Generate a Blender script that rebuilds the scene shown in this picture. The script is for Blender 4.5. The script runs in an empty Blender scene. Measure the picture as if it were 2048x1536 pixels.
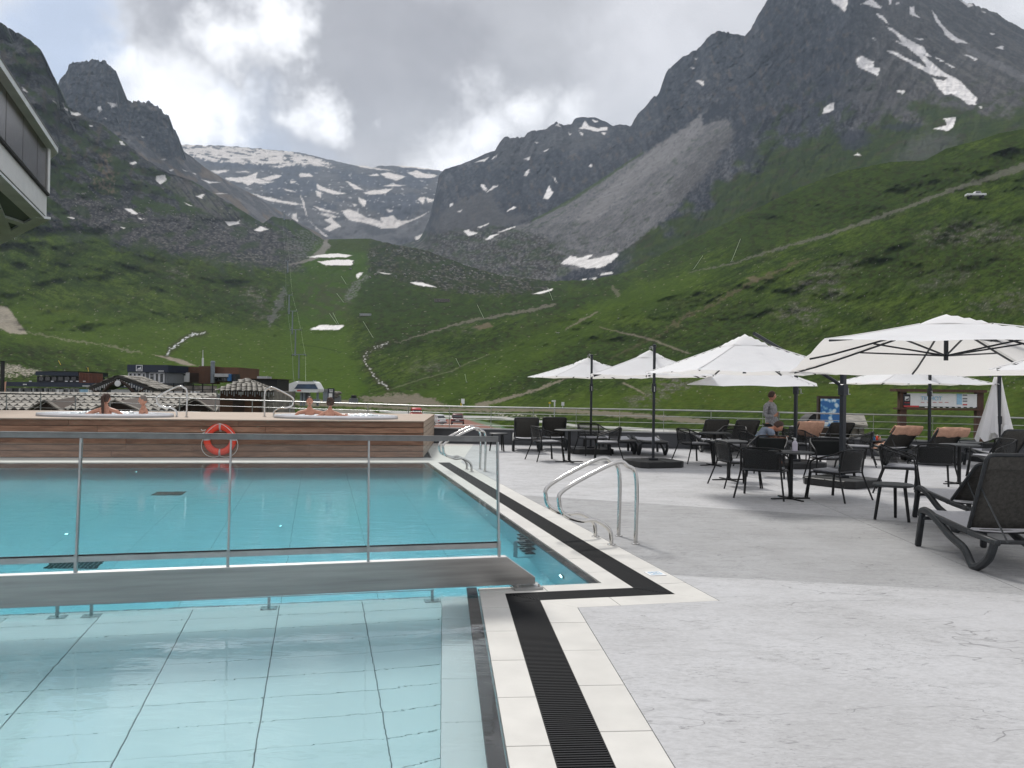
import bpy, bmesh, math, random
import numpy as np
from mathutils import Vector, Matrix
from mathutils.geometry import tessellate_polygon
random.seed(7)
SC = bpy.context.scene
COL = SC.collection
R = math.radians
# ------------------------------------------------------------------ camera, sky, sun, exposure
F = 1650.0
CAMZ = 1.65
cam_d = bpy.data.cameras.new('camera')
cam = bpy.data.objects.new('camera', cam_d)
COL.objects.link(cam)
cam_d.sensor_width = 36
cam_d.lens = 36 * F / 2048
cam_d.clip_start = 0.05
cam_d.clip_end = 30000
CM = Matrix.Rotation(R(90 + 0.347), 4, 'X') @ Matrix.Rotation(R(0.8), 4, 'Z')
cam.matrix_world = Matrix.Translation((0, 0, CAMZ)) @ CM
SC.camera = cam
CMn = np.array(CM.to_3x3())

w = bpy.data.worlds.new('World')
SC.world = w
w.use_nodes = True
NT = w.node_tree
SUN_EL, SUN_AZ = 50.0, -24.0     # azimuth measured from +Y towards +X


def build_world():
    n = NT.nodes
    l = NT.links
    n.clear()
    out = n.new('ShaderNodeOutputWorld')
    bg = n.new('ShaderNodeBackground')
    l.new(bg.outputs[0], out.inputs[0])
    bg.inputs[1].default_value = 0.1
    sky = n.new('ShaderNodeTexSky')
    sky.sky_type = 'NISHITA'
    sky.sun_disc = False
    sky.sun_elevation = R(SUN_EL)
    sky.sun_rotation = R(SUN_AZ)
    sky.altitude = 2000
    sky.air_density = 1.0
    sky.dust_density = 2.0
    tc = n.new('ShaderNodeTexCoord')
    vec = tc.outputs['Generated']

    def math_(op, a, b=None, c=None, clamp=False):
        m = n.new('ShaderNodeMath')
        m.operation = op
        m.use_clamp = clamp
        for i, x in enumerate((a, b, c)):
            if x is None:
                continue
            if isinstance(x, (int, float)):
                m.inputs[i].default_value = x
            else:
                l.new(x, m.inputs[i])
        return m.outputs[0]

    def mixc(f, a, b):
        m = n.new('ShaderNodeMix')
        m.data_type = 'RGBA'
        for sock, x in ((m.inputs['Factor'], f), (m.inputs['A'], a), (m.inputs['B'], b)):
            if isinstance(x, tuple):
                sock.default_value = x + (1,)
            elif isinstance(x, (int, float)):
                sock.default_value = x
            else:
                l.new(x, sock)
        return m.outputs['Result']

    def noise(scale, det, rough, off=(0, 0, 0), sz=(1, 1, 1), dist=0.0):
        mp = n.new('ShaderNodeMapping')
        mp.inputs['Location'].default_value = off
        mp.inputs['Scale'].default_value = sz
        l.new(vec, mp.inputs['Vector'])
        t = n.new('ShaderNodeTexNoise')
        t.inputs['Scale'].default_value = scale
        t.inputs['Detail'].default_value = det
        t.inputs['Roughness'].default_value = rough
        t.inputs['Distortion'].default_value = dist
        l.new(mp.outputs[0], t.inputs['Vector'])
        return t.outputs['Fac']
    nb = noise(3.2, 7, 0.55, (3.1, 0, 1.7), (1, 1, 1.7), 0.4)
    nd = noise(7.0, 6, 0.6, (0.3, 4, 0.7), (1, 1, 1.6), 0.3)
    wv = n.new('ShaderNodeTexNoise')
    wv.inputs['Scale'].default_value = 9.0
    wv.inputs['Detail'].default_value = 5
    wv.inputs['Roughness'].default_value = 0.6
    l.new(vec, wv.inputs['Vector'])
    wsub = n.new('ShaderNodeVectorMath')
    wsub.operation = 'SUBTRACT'
    l.new(wv.outputs['Color'], wsub.inputs[0])
    wsub.inputs[1].default_value = (0.5, 0.5, 0.5)
    wsc = n.new('ShaderNodeVectorMath')
    wsc.operation = 'SCALE'
    l.new(wsub.outputs[0], wsc.inputs[0])
    wsc.inputs['Scale'].default_value = 0.2
    wadd = n.new('ShaderNodeVectorMath')
    wadd.operation = 'ADD'
    l.new(vec, wadd.inputs[0])
    l.new(wsc.outputs[0], wadd.inputs[1])
    wn = n.new('ShaderNodeVectorMath')
    wn.operation = 'NORMALIZE'
    l.new(wadd.outputs[0], wn.inputs[0])

    def blob(u, v, rad, soft):
        # cloud feature centred on a direction, ragged by the warped direction
        d = CMn @ np.array([(u - 1024) / F, -(v - 768) / F, -1.0])
        d = d / np.linalg.norm(d)
        dp = n.new('ShaderNodeVectorMath')
        dp.operation = 'DOT_PRODUCT'
        l.new(wn.outputs[0], dp.inputs[0])
        dp.inputs[1].default_value = tuple(float(x) for x in d)
        ac = math_('ARCCOSINE', math_('MINIMUM', dp.outputs['Value'], 0.99999))
        s = math_('SUBTRACT', rad / F, ac)
        s = math_('DIVIDE', s, soft / F)
        s = math_('ADD', s, 0.5, clamp=True)
        mr = n.new('ShaderNodeMapRange')
        mr.interpolation_type = 'SMOOTHSTEP'
        l.new(s, mr.inputs['Value'])
        return mr.outputs[0]

    def ramp(v, a, b):
        mr = n.new('ShaderNodeMapRange')
        mr.interpolation_type = 'SMOOTHSTEP'
        l.new(v, mr.inputs['Value'])
        mr.inputs['From Min'].default_value = a
        mr.inputs['From Max'].default_value = b
        return mr.outputs[0]
    K = 10.0
    light = (0.60 * K, 0.60 * K, 0.635 * K)
    dark = (0.33 * K, 0.32 * K, 0.34 * K)
    white = (1.22 * K, 1.215 * K, 1.235 * K)
    blue = (0.53 * K, 0.60 * K, 0.74 * K)
    c = mixc(ramp(nb, 0.36, 0.62), (0.55 * K, 0.545 * K, 0.565 * K), (0.85 * K, 0.845 * K, 0.87 * K))
    skyb = mixc(0.75, sky.outputs[0], blue)

    def lay(c, col, blobs, amt=1.0):
        f = None
        for b in blobs:
            x = blob(*b)
            f = x if f is None else math_('MAXIMUM', f, x)
        if amt != 1.0:
            f = math_('MULTIPLY', f, amt)
        return mixc(f, c, col)
    c = lay(c, skyb, [(90, 60, 120, 120), (190, 90, 70, 90), (560, 235, 75, 90), (520, 300, 70, 80), (600, 290, 55, 70), (470, 215, 40, 60)], 0.95)
    # overall grey deck on the centre and right
    c = lay(c, (0.47 * K, 0.46 * K, 0.48 * K), [(760, 130, 270, 220), (1000, 60, 220, 220), (500, -30, 200, 150)], 0.9)
    c = lay(c, dark, [(720, 95, 120, 150), (640, 140, 70, 90), (860, 130, 110, 140), (500, 15, 110, 110), (330, 45, 60, 90)], 0.85)
    c = lay(c, (0.43 * K, 0.425 * K, 0.44 * K), [(1100, 90, 110, 220), (800, 250, 90, 120), (600, 60, 80, 90)], 0.4)
    c = lay(c, white, [(330, 200, 95, 150), (250, 120, 50, 120), (420, 235, 55, 100), (380, 260, 60, 100), (640, 215, 42, 75),
                       (590, 225, 30, 80), (900, 300, 55, 130), (960, 250, 45, 120), (1060, 215, 38, 110), (540, 60, 60, 80), (470, 90, 50, 90), (1180, 200, 40, 90)], 0.92)
    c = lay(c, (0.72 * K, 0.71 * K, 0.74 * K), [(1350, 60, 170, 240)], 0.85)
    det = ramp(nd, 0.3, 0.75)
    shade = math_('MULTIPLY_ADD', det, 0.20, 0.90)
    vm = n.new('ShaderNodeVectorMath')
    vm.operation = 'SCALE'
    l.new(c, vm.inputs[0])
    l.new(shade, vm.inputs['Scale'])
    l.new(vm.outputs[0], bg.inputs[0])


build_world()
sl = bpy.data.lights.new('sun', 'SUN')
sl.energy = 3.2
sl.angle = R(11)
sl.color = (1.0, 0.96, 0.9)
so = bpy.data.objects.new('sun', sl)
COL.objects.link(so)
sd = Vector((math.sin(R(SUN_AZ)) * math.cos(R(SUN_EL)), math.cos(R(SUN_AZ)) * math.cos(R(SUN_EL)), math.sin(R(SUN_EL))))
so.rotation_euler = sd.to_track_quat('Z', 'Y').to_euler()
so.location = (0, 0, 60)
SC.view_settings.view_transform = 'Standard'
SC.view_settings.look = 'None'
SC.view_settings.exposure = 0.10
SC.view_settings.gamma = 1
SC.view_settings.use_curve_mapping = False
SC.render.engine = 'CYCLES'
cy = SC.cycles
cy.max_bounces = 10
cy.diffuse_bounces = 3
cy.glossy_bounces = 4
cy.transmission_bounces = 8
cy.transparent_max_bounces = 12
cy.volume_bounces = 0
cy.use_denoising = True
cy.sample_clamp_indirect = 10.0
cy.caustics_refractive = True


# ------------------------------------------------------------------ helpers
def raydir(u, v):
    d = CMn @ np.array([(u - 1024) / F, -(v - 768) / F, -1.0])
    return d / d[1]


def at(u, v, z=0.0, d=None):
    r = raydir(u, v)
    t = d if d is not None else (z - CAMZ) / r[2]
    return Vector((r[0] * t, t, CAMZ + r[2] * t))


def px2m(px, d):
    return px / F * d


def tag(o, label=None, cat=None, group=None, kind=None):
    if label: o['label'] = label
    if cat: o['category'] = cat
    if group: o['group'] = group
    if kind: o['kind'] = kind
    return o


def empty(name, loc=(0, 0, 0), rz=0.0, label=None, cat=None, group=None):
    o = bpy.data.objects.new(name, None)
    o.empty_display_size = 0.1
    COL.objects.link(o)
    o.location = loc
    o.rotation_euler = (0, 0, rz)
    return tag(o, label, cat, group)


KIDS = {}


def link(name, me, parent=None):
    o = bpy.data.objects.new(name, me)
    COL.objects.link(o)
    if parent is not None:
        o.parent = parent
        KIDS.setdefault(parent, []).append(o)
    return o


def copy_tree(o, parent=None):
    c = o.copy()
    COL.objects.link(c)
    if parent is not None:
        c.parent = parent
        KIDS.setdefault(parent, []).append(c)
    for ch in KIDS.get(o, []):
        copy_tree(ch, c)
    return c


class MB:
    def __init__(s):
        s.v = []
        s.f = []

    def add(s, vs, fs):
        b = len(s.v)
        s.v += [tuple(x) for x in vs]
        s.f += [tuple(i + b for i in f) for f in fs]
        return s

    def box(s, c, size, rz=0.0, m=None, taper=1.0):
        x, y, z = size[0] / 2, size[1] / 2, size[2] / 2
        pts = []
        ca, sa = math.cos(rz), math.sin(rz)
        for sz in (-1, 1):
            k = taper if sz > 0 else 1.0
            for sx, sy in ((-1, -1), (1, -1), (1, 1), (-1, 1)):
                px, py = sx * x * k, sy * y * k
                p = Vector((px * ca - py * sa, px * sa + py * ca, sz * z))
                if m is not None:
                    p = m @ p
                pts.append(p + Vector(c))
        return s.add(pts, [(3, 2, 1, 0), (4, 5, 6, 7), (0, 1, 5, 4), (1, 2, 6, 5), (2, 3, 7, 6), (3, 0, 4, 7)])

    def bar(s, a, b, wd, ht, up=(0, 0, 1)):
        a, b = Vector(a), Vector(b)
        d = (b - a)
        L = d.length
        d.normalize()
        up = Vector(up)
        sd_ = d.cross(up)
        if sd_.length < 1e-4:
            sd_ = d.cross(Vector((1, 0, 0)))
        sd_.normalize()
        u2 = sd_.cross(d)
        pts = []
        for p in (a, b):
            for i, j in ((-1, -1), (1, -1), (1, 1), (-1, 1)):
                pts.append(p + sd_ * (i * wd / 2) + u2 * (j * ht / 2))
        return s.add(pts, [(0, 1, 2, 3), (7, 6, 5, 4), (4, 5, 1, 0), (5, 6, 2, 1), (6, 7, 3, 2), (7, 4, 0, 3)])

    def tube(s, pts, r, n=8, closed=False, cap=True):
        pts = [Vector(p) for p in pts]
        N = len(pts)
        rr = r if isinstance(r, (list, tuple)) else [r] * N
        rings = []
        prev = None
        for i, p in enumerate(pts):
            if closed:
                t = (pts[(i + 1) % N] - pts[i - 1])
            else:
                t = (pts[min(i + 1, N - 1)] - pts[max(i - 1, 0)])
            t.normalize()
            if prev is None:
                a = Vector((0, 0, 1)) if abs(t.z) < 0.9 else Vector((1, 0, 0))
                nn = t.cross(a).normalized()
            else:
                nn = (prev - t * prev.dot(t))
                if nn.length < 1e-5:
                    nn = t.cross(Vector((0, 0, 1)))
                nn.normalize()
            prev = nn
            bb = t.cross(nn)
            rings.append([p + (nn * math.cos(2 * math.pi * k / n) + bb * math.sin(2 * math.pi * k / n)) * rr[i] for k in range(n)])
        vs = [q for r_ in rings for q in r_]
        fs = []
        M = N if closed else N - 1
        for i in range(M):
            j = (i + 1) % N
            for k in range(n):
                k2 = (k + 1) % n
                fs.append((i * n + k, i * n + k2, j * n + k2, j * n + k))
        if cap and not closed:
            fs.append(tuple(range(n - 1, -1, -1)))
            fs.append(tuple((N - 1) * n + k for k in range(n)))
        return s.add(vs, fs)

    def prism(s, poly, z0, z1, m=None):
        n = len(poly)
        ar = sum(poly[i][0] * poly[(i + 1) % n][1] - poly[(i + 1) % n][0] * poly[i][1] for i in range(n))
        if ar < 0:
            poly = poly[::-1]
        vs = [Vector((p[0], p[1], z0)) for p in poly] + [Vector((p[0], p[1], z1)) for p in poly]
        if m is not None:
            vs = [m @ q for q in vs]
        tri = tessellate_polygon([[Vector((p[0], p[1], 0)) for p in poly]])
        fs = []
        for t in tri:
            a, b, c = t
            cr = (poly[b][0] - poly[a][0]) * (poly[c][1] - poly[a][1]) - (poly[b][1] - poly[a][1]) * (poly[c][0] - poly[a][0])
            if cr < 0:
                a, b, c = a, c, b
            fs.append((a + n, b + n, c + n))
            fs.append((c, b, a))
        for i in range(n):
            j = (i + 1) % n
            fs.append((i, j, j + n, i + n))
        return s.add(vs, fs)

    def lathe(s, prof, c=(0, 0, 0), n=24, sx=1.0, sy=1.0):
        vs = []
        for r, z in prof:
            for k in range(n):
                a = 2 * math.pi * k / n
                vs.append((c[0] + r * sx * math.cos(a), c[1] + r * sy * math.sin(a), c[2] + z))
        fs = []
        for i in range(len(prof) - 1):
            for k in range(n):
                k2 = (k + 1) % n
                fs.append((i * n + k, i * n + k2, (i + 1) * n + k2, (i + 1) * n + k))
        if prof[0][0] > 1e-5:
            fs.append(tuple(range(n - 1, -1, -1)))
        if prof[-1][0] > 1e-5:
            fs.append(tuple((len(prof) - 1) * n + k for k in range(n)))
        return s.add(vs, fs)

    def ball(s, c, r, n=10, m=6):
        prof = [(math.sin(math.pi * i / m) + 1e-6, -math.cos(math.pi * i / m)) for i in range(m + 1)]
        if not isinstance(r, (tuple, list)):
            r = (r, r, r)
        vs = []
        for a_, z in prof:
            for k in range(n):
                a = 2 * math.pi * k / n
                vs.append((c[0] + a_ * r[0] * math.cos(a), c[1] + a_ * r[1] * math.sin(a), c[2] + z * r[2]))
        fs = [(i * n + k, i * n + (k + 1) % n, (i + 1) * n + (k + 1) % n, (i + 1) * n + k) for i in range(m) for k in range(n)]
        return s.add(vs, fs)

    def grid(s, rows):
        nr, nc = len(rows), len(rows[0])
        vs = [p for r_ in rows for p in r_]
        fs = [(i * nc + j, i * nc + j + 1, (i + 1) * nc + j + 1, (i + 1) * nc + j) for i in range(nr - 1) for j in range(nc - 1)]
        return s.add(vs, fs)

    def mesh(s, name, mat=None, smooth=False, bevel=0.0):
        me = bpy.data.meshes.new(name)
        me.from_pydata(s.v, [], s.f)
        if bevel > 0:
            bm = bmesh.new()
            bm.from_mesh(me)
            ed = [e for e in bm.edges if len(e.link_faces) == 2 and e.calc_face_angle(0) > 0.6]
            bmesh.ops.bevel(bm, geom=ed, offset=bevel, segments=1, affect='EDGES', profile=0.5)
            bm.to_mesh(me)
            bm.free()
        me.validate()
        if smooth:
            me.shade_smooth()
            try:
                me.set_sharp_from_angle(angle=R(40))
            except Exception:
                pass
        if mat is not None:
            me.materials.append(mat)
        me.update()
        return me

    def build(s, name, mat=None, parent=None, smooth=False, bevel=0.0):
        return link(name, s.mesh(name, mat, smooth, bevel), parent)


def fillet(pts, r, seg=5):
    """round the corners of a polyline"""
    pts = [Vector(p) for p in pts]
    out = [pts[0]]
    for i in range(1, len(pts) - 1):
        a, b, c = pts[i - 1], pts[i], pts[i + 1]
        rr = r[i - 1] if isinstance(r, (list, tuple)) else r
        d1, d2 = (a - b), (c - b)
        k = min(rr, d1.length * 0.49, d2.length * 0.49)
        p0, p1 = b + d1.normalized() * k, b + d2.normalized() * k
        for j in range(seg + 1):
            t = j / seg
            out.append((1 - t) ** 2 * p0 + 2 * t * (1 - t) * b + t * t * p1)
    out.append(pts[-1])
    return out


# ------------------------------------------------------------------ materials
def new_mat(name):
    m = bpy.data.materials.new(name)
    m.use_nodes = True
    return m, m.node_tree, m.node_tree.nodes['Principled BSDF']


def mat(name, col, rough=0.6, metal=0.0, var=0.12, vscale=4.0, bump=0.0, bscale=60.0, spec=0.5, stretch=(1, 1, 1), col2=None, objinfo=0.0, coord='Object', sheen=0.0):
    m, nt, b = new_mat(name)
    n, l = nt.nodes, nt.links
    tc = n.new('ShaderNodeTexCoord')
    mp = n.new('ShaderNodeMapping')
    mp.inputs['Scale'].default_value = stretch
    l.new(tc.outputs[coord], mp.inputs['Vector'])
    t = n.new('ShaderNodeTexNoise')
    t.inputs['Scale'].default_value = vscale
    t.inputs['Detail'].default_value = 6
    t.inputs['Roughness'].default_value = 0.6
    l.new(mp.outputs[0], t.inputs['Vector'])
    mx = n.new('ShaderNodeMix')
    mx.data_type = 'RGBA'
    c2 = col2 if col2 else tuple(x * (1 - var * 2) for x in col)
    c1 = col if col2 else tuple(min(1, x * (1 + var)) for x in col)
    mx.inputs['A'].default_value = c2 + (1,)
    mx.inputs['B'].default_value = c1 + (1,)
    mr = n.new('ShaderNodeMapRange')
    mr.inputs['From Min'].default_value = 0.3
    mr.inputs['From Max'].default_value = 0.7
    l.new(t.outputs['Fac'], mr.inputs['Value'])
    l.new(mr.outputs[0], mx.inputs['Factor'])
    cur = mx.outputs['Result']
    if objinfo > 0:
        oi = n.new('ShaderNodeObjectInfo')
        mm = n.new('ShaderNodeMath')
        mm.operation = 'MULTIPLY_ADD'
        l.new(oi.outputs['Random'], mm.inputs[0])
        mm.inputs[1].default_value = objinfo
        mm.inputs[2].default_value = 1 - objinfo / 2
        vs = n.new('ShaderNodeVectorMath')
        vs.operation = 'SCALE'
        l.new(cur, vs.inputs[0])
        l.new(mm.outputs[0], vs.inputs['Scale'])
        cur = vs.outputs[0]
    l.new(cur, b.inputs['Base Color'])
    b.inputs['Roughness'].default_value = rough
    b.inputs['Metallic'].default_value = metal
    b.inputs['Specular IOR Level'].default_value = spec
    if rough > 0.05:
        rm = n.new('ShaderNodeMapRange')
        rm.inputs['To Min'].default_value = max(0.02, rough * 0.8)
        rm.inputs['To Max'].default_value = min(1.0, rough * 1.2)
        l.new(t.outputs['Fac'], rm.inputs['Value'])
        l.new(rm.outputs[0], b.inputs['Roughness'])
    if bump > 0:
        t2 = n.new('ShaderNodeTexNoise')
        t2.inputs['Scale'].default_value = bscale
        t2.inputs['Detail'].default_value = 4
        l.new(mp.outputs[0], t2.inputs['Vector'])
        bp = n.new('ShaderNodeBump')
        bp.inputs['Strength'].default_value = bump
        bp.inputs['Distance'].default_value = 0.01
        l.new(t2.outputs['Fac'], bp.inputs['Height'])
        l.new(bp.outputs[0], b.inputs['Normal'])
    return m


M = {}
M['steel'] = mat('polished_steel', (0.62, 0.61, 0.59), 0.16, 1.0, 0.05, 8)
M['steel_brushed'] = mat('brushed_steel', (0.40, 0.395, 0.385), 0.34, 1.0, 0.12, 3, 0.05, 200, stretch=(0.3, 0.3, 6))
M['steel_dull'] = mat('dull_steel', (0.42, 0.43, 0.43), 0.42, 0.9, 0.1, 6)
M['rail_steel'] = mat('dark_brushed_rail', (0.20, 0.205, 0.205), 0.4, 0.9, 0.15, 6)
M['steel_light'] = mat('pale_steel_edge', (0.72, 0.70, 0.69), 0.4, 0.6, 0.05, 6)
M['grating'] = mat('black_grating', (0.010, 0.011, 0.013), 0.7, 0.0, 0.2, 20, spec=0.25)
M['black_metal'] = mat('black_powder_coat', (0.008, 0.009, 0.010), 0.5, 0.0, 0.2, 20, 0.03, 300, spec=0.3)
M['black_plastic'] = mat('charcoal_plastic', (0.022, 0.026, 0.030), 0.5, 0, 0.2, 12, 0.03, 200)
M['sling'] = mat('charcoal_sling_weave', (0.078, 0.075, 0.069), 0.8, 0, 0.2, 30, 0.3, 500, spec=0.2)
M['sling_seat'] = mat('grey_sling_seat', (0.38, 0.385, 0.42), 0.42, 0, 0.1, 30, 0.15, 500)
M['cushion'] = mat('dark_cushion', (0.012, 0.014, 0.014), 0.85, 0, 0.2, 9, 0.2, 60, spec=0.2)
M['seat_pad'] = mat('grey_seat_pad', (0.26, 0.265, 0.29), 0.5, 0, 0.15, 8, 0.1, 300)
M['pole'] = mat('anthracite_pole', (0.02, 0.024, 0.03), 0.35, 0.3, 0.15, 10)
M['base_black'] = mat('black_base_plate', (0.011, 0.012, 0.013), 0.5, 0, 0.2, 10, 0.05, 90)
M['towel'] = mat('peach_towel', (0.60, 0.36, 0.26), 0.95, 0, 0.1, 14, 0.5, 260, spec=0.1)
M['coping'] = mat('pale_coping_stone', (0.56, 0.55, 0.52), 0.5, 0, 0.05, 3, 0.06, 120, objinfo=0.06)
M['wood'] = None
M['white_plastic'] = mat('white_acrylic', (0.78, 0.8, 0.84), 0.2, 0, 0.03, 4)
M['orange'] = mat('orange_red_foam', (0.80, 0.06, 0.025), 0.45, 0, 0.1, 6, 0.05, 90)
M['rope'] = mat('white_rope', (0.68, 0.66, 0.62), 0.8)
M['tape'] = mat('silver_tape', (0.45, 0.42, 0.42), 0.4, 0.2)
M['parapet'] = mat('dark_grey_parapet', (0.075, 0.08, 0.09), 0.65, 0, 0.1, 1.5, 0.05, 80)
M['parapet_cap'] = mat('grey_metal_cap', (0.30, 0.31, 0.32), 0.45, 0.3, 0.08, 3)
M['skin'] = mat('skin', (0.50, 0.24, 0.16), 0.5, 0, 0.1, 9, spec=0.4)
M['hair_brown'] = mat('brown_hair', (0.055, 0.022, 0.012), 0.55, 0, 0.35, 60, 0.4, 160, stretch=(1, 1, 0.3))
M['hair_grey'] = mat('grey_stubble', (0.20, 0.17, 0.15), 0.8, 0, 0.3, 60)
M['shirt'] = mat('grey_check_shirt', (0.30, 0.30, 0.32), 0.85, 0, 0.25, 22, 0.3, 90)
M['tshirt'] = mat('blue_grey_tshirt', (0.20, 0.235, 0.30), 0.9, 0, 0.2, 10, 0.2, 60)
M['trouser'] = mat('black_trousers', (0.008, 0.008, 0.009), 0.85)
M['jean'] = mat('dark_blue_shorts', (0.03, 0.05, 0.10), 0.85)
M['shoe'] = mat('dark_shoe', (0.02, 0.018, 0.016), 0.6)
M['eye'] = mat('dark_eye', (0.02, 0.015, 0.01), 0.2)
M['lip'] = mat('lip_skin', (0.38, 0.13, 0.10), 0.5)
M['navy'] = mat('navy_cladding', (0.011, 0.020, 0.042), 0.5, 0.1, 0.15, 0.6)
M['navy2'] = mat('dark_navy_frame', (0.008, 0.011, 0.02), 0.5)
M['white'] = mat('white_paint', (0.72, 0.73, 0.74), 0.5, 0, 0.04, 2)
M['offwhite'] = mat('pale_grey_panel', (0.42, 0.43, 0.44), 0.5, 0, 0.1, 2)
M['greywhite'] = mat('pale_metal_frame', (0.72, 0.76, 0.78), 0.5, 0.0, 0.08, 1)
M['rust'] = mat('weathered_brown_cladding', (0.115, 0.055, 0.030), 0.75, 0, 0.2, 1.2, stretch=(1, 1, 0.2))
M['darkwood'] = mat('dark_brown_timber', (0.045, 0.027, 0.018), 0.8, 0, 0.3, 2, stretch=(1, 1, 5))
M['signwood'] = mat('reddish_brown_timber', (0.075, 0.032, 0.018), 0.7, 0, 0.25, 3, stretch=(4, 4, 0.5))
M['redwood'] = mat('reddish_slats', (0.16, 0.06, 0.035), 0.75, 0, 0.2, 1)
M['stone'] = mat('stone_wall', (0.20, 0.18, 0.155), 0.9, 0, 0.4, 1.4)
M['slate'] = mat('pale_stone_shingle', (0.25, 0.235, 0.205), 0.85, 0, 0.25, 2.5, objinfo=0.5)
M['slate_dark'] = mat('dark_roof_underlay', (0.04, 0.038, 0.034), 0.9)
M['glass_dark'] = mat('dark_window_glass', (0.02, 0.026, 0.03), 0.08, 0, 0.2, 0.5, spec=0.8)
M['bronze_glass'] = mat('bronze_window_glass', (0.035, 0.027, 0.022), 0.22, 0, 0.2, 0.4, spec=1.0)
M['blue'] = mat('blue_panel', (0.02, 0.14, 0.36), 0.5)
M['red'] = mat('red_paint', (0.50, 0.03, 0.03), 0.35)
M['darkred'] = mat('dark_red_car_paint', (0.11, 0.012, 0.015), 0.3, 0.1)
M['whitecar'] = mat('white_car_paint', (0.70, 0.71, 0.72), 0.25)
M['tyre'] = mat('black_rubber', (0.015, 0.015, 0.015), 0.85)
M['grey'] = mat('mid_grey_paint', (0.16, 0.17, 0.18), 0.6)
M['lightblue'] = mat('pale_blue_print', (0.30, 0.52, 0.70), 0.6)
M['lift_grey'] = mat('galvanised_steel', (0.20, 0.23, 0.26), 0.5, 0.3)
M['polegreen'] = mat('pale_green_pole', (0.42, 0.50, 0.36), 0.6)
M['canister'] = mat('dark_grate', (0.015, 0.02, 0.022), 0.6)
M['yellow'] = mat('yellow_paint', (0.65, 0.45, 0.03), 0.6)
M['black'] = mat('flat_black', (0.01, 0.01, 0.011), 0.7)


def canopy_mat():
    m, nt, b = new_mat('white_canopy_fabric')
    n, l = nt.nodes, nt.links
    tc = n.new('ShaderNodeTexCoord')
    t = n.new('ShaderNodeTexNoise')
    t.inputs['Scale'].default_value = 2.2
    t.inputs['Detail'].default_value = 5
    l.new(tc.outputs['Object'], t.inputs['Vector'])
    cr = n.new('ShaderNodeMix')
    cr.data_type = 'RGBA'
    cr.inputs['A'].default_value = (0.84, 0.85, 0.88, 1)
    cr.inputs['B'].default_value = (0.90, 0.91, 0.94, 1)
    l.new(t.outputs['Fac'], cr.inputs['Factor'])
    l.new(cr.outputs['Result'], b.inputs['Base Color'])
    b.inputs['Roughness'].default_value = 0.85
    b.inputs['Specular IOR Level'].default_value = 0.15
    tr = n.new('ShaderNodeBsdfTranslucent')
    tr.inputs['Color'].default_value = (0.90, 0.87, 0.82, 1)
    mx = n.new('ShaderNodeMixShader')
    mx.inputs[0].default_value = 0.40
    l.new(b.outputs[0], mx.inputs[1])
    l.new(tr.outputs[0], mx.inputs[2])
    l.new(mx.outputs[0], n['Material Output'].inputs[0])
    bp = n.new('ShaderNodeBump')
    bp.inputs['Strength'].default_value = 0.7
    bp.inputs['Distance'].default_value = 0.04
    t2 = n.new('ShaderNodeTexNoise')
    t2.inputs['Scale'].default_value = 3
    l.new(tc.outputs['Object'], t2.inputs['Vector'])
    l.new(t2.outputs['Fac'], bp.inputs['Height'])
    l.new(bp.outputs[0], b.inputs['Normal'])
    return m


M['canopy'] = canopy_mat()


def mesh_weave(name='open_black_weave', open_=0.32):
    m, nt, b = new_mat(name)
    n, l = nt.nodes, nt.links
    b.inputs['Base Color'].default_value = (0.008, 0.009, 0.010, 1)
    b.inputs['Roughness'].default_value = 0.6
    tr = n.new('ShaderNodeBsdfTransparent')
    mx = n.new('ShaderNodeMixShader')
    tc = n.new('ShaderNodeTexCoord')
    t = n.new('ShaderNodeTexNoise')
    t.inputs['Scale'].default_value = 12
    l.new(tc.outputs['Object'], t.inputs['Vector'])
    mr = n.new('ShaderNodeMapRange')
    mr.inputs['To Min'].default_value = open_ * 0.7
    mr.inputs['To Max'].default_value = open_ * 1.3
    l.new(t.outputs['Fac'], mr.inputs['Value'])
    l.new(mr.outputs[0], mx.inputs[0])
    l.new(b.outputs[0], mx.inputs[1])
    l.new(tr.outputs[0], mx.inputs[2])
    l.new(mx.outputs[0], n['Material Output'].inputs[0])
    return m


M['weave'] = mesh_weave()


def clear_glass(name, tint=(0.95, 0.98, 0.975)):
    m, nt, b = new_mat(name)
    n, l = nt.nodes, nt.links
    tr = n.new('ShaderNodeBsdfTransparent')
    tr.inputs[0].default_value = tint + (1,)
    gl = n.new('ShaderNodeBsdfGlossy')
    gl.inputs['Roughness'].default_value = 0.02
    fr = n.new('ShaderNodeFresnel')
    fr.inputs['IOR'].default_value = 1.5
    mx = n.new('ShaderNodeMixShader')
    gl.inputs['Color'].default_value = (0.6, 0.62, 0.62, 1)
    l.new(fr.outputs[0], mx.inputs[0])
    l.new(tr.outputs[0], mx.inputs[1])
    l.new(gl.outputs[0], mx.inputs[2])
    l.new(mx.outputs[0], n['Material Output'].inputs[0])
    return m


M['glass'] = clear_glass('clear_balustrade_glass')


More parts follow.
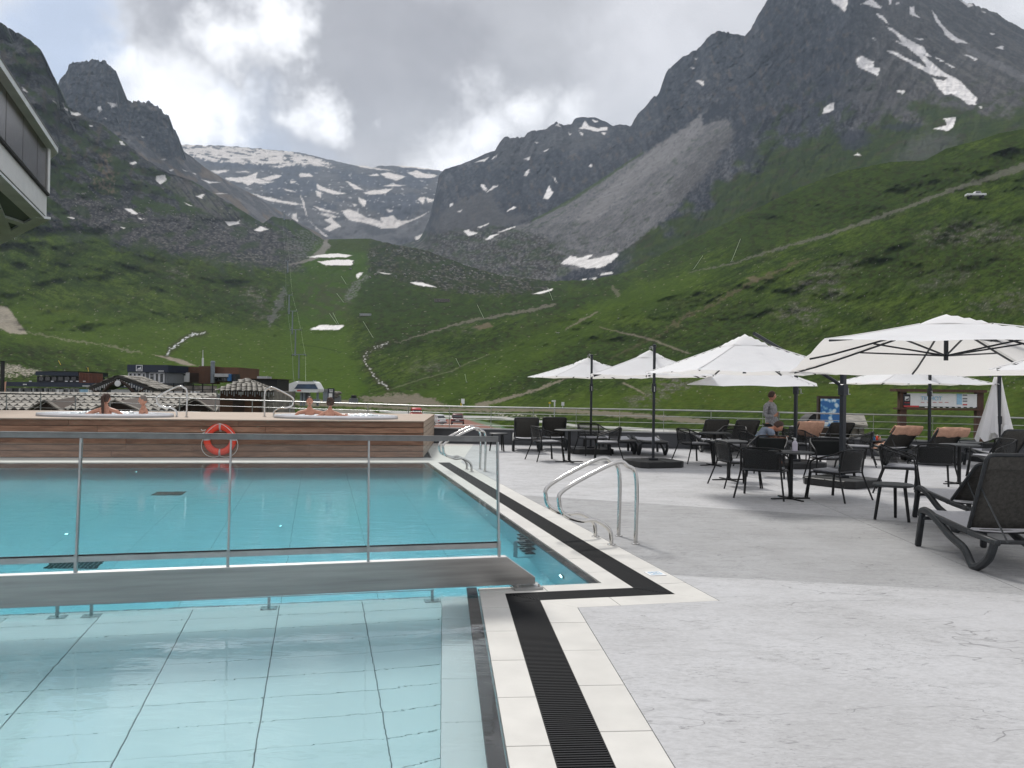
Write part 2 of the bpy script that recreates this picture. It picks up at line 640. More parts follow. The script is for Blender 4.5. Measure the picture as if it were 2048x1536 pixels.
def wood_mat(name, c1, c2, objv=0.45, axis=(0.6, 6, 9)):
    m, nt, b = new_mat(name)
    n, l = nt.nodes, nt.links
    tc = n.new('ShaderNodeTexCoord')
    oi = n.new('ShaderNodeObjectInfo')
    ad = n.new('ShaderNodeVectorMath')
    ad.operation = 'ADD'
    sc_ = n.new('ShaderNodeVectorMath')
    sc_.operation = 'SCALE'
    l.new(oi.outputs['Random'], sc_.inputs[0])
    sc_.inputs['Scale'].default_value = 37
    cmb = n.new('ShaderNodeCombineXYZ')
    l.new(oi.outputs['Random'], cmb.inputs[0])
    l.new(oi.outputs['Random'], cmb.inputs[2])
    l.new(cmb.outputs[0], sc_.inputs[0])
    l.new(tc.outputs['Object'], ad.inputs[0])
    l.new(sc_.outputs[0], ad.inputs[1])
    mp = n.new('ShaderNodeMapping')
    mp.inputs['Scale'].default_value = axis
    l.new(ad.outputs[0], mp.inputs['Vector'])
    t = n.new('ShaderNodeTexNoise')
    t.inputs['Scale'].default_value = 1.6
    t.inputs['Detail'].default_value = 8
    t.inputs['Roughness'].default_value = 0.62
    t.inputs['Distortion'].default_value = 0.6
    l.new(mp.outputs[0], t.inputs['Vector'])
    mr = n.new('ShaderNodeMapRange')
    mr.inputs['From Min'].default_value = 0.3
    mr.inputs['From Max'].default_value = 0.7
    l.new(t.outputs['Fac'], mr.inputs['Value'])
    mx = n.new('ShaderNodeMix')
    mx.data_type = 'RGBA'
    mx.inputs['A'].default_value = c1 + (1,)
    mx.inputs['B'].default_value = c2 + (1,)
    l.new(mr.outputs[0], mx.inputs['Factor'])
    mm = n.new('ShaderNodeMath')
    mm.operation = 'MULTIPLY_ADD'
    l.new(oi.outputs['Random'], mm.inputs[0])
    mm.inputs[1].default_value = objv
    mm.inputs[2].default_value = 1 - objv / 2
    vs = n.new('ShaderNodeVectorMath')
    vs.operation = 'SCALE'
    l.new(mx.outputs['Result'], vs.inputs[0])
    l.new(mm.outputs[0], vs.inputs['Scale'])
    l.new(vs.outputs[0], b.inputs['Base Color'])
    b.inputs['Roughness'].default_value = 0.65
    bp = n.new('ShaderNodeBump')
    bp.inputs['Strength'].default_value = 0.2
    bp.inputs['Distance'].default_value = 0.004
    l.new(t.outputs['Fac'], bp.inputs['Height'])
    l.new(bp.outputs[0], b.inputs['Normal'])
    return m


M['plank'] = wood_mat('brown_hardwood', (0.13, 0.064, 0.038), (0.31, 0.168, 0.105))
M['deck'] = wood_mat('bleached_deck_board', (0.29, 0.22, 0.165), (0.42, 0.335, 0.265), 0.15)


# ------------------------------------------------------------------ terrain
RNG = np.random.RandomState(11)
PERM = RNG.permutation(512)
GR = RNG.rand(512) * 2 * np.pi
GX, GY = np.cos(GR), np.sin(GR)


def perlin(x, y, seed=0):
    xi, yi = np.floor(x).astype(int), np.floor(y).astype(int)
    xf, yf = x - xi, y - yi
    sx = xf * xf * xf * (xf * (xf * 6 - 15) + 10)
    sy = yf * yf * yf * (yf * (yf * 6 - 15) + 10)

    def g(i, j, dx, dy):
        h = PERM[(PERM[(i + seed * 37) & 511] + j + seed * 91) & 511]
        return GX[h] * dx + GY[h] * dy
    a = g(xi, yi, xf, yf)
    b = g(xi + 1, yi, xf - 1, yf)
    c = g(xi, yi + 1, xf, yf - 1)
    d = g(xi + 1, yi + 1, xf - 1, yf - 1)
    return ((a + (b - a) * sx) * (1 - sy) + (c + (d - c) * sx) * sy) * 1.5


def fbm(x, y, o=5, seed=0, gain=0.5):
    s, a, tot = 0, 1.0, 0
    for i in range(o):
        s = s + a * perlin(x, y, seed + i)
        tot += a
        a *= gain
        x, y = x * 2.03 + 7.1, y * 2.03 + 3.7
    return s / tot * 1.6


def ridged(x, y, o=5, seed=0, gain=0.5):
    s, a, tot = 0, 1.0, 0
    for i in range(o):
        s = s + a * (1 - 2 * np.abs(perlin(x, y, seed + i)))
        tot += a
        a *= gain
        x, y = x * 2.07 + 5.1, y * 2.07 + 1.7
    return s / tot


def sst(x, a, b):
    t = np.clip((x - a) / (b - a + 1e-9), 0, 1)
    return t * t * (3 - 2 * t)


def Z(tr, pts):
    s, ox, oy = tr
    return [(ox + p[0] / s, oy + p[1] / s) for p in pts]


Z1 = (2.926, 0, 0)
Z2 = (2.926, 300, 200)
Z3 = (2.926, 900, 100)
Z4 = (3.16, 1400, 0)
Z5 = (2.926, 0, 400)
Z6 = (2.926, 600, 450)
Z7 = (2.415, 1200, 350)
Z8 = (3.84, 0, 100)


class Paint:
    def __init__(s, u, v):
        s.u, s.v = u.ravel(), v.ravel()
        s.c = np.zeros((s.u.size, 3))
        s.wu = fbm(s.u / 15, s.v / 10, 3, 50) * 5 + fbm(s.u / 4.5, s.v / 3.2, 2, 52) * 3.2
        s.wv = fbm(s.u / 15, s.v / 10, 3, 60) * 3.4 + fbm(s.u / 4.5, s.v / 3.2, 2, 62) * 2.2

    def poly(s, pts, soft=1.5, warp=1.0):
        """soft polygon mask, edges ragged by noise"""
        P = np.array(pts, float)
        pad = 12 * warp + soft * 2 + 2
        idx = np.where((s.u > P[:, 0].min() - pad) & (s.u < P[:, 0].max() + pad) & (s.v > P[:, 1].min() - pad) & (s.v < P[:, 1].max() + pad))[0]
        m = np.zeros(s.u.size)
        if idx.size == 0:
            return m
        x = s.u[idx] + s.wu[idx] * warp
        y = s.v[idx] + s.wv[idx] * warp
        ins = np.zeros(idx.size, bool)
        dist = np.full(idx.size, 1e9)
        n = len(P)
        for i in range(n):
            x0, y0 = P[i]
            x1, y1 = P[(i + 1) % n]
            c = ((y0 > y) != (y1 > y))
            with np.errstate(divide='ignore', invalid='ignore'):
                xin = (x1 - x0) * (y - y0) / (y1 - y0 + 1e-12) + x0
            ins ^= c & (x < xin)
            dx, dy = x1 - x0, y1 - y0
            t = np.clip(((x - x0) * dx + (y - y0) * dy) / (dx * dx + dy * dy + 1e-9), 0, 1)
            dist = np.minimum(dist, np.hypot(x - x0 - t * dx, y - y0 - t * dy))
        sd_ = np.where(ins, dist, -dist)
        m[idx] = sst(sd_, -soft / 2, soft / 2)
        return m

    def line(s, pts, width, soft=2.0, warp=0.6):
        P = np.array(pts, float)
        W = np.array(width if isinstance(width, (list, tuple)) else [width] * len(pts), float)
        pad = W.max() + 12 * warp + soft
        idx = np.where((s.u > P[:, 0].min() - pad) & (s.u < P[:, 0].max() + pad) & (s.v > P[:, 1].min() - pad) & (s.v < P[:, 1].max() + pad))[0]
        m = np.zeros(s.u.size)
        if idx.size == 0:
            return m
        x = s.u[idx] + s.wu[idx] * warp
        y = s.v[idx] + s.wv[idx] * warp
        best = np.full(idx.size, 1e9)
        for i in range(len(P) - 1):
            x0, y0 = P[i]
            dx, dy = P[i + 1] - P[i]
            t = np.clip(((x - x0) * dx + (y - y0) * dy) / (dx * dx + dy * dy + 1e-9), 0, 1)
            d = np.hypot(x - x0 - t * dx, y - y0 - t * dy) - (W[i] + (W[i + 1] - W[i]) * t) / 2
            best = np.minimum(best, d)
        m[idx] = 1 - sst(best, -soft / 2, soft / 2)
        return m

    def put(s, m, col, amt=1.0):
        m = np.clip(m * amt, 0, 1)[:, None]
        col = np.asarray(col)
        s.c = s.c * (1 - m) + col * m

    def n(s, su, sv, o=4, seed=0, rot=0.0, gain=0.5):
        c, q = math.cos(rot), math.sin(rot)
        x = (s.u * c + s.v * q) / su
        y = (-s.u * q + s.v * c) / sv
        return fbm(x, y, o, seed, gain)

    def r(s, su, sv, o=4, seed=0, rot=0.0):
        c, q = math.cos(rot), math.sin(rot)
        return ridged((s.u * c + s.v * q) / su, (-s.u * q + s.v * c) / sv, o, seed)


def terrain_mat(name, sc, bump, dist):
    m, nt, b = new_mat(name)
    n, l = nt.nodes, nt.links
    at_ = n.new('ShaderNodeAttribute')
    at_.attribute_name = 'ground'
    tc = n.new('ShaderNodeTexCoord')
    t = n.new('ShaderNodeTexNoise')
    t.inputs['Scale'].default_value = sc
    t.inputs['Detail'].default_value = 8
    t.inputs['Roughness'].default_value = 0.7
    l.new(tc.outputs['Object'], t.inputs['Vector'])
    mr = n.new('ShaderNodeMapRange')
    mr.inputs['From Min'].default_value = 0.3
    mr.inputs['From Max'].default_value = 0.7
    mr.inputs['To Min'].default_value = 0.72
    mr.inputs['To Max'].default_value = 1.25
    l.new(t.outputs['Fac'], mr.inputs['Value'])
    vs = n.new('ShaderNodeVectorMath')
    vs.operation = 'SCALE'
    l.new(at_.outputs['Color'], vs.inputs[0])
    l.new(mr.outputs[0], vs.inputs['Scale'])
    l.new(vs.outputs[0], b.inputs['Base Color'])
    b.inputs['Roughness'].default_value = 0.95
    b.inputs['Specular IOR Level'].default_value = 0.0
    bp = n.new('ShaderNodeBump')
    bp.inputs['Strength'].default_value = bump
    bp.inputs['Distance'].default_value = dist
    l.new(t.outputs['Fac'], bp.inputs['Height'])
    l.new(bp.outputs[0], b.inputs['Normal'])
    return m


def HOR(u):
    return 778 + (np.asarray(u) - 1024) * math.tan(R(0.8))


GZ = -3.4      # valley floor below the terrace


def sheet(name, us, lines, rows, paint, disp, jag, mat_, skirt=0.0):
    """terrain surface: columns over bearing, rows up the slope through control lines (bearing, elevation, distance)"""
    us = np.array(us)
    Vs, Ds = [], []
    for ln in lines:
        a = np.array(ln, float)
        Vs.append(np.interp(us, a[:, 0], a[:, 1]))
        Ds.append(np.interp(us, a[:, 0], a[:, 2]))
    V, D = [], []
    for i in range(len(lines) - 1):
        for k in range(rows[i]):
            t = k / rows[i]
            V.append(Vs[i] * (1 - t) + Vs[i + 1] * t)
            D.append(Ds[i] * (1 - t) + Ds[i + 1] * t)
    V.append(Vs[-1])
    D.append(Ds[-1])
    V, D = np.array(V), np.array(D)
    # soften the kinks between control lines
    for _ in range(24):
        D[1:-1] = (D[:-2] + 2 * D[1:-1] + D[2:]) / 4
    U = np.tile(us, (V.shape[0], 1))
    nr = V.shape[0]
    tt = np.linspace(0, 1, nr)[:, None]
    V = V + jag(U, V) * sst(tt, 0.80, 1.0)
    P = Paint(U, V)
    D = D * (1 + disp(U, V, D, tt))
    px = (U - 1024) / F
    py = -(V - 768) / F
    d = px[..., None] * CMn[:, 0] + py[..., None] * CMn[:, 1] - CMn[:, 2]
    d = d / d[..., 1:2]
    XYZ = d * D[..., None]
    XYZ[..., 2] += CAMZ
    if skirt > 0:      # the far side of the ridge falls away
        back = XYZ[-1:].copy()
        back[..., 1] += skirt
        back[..., 2] -= skirt * 0.8
        XYZ = np.concatenate([XYZ, back])
    nrr, nc = XYZ.shape[:2]
    me = bpy.data.meshes.new(name)
    me.vertices.add(nrr * nc)
    me.vertices.foreach_set('co', XYZ.reshape(-1).astype(np.float32))
    i = np.arange(nrr - 1)[:, None] * nc + np.arange(nc - 1)[None, :]
    q = np.stack([i, i + 1, i + nc + 1, i + nc], -1).reshape(-1, 4)
    me.loops.add(q.size)
    me.loops.foreach_set('vertex_index', q.reshape(-1).astype(np.int32))
    me.polygons.add(len(q))
    me.polygons.foreach_set('loop_start', np.arange(0, q.size, 4).astype(np.int32))
    me.polygons.foreach_set('use_smooth', np.ones(len(q), bool))
    me.update(calc_edges=True)
    paint(P)
    c = P.c.reshape(nr, nc, 3)
    if skirt > 0:
        c = np.concatenate([c, c[-1:]])
    a = me.color_attributes.new('ground', 'FLOAT_COLOR', 'POINT')
    buf = np.ones((nrr * nc, 4), np.float32)
    buf[:, :3] = np.clip(c.reshape(-1, 3), 0.004, 0.9)
    a.data.foreach_set('color', buf.reshape(-1))
    me.materials.append(mat_)
    o = link(name, me)
    tag(o, kind='structure')
    return o, XYZ


def ur(a, b, st):
    return list(np.arange(a, b, st))


G_MID = np.array((0.0422, 0.0674, 0.0139))
G_DARK = np.array((0.0224, 0.0374, 0.0116))
G_LIGHT = np.array((0.0723, 0.1037, 0.0210))
G_DRY = np.array((0.0660, 0.0688, 0.0303))
BROWN = np.array((0.0372, 0.0319, 0.0209))
ROCK = np.array((0.0598, 0.0652, 0.0775))
ROCK_D = np.array((0.0232, 0.0264, 0.0345))
ROCK_L = np.array((0.1075, 0.1081, 0.1141))
TAN = np.array((0.1320, 0.1050, 0.0750))
SCREE = np.array((0.1069, 0.1061, 0.1106))
SCREE_L = np.array((0.1771, 0.1755, 0.1787))
SNOW = np.array((0.72, 0.70, 0.69))
DIRT = np.array((0.1944, 0.1692, 0.1368))
GRAVEL = np.array((0.2160, 0.2052, 0.1872))


def rockbase(P, seed=0, s=1.0, rot=0.0):
    k = 0.55 * P.n(70 * s, 46 * s, 4, seed, rot) + 0.75 * P.n(17 * s, 13 * s, 5, seed + 2, rot, 0.62)
    P.put(np.ones_like(P.u), ROCK)
    P.put(sst(k, 0.12, 0.34), ROCK_L, 0.5)
    P.put(sst(k, 0.42, 0.60), ROCK_L * 1.25, 0.5)
    P.put(sst(-k, 0.06, 0.26), ROCK_D * 1.2, 0.75)
    f = P.r(24 * s, 13 * s, 5, seed + 5, rot)
    P.put(sst(f, 0.50, 0.66), ROCK_D * 0.8, 0.7)
    g = P.r(11 * s, 26 * s, 4, seed + 9, rot * 0.3)
    P.put(sst(g, 0.52, 0.70), ROCK_D * 0.9, 0.55)
    P.put(sst(-g, 0.05, 0.3), ROCK_L * 1.05, 0.32)
    h = P.n(4.6, 3.6, 2, seed + 11)
    P.put(sst(h, 0.25, 0.6), ROCK_L * 1.1, 0.40)
    P.put(sst(-h, 0.25, 0.6), ROCK_D * 0.8, 0.55)


def rubble(P, mask, seed, light, dark):
    """blocks of every size: coarse drifts, mid blocks and fine grit"""
    big = P.n(46, 20, 3, seed)
    mid = P.n(9, 5.5, 2, seed + 1, 0.2)
    fin = P.n(4.2, 2.9, 2, seed + 2)
    dens = 0.45 + 0.55 * sst(big, -0.35, 0.3)
    P.put(mask * dens * sst(mid + 0.4 * fin, 0.12, 0.34), light * 0.75, 0.45)
    P.put(mask * dens * sst(fin, 0.42, 0.6), light, 0.65)
    P.put(mask * sst(-mid - 0.5 * fin, 0.18, 0.42), dark, 0.55)
    P.put(mask * sst(-big, 0.1, 0.5), G_DARK * 1.3, 0.6)


# ---- far snow plateau
def paint_far(P):
    rockbase(P, 3, 1.0, 0.2)
    P.put(np.ones_like(P.v), SCREE * 1.0, 0.62)
    P.put(sst(P.v, 390, 430), SCREE * 1.1, 0.7)
    P.put(sst(P.n(60, 12, 4, 9), -0.1, 0.3) * sst(P.v, 320, 350), ROCK_D, 0.5)
    cliffs = [Z(Z2, c) for c in ([(690, 430), (850, 440), (960, 470), (1000, 520), (900, 560), (760, 520)], [(640, 480), (760, 490), (800, 560), (700, 560)],
              [(1040, 400), (1200, 420), (1400, 470), (1540, 480), (1480, 520), (1250, 500), (1150, 470)], [(1250, 560), (1560, 540), (1580, 640), (1480, 700), (1380, 680), (1300, 640)],
              [(990, 590), (1080, 600), (1100, 650), (1000, 640)], [(1440, 380), (1700, 420), (1600, 520), (1480, 500)], [(280, 340), (500, 365), (760, 390), (700, 410), (480, 400), (330, 380)],
              [(1060, 590), (1110, 575), (1140, 600)], [(700, 380), (900, 380), (1000, 400), (980, 440), (800, 430)])]
    for c in cliffs:
        P.put(P.poly(c, 4, 1.2), ROCK_D * (2.2 + 0.9 * P.n(8, 20, 3, 77)[:, None]), 0.8)
    plateau = P.poly(Z(Z2, [(180, 262), (400, 268), (560, 280), (700, 290), (800, 300), (900, 325), (1010, 350), (1070, 392), (1000, 388), (880, 378), (760, 392), (640, 378), (480, 362), (330, 352), (215, 335)]), 3, 1.0)
    holes = sst(P.n(26, 5, 4, 12, 0.12), -0.32, -0.18)
    P.put(plateau * holes, SNOW * (0.80, 0.77, 0.74), 0.95)
    for c in ([(1170, 368), (1330, 400), (1420, 412), (1330, 408), (1230, 392)], [(1350, 430), (1400, 425), (1500, 450), (1440, 472), (1380, 455)], [(1430, 380), (1500, 378), (1560, 392), (1700, 402), (1690, 412), (1560, 400), (1470, 392)],
              [(1510, 425), (1560, 412), (1600, 430), (1690, 440), (1640, 458), (1560, 455)], [(350, 415), (470, 408), (400, 432)],
              [(440, 455), (560, 452), (630, 420), (618, 460), (725, 480), (640, 492), (610, 482), (575, 500), (540, 482), (450, 470)],
              [(650, 460), (740, 435), (775, 445), (700, 472)], [(870, 430), (930, 428), (955, 450), (880, 450)], [(775, 515), (870, 540), (800, 532)],
              [(590, 545), (700, 573), (895, 612), (840, 614), (690, 588)], [(650, 592), (705, 640), (722, 662), (780, 678), (830, 698), (832, 668), (857, 662), (864, 710), (850, 732), (800, 712), (710, 694), (698, 650)],
              [(1140, 475), (1190, 490), (1245, 525), (1200, 522)], [(975, 490), (1030, 518), (1150, 548), (1080, 552), (980, 522)], [(970, 530), (1003, 538), (998, 572), (975, 558)],
              [(1250, 540), (1310, 528), (1420, 518), (1380, 547), (1260, 552)], [(1365, 504), (1400, 494), (1500, 499), (1420, 507)], [(1220, 568), (1268, 590), (1252, 627), (1225, 597)],
              [(1185, 608), (1215, 615), (1195, 625)], [(1120, 650), (1160, 640), (1200, 650), (1270, 690), (1350, 706), (1350, 688), (1420, 678), (1462, 706), (1510, 708), (1640, 653), (1520, 714), (1440, 748), (1360, 752), (1270, 722), (1160, 702)],
              [(1588, 568), (1612, 570), (1597, 612), (1568, 582)], [(1618, 570), (1672, 585), (1625, 602)], [(1708, 655), (1772, 603), (1742, 642)], [(955, 620), (1050, 648), (1115, 668), (1000, 647)],
              [(1020, 702), (1058, 688), (1118, 740), (1050, 768), (1018, 752), (1062, 728)], [(920, 698), (1000, 768), (1042, 800), (1022, 802), (985, 762)], [(1380, 640), (1442, 650), (1400, 656)],
              [(1550, 798), (1672, 762), (1642, 800), (1682, 830), (1642, 860), (1558, 847)], [(1840, 758), (1870, 755), (1912, 775), (1870, 797), (1845, 782)], [(920, 690), (880, 560), (905, 600)],
              [(1270, 440), (1330, 430), (1340, 445)], [(500, 420), (560, 415), (590, 425)], [(820, 470), (860, 480), (830, 488)], [(1000, 670), (1040, 660), (1100, 690), (1060, 690)]):
        P.put(P.poly(Z(Z2, c), 1.6, 0.32), SNOW * (0.88, 0.85, 0.82), 0.96)
    small = sst(P.n(11, 4, 3, 31, 0.25), 0.60, 0.68) * sst(P.v, 330, 350) * (1 - sst(P.v, 430, 450))
    P.put(small, SNOW * 0.8, 0.6)


sheet('glacier_plateau', ur(300, 990, 2.2),
      [[(300, 540, 2500), (990, 520, 2500)], [(300, 400, 3000), (640, 420, 3000), (990, 400, 3000)], [(300, 350, 3300), (640, 380, 3400), (990, 370, 3400)],
       [(300, 291, 4100), (366, 289.5, 4100), (440, 291, 4200), (520, 297, 4200), (600, 305, 4200), (650, 317, 4200), (700, 329, 4000), (745, 334, 4000), (775, 331, 4000), (800, 331, 4000), (840, 335, 4000), (880, 341, 4000), (990, 345, 4000)]],
      [50, 26, 40], paint_far,
      lambda U, V, D, t: 0.010 * ridged(U / 60, V / 40, 5, 4) + 0.003 * fbm(U / 9, V / 9, 3, 8),
      lambda U, V: 1.8 * fbm(U / 16, U * 0, 4, 3), terrain_mat('glacier_ground', 0.02, 0.5, 6.0), skirt=500)


# ---- left round peak and its scree
def paint_leftpeak(P):
    rockbase(P, 21, 1.0, 0.5)
    tower = P.poly([(100, 110), (250, 110), (262, 215), (345, 230), (375, 310), (330, 320), (270, 270), (215, 250), (140, 235), (100, 240)], 14, 1.5)
    P.put(1 - tower, SCREE * 0.92, 0.6)
    P.put((1 - tower) * sst(P.n(18, 40, 4, 33, -0.9), 0.0, 0.5), (0.16, 0.125, 0.09), 0.6)
    P.put((1 - tower) * sst(P.n(90, 8, 4, 34, 0.75), 0.1, 0.4), SCREE_L, 0.4)
    P.put(tower * sst(P.n(7, 22, 4, 35, 0.1), 0.15, 0.5), TAN * 0.7, 0.5)
    P.put(tower * sst(P.n(8, 25, 4, 36, 0.1), 0.0, 0.4), ROCK_D, 0.6)
    for c in ([(630, 600), (690, 608), (680, 620), (655, 632)], [(572, 625), (590, 620), (598, 645), (580, 656)], [(605, 690), (630, 690), (620, 700)], [(828, 798), (848, 800), (838, 810)], [(945, 932), (975, 930), (958, 938)],
              [(990, 995), (1015, 990), (1005, 1003)], [(1065, 990), (1095, 1002), (1085, 1004)], [(1125, 1013), (1152, 1018), (1145, 1024)], [(1180, 1050), (1230, 1062), (1290, 1068), (1230, 1074)], [(1260, 1130), (1330, 1133), (1280, 1138)],
              [(1110, 905), (1160, 912), (1130, 918)]):
        P.put(P.poly(Z(Z1, c), 1.6, 0.3), SNOW * 0.92, 0.95)


sheet('rocky_peak', ur(80, 700, 2.2),
      [[(80, 330, 1450), (300, 430, 1450), (500, 520, 1600), (700, 560, 1700)], [(80, 230, 1700), (200, 240, 1700), (300, 300, 1800), (400, 380, 1950), (560, 450, 2100), (700, 500, 2200)],
       [(80, 195, 1850), (108, 192, 1850), (116, 167, 1850), (130, 147, 1850), (137, 133, 1850), (147, 125, 1850), (171, 119.5, 1850), (191, 120, 1850), (208, 123, 1850), (222, 132, 1850), (233, 146, 1850), (236.5, 171, 1850), (238, 195, 1900),
        (256, 202, 1900), (284, 203, 1900), (308, 208, 1900), (325, 222, 1900), (337, 230, 1900), (342, 249, 1950), (352, 260, 1950), (359, 283, 2000), (366, 300, 2050), (384, 314, 2100), (410, 335, 2150), (444, 356, 2200), (513, 393, 2300), (560, 423, 2300), (615, 455, 2300), (652, 474, 2300), (700, 490, 2300)]],
      [90, 60], paint_leftpeak,
      lambda U, V, D, t: (0.014 * ridged(U / 34, V / 50, 6, 14, 0.56) + 0.006 * fbm(U / 7, V / 7, 3, 18)) * (1 - 0.75 * sst(U + 0.9 * V, 480, 620)),
      lambda U, V: (9.0 * ridged(U / 22, U * 0, 5, 13, 0.62) - 3.5 + 3.0 * fbm(U / 5, U * 0, 2, 15)) * (1 - sst(U, 360, 400)), terrain_mat('peak_ground', 0.04, 0.6, 3.0), skirt=400)


# ---- big mountain on the right with its scree fan
def paint_right(P):
    rockbase(P, 41, 1.15, 0.9)
    u, v = P.u, P.v
    dkc = P.poly([(860, 350), (1000, 320), (1100, 300), (1250, 250), (1330, 150), (1420, 60), (1530, 0), (1700, 40), (1760, 130), (1600, 260), (1500, 260), (1430, 210), (1300, 330), (1200, 380), (1060, 430), (900, 470), (860, 440)], 20, 2.0)
    P.put(dkc, ROCK_D * 1.6, 0.3)
    P.put(dkc * sst(P.n(10, 26, 4, 51, -0.25), 0.1, 0.5), ROCK_D, 0.7)
    P.put(dkc * sst(P.n(12, 18, 4, 55, -0.3), 0.3, 0.6), (0.105, 0.085, 0.070), 0.5)
    # dusty right shoulder
    P.put(sst(u, 1650, 1800) * (1 - sst(v, 230, 300)), (0.10, 0.092, 0.082), 0.45)
    P.put(sst(u, 1750, 1850) * sst(P.n(60, 8, 4, 56, 0.55), 0.05, 0.4), (0.135, 0.13, 0.12), 0.45)
    # meadow on the lower flank
    gm = sst(v + P.n(60, 40, 4, 57) * 55 - np.interp(u, [1180, 1300, 1400, 1500, 1600, 1750, 1900, 2048], [560, 470, 400, 315, 270, 255, 200, 210]), -12, 22) * sst(u, 1200, 1290)
    g = P.n(40, 13, 5, 58, -0.45)
    gc = G_MID * 0.72 * np.ones((u.size, 1))
    P.put(gm, G_MID * 0.66, 0.88)
    P.put(gm * sst(g, 0.1, 0.5), G_DARK * 1.1, 0.7)
    P.put(gm * sst(-g, 0.05, 0.45), G_LIGHT * 0.62, 0.6)
    P.put(gm * sst(P.n(30, 12, 4, 59, -0.4), 0.25, 0.5), BROWN * 1.1, 0.55)
    # faint green ledges in the rock
    P.put(sst(P.n(34, 16, 4, 60, -0.5), 0.18, 0.42) * sst(v, 120, 240) * sst(u, 1480, 1560), G_MID * 0.6, 0.6)
    # outcrops
    for c in ([(860, 860), (900, 830), (1000, 820), (1100, 850), (1040, 930), (960, 960), (890, 930)], [(520, 770), (600, 740), (740, 740), (700, 790), (560, 810)], [(1130, 800), (1250, 780), (1400, 770), (1360, 820), (1200, 830)],
              [(760, 470), (880, 480), (900, 560), (800, 600), (750, 540)], [(220, 950), (300, 900), (420, 1000), (330, 1030), (240, 1010)], [(150, 820), (260, 760), (340, 800), (300, 880), (200, 900)]):
        P.put(P.poly(Z(Z4, c), 8, 1.8), ROCK_D * 1.3, 0.7)
    # left part, cliffs with lighter upper rock
    P.put(P.poly([(990, 300), (1010, 275), (1100, 250), (1150, 250), (1230, 258), (1190, 300), (1100, 300), (1040, 330), (985, 340)], 10, 1.5), ROCK_L * 0.8, 0.5)
    P.put(P.poly(Z(Z3, [(300, 1040), (0, 1100), (-120, 1030), (0, 900), (120, 860), (250, 800), (260, 900), (330, 960), (480, 980)]), 10, 1.0), SCREE * 0.75, 0.7)
    for c in ([(720, 400), (760, 392), (850, 396), (930, 430), (950, 450), (900, 455), (780, 430)],):
        P.put(P.poly(Z(Z3, c), 5, 0.5), ROCK_D * 1.5, 0.7)
    # scree fan
    fan = P.poly(Z(Z3, [(1585, 280), (1480, 370), (1370, 455), (1250, 530), (1100, 625), (900, 755), (700, 885), (500, 995), (300, 1062), (0, 1150), (-200, 1130), (-350, 1180), (-200, 1500), (300, 1500), (700, 1300), (1000, 1180), (1100, 1110), (1300, 950), (1500, 700), (1660, 500), (1640, 420), (1560, 380), (1490, 440), (1475, 385)]), 5, 0.8)
    st = P.n(70, 7, 5, 61, -0.72)
    P.put(fan, SCREE * 1.15, 0.97)
    P.put(fan * sst(st, 0.0, 0.45), SCREE_L * 0.85, 0.4)
    P.put(fan * sst(-st, 0.15, 0.5), SCREE * 0.7, 0.45)
    P.put(fan * sst(P.n(26, 9, 4, 62, -0.5), 0.3, 0.55), G_DARK * 1.2, 0.5)
    lf = P.poly(Z(Z3, [(1575, 283), (1480, 370), (1485, 440), (1480, 480), (1300, 640), (1050, 820), (850, 1000), (720, 1000), (1000, 730), (1250, 540), (1400, 440)]), 6, 1.0)
    P.put(lf, SCREE_L * (1, 0.99, 0.99), 0.78)
    P.put(P.poly(Z(Z3, [(1475, 380), (1540, 300), (1620, 320), (1600, 400), (1530, 430), (1485, 440)]), 4, 1.0), ROCK_D * 1.1, 0.9)
    P.put(P.line(Z(Z3, [(480, 1000), (700, 885), (900, 755), (1130, 600)]), [3, 7, 5, 3], 3, 0.3), G_MID * 0.9, 0.8)
    # talus streaks at far right
    P.put(P.poly(Z(Z4, [(1640, 262), (2100, 490), (2100, 545), (1850, 420), (1700, 330)]), 5, 0.8), SCREE_L * 0.8, 0.7)
    P.put(P.poly(Z(Z4, [(1210, 1020), (1330, 900), (1450, 830), (1600, 860), (1640, 900), (1560, 970), (1400, 1040)]), 34, 2.5), SCREE * 0.85, 0.5)
    P.put(P.poly(Z(Z4, [(0, 1150), (200, 900), (230, 820), (150, 800), (0, 960), (-200, 1200), (-160, 1300)]), 12, 1.6), SCREE * 0.72, 0.75)
    P.put(P.poly(Z(Z4, [(830, 560), (1250, 600), (1340, 700), (1200, 720), (1000, 640), (860, 620)]), 12, 1.6), SCREE * 0.75, 0.55)
    # boulder moraine at the foot
    mor = P.poly([(735, 478), (860, 468), (1000, 455), (1090, 470), (1130, 520), (1100, 560), (1000, 575), (700, 575), (720, 520)], 12, 1.5)
    P.put(mor, BROWN * 0.8, 0.75)
    P.put(mor * sst(P.n(26, 10, 4, 63), 0.0, 0.3), G_DARK * 1.2, 0.6)
    sp = P.n(4.2, 2.8, 2, 64)
    rubble(P, np.clip(mor + fan * sst(v, 430, 530), 0, 1), 164, SCREE_L * 1.1, ROCK_D)
    P.put(fan * sst(P.n(5, 3.4, 2, 167), 0.3, 0.5), SCREE_L * 1.1, 0.35)
    P.put(fan * sst(P.n(8, 4, 3, 168), 0.5, 0.62), ROCK_D, 0.5)
    S = SNOW
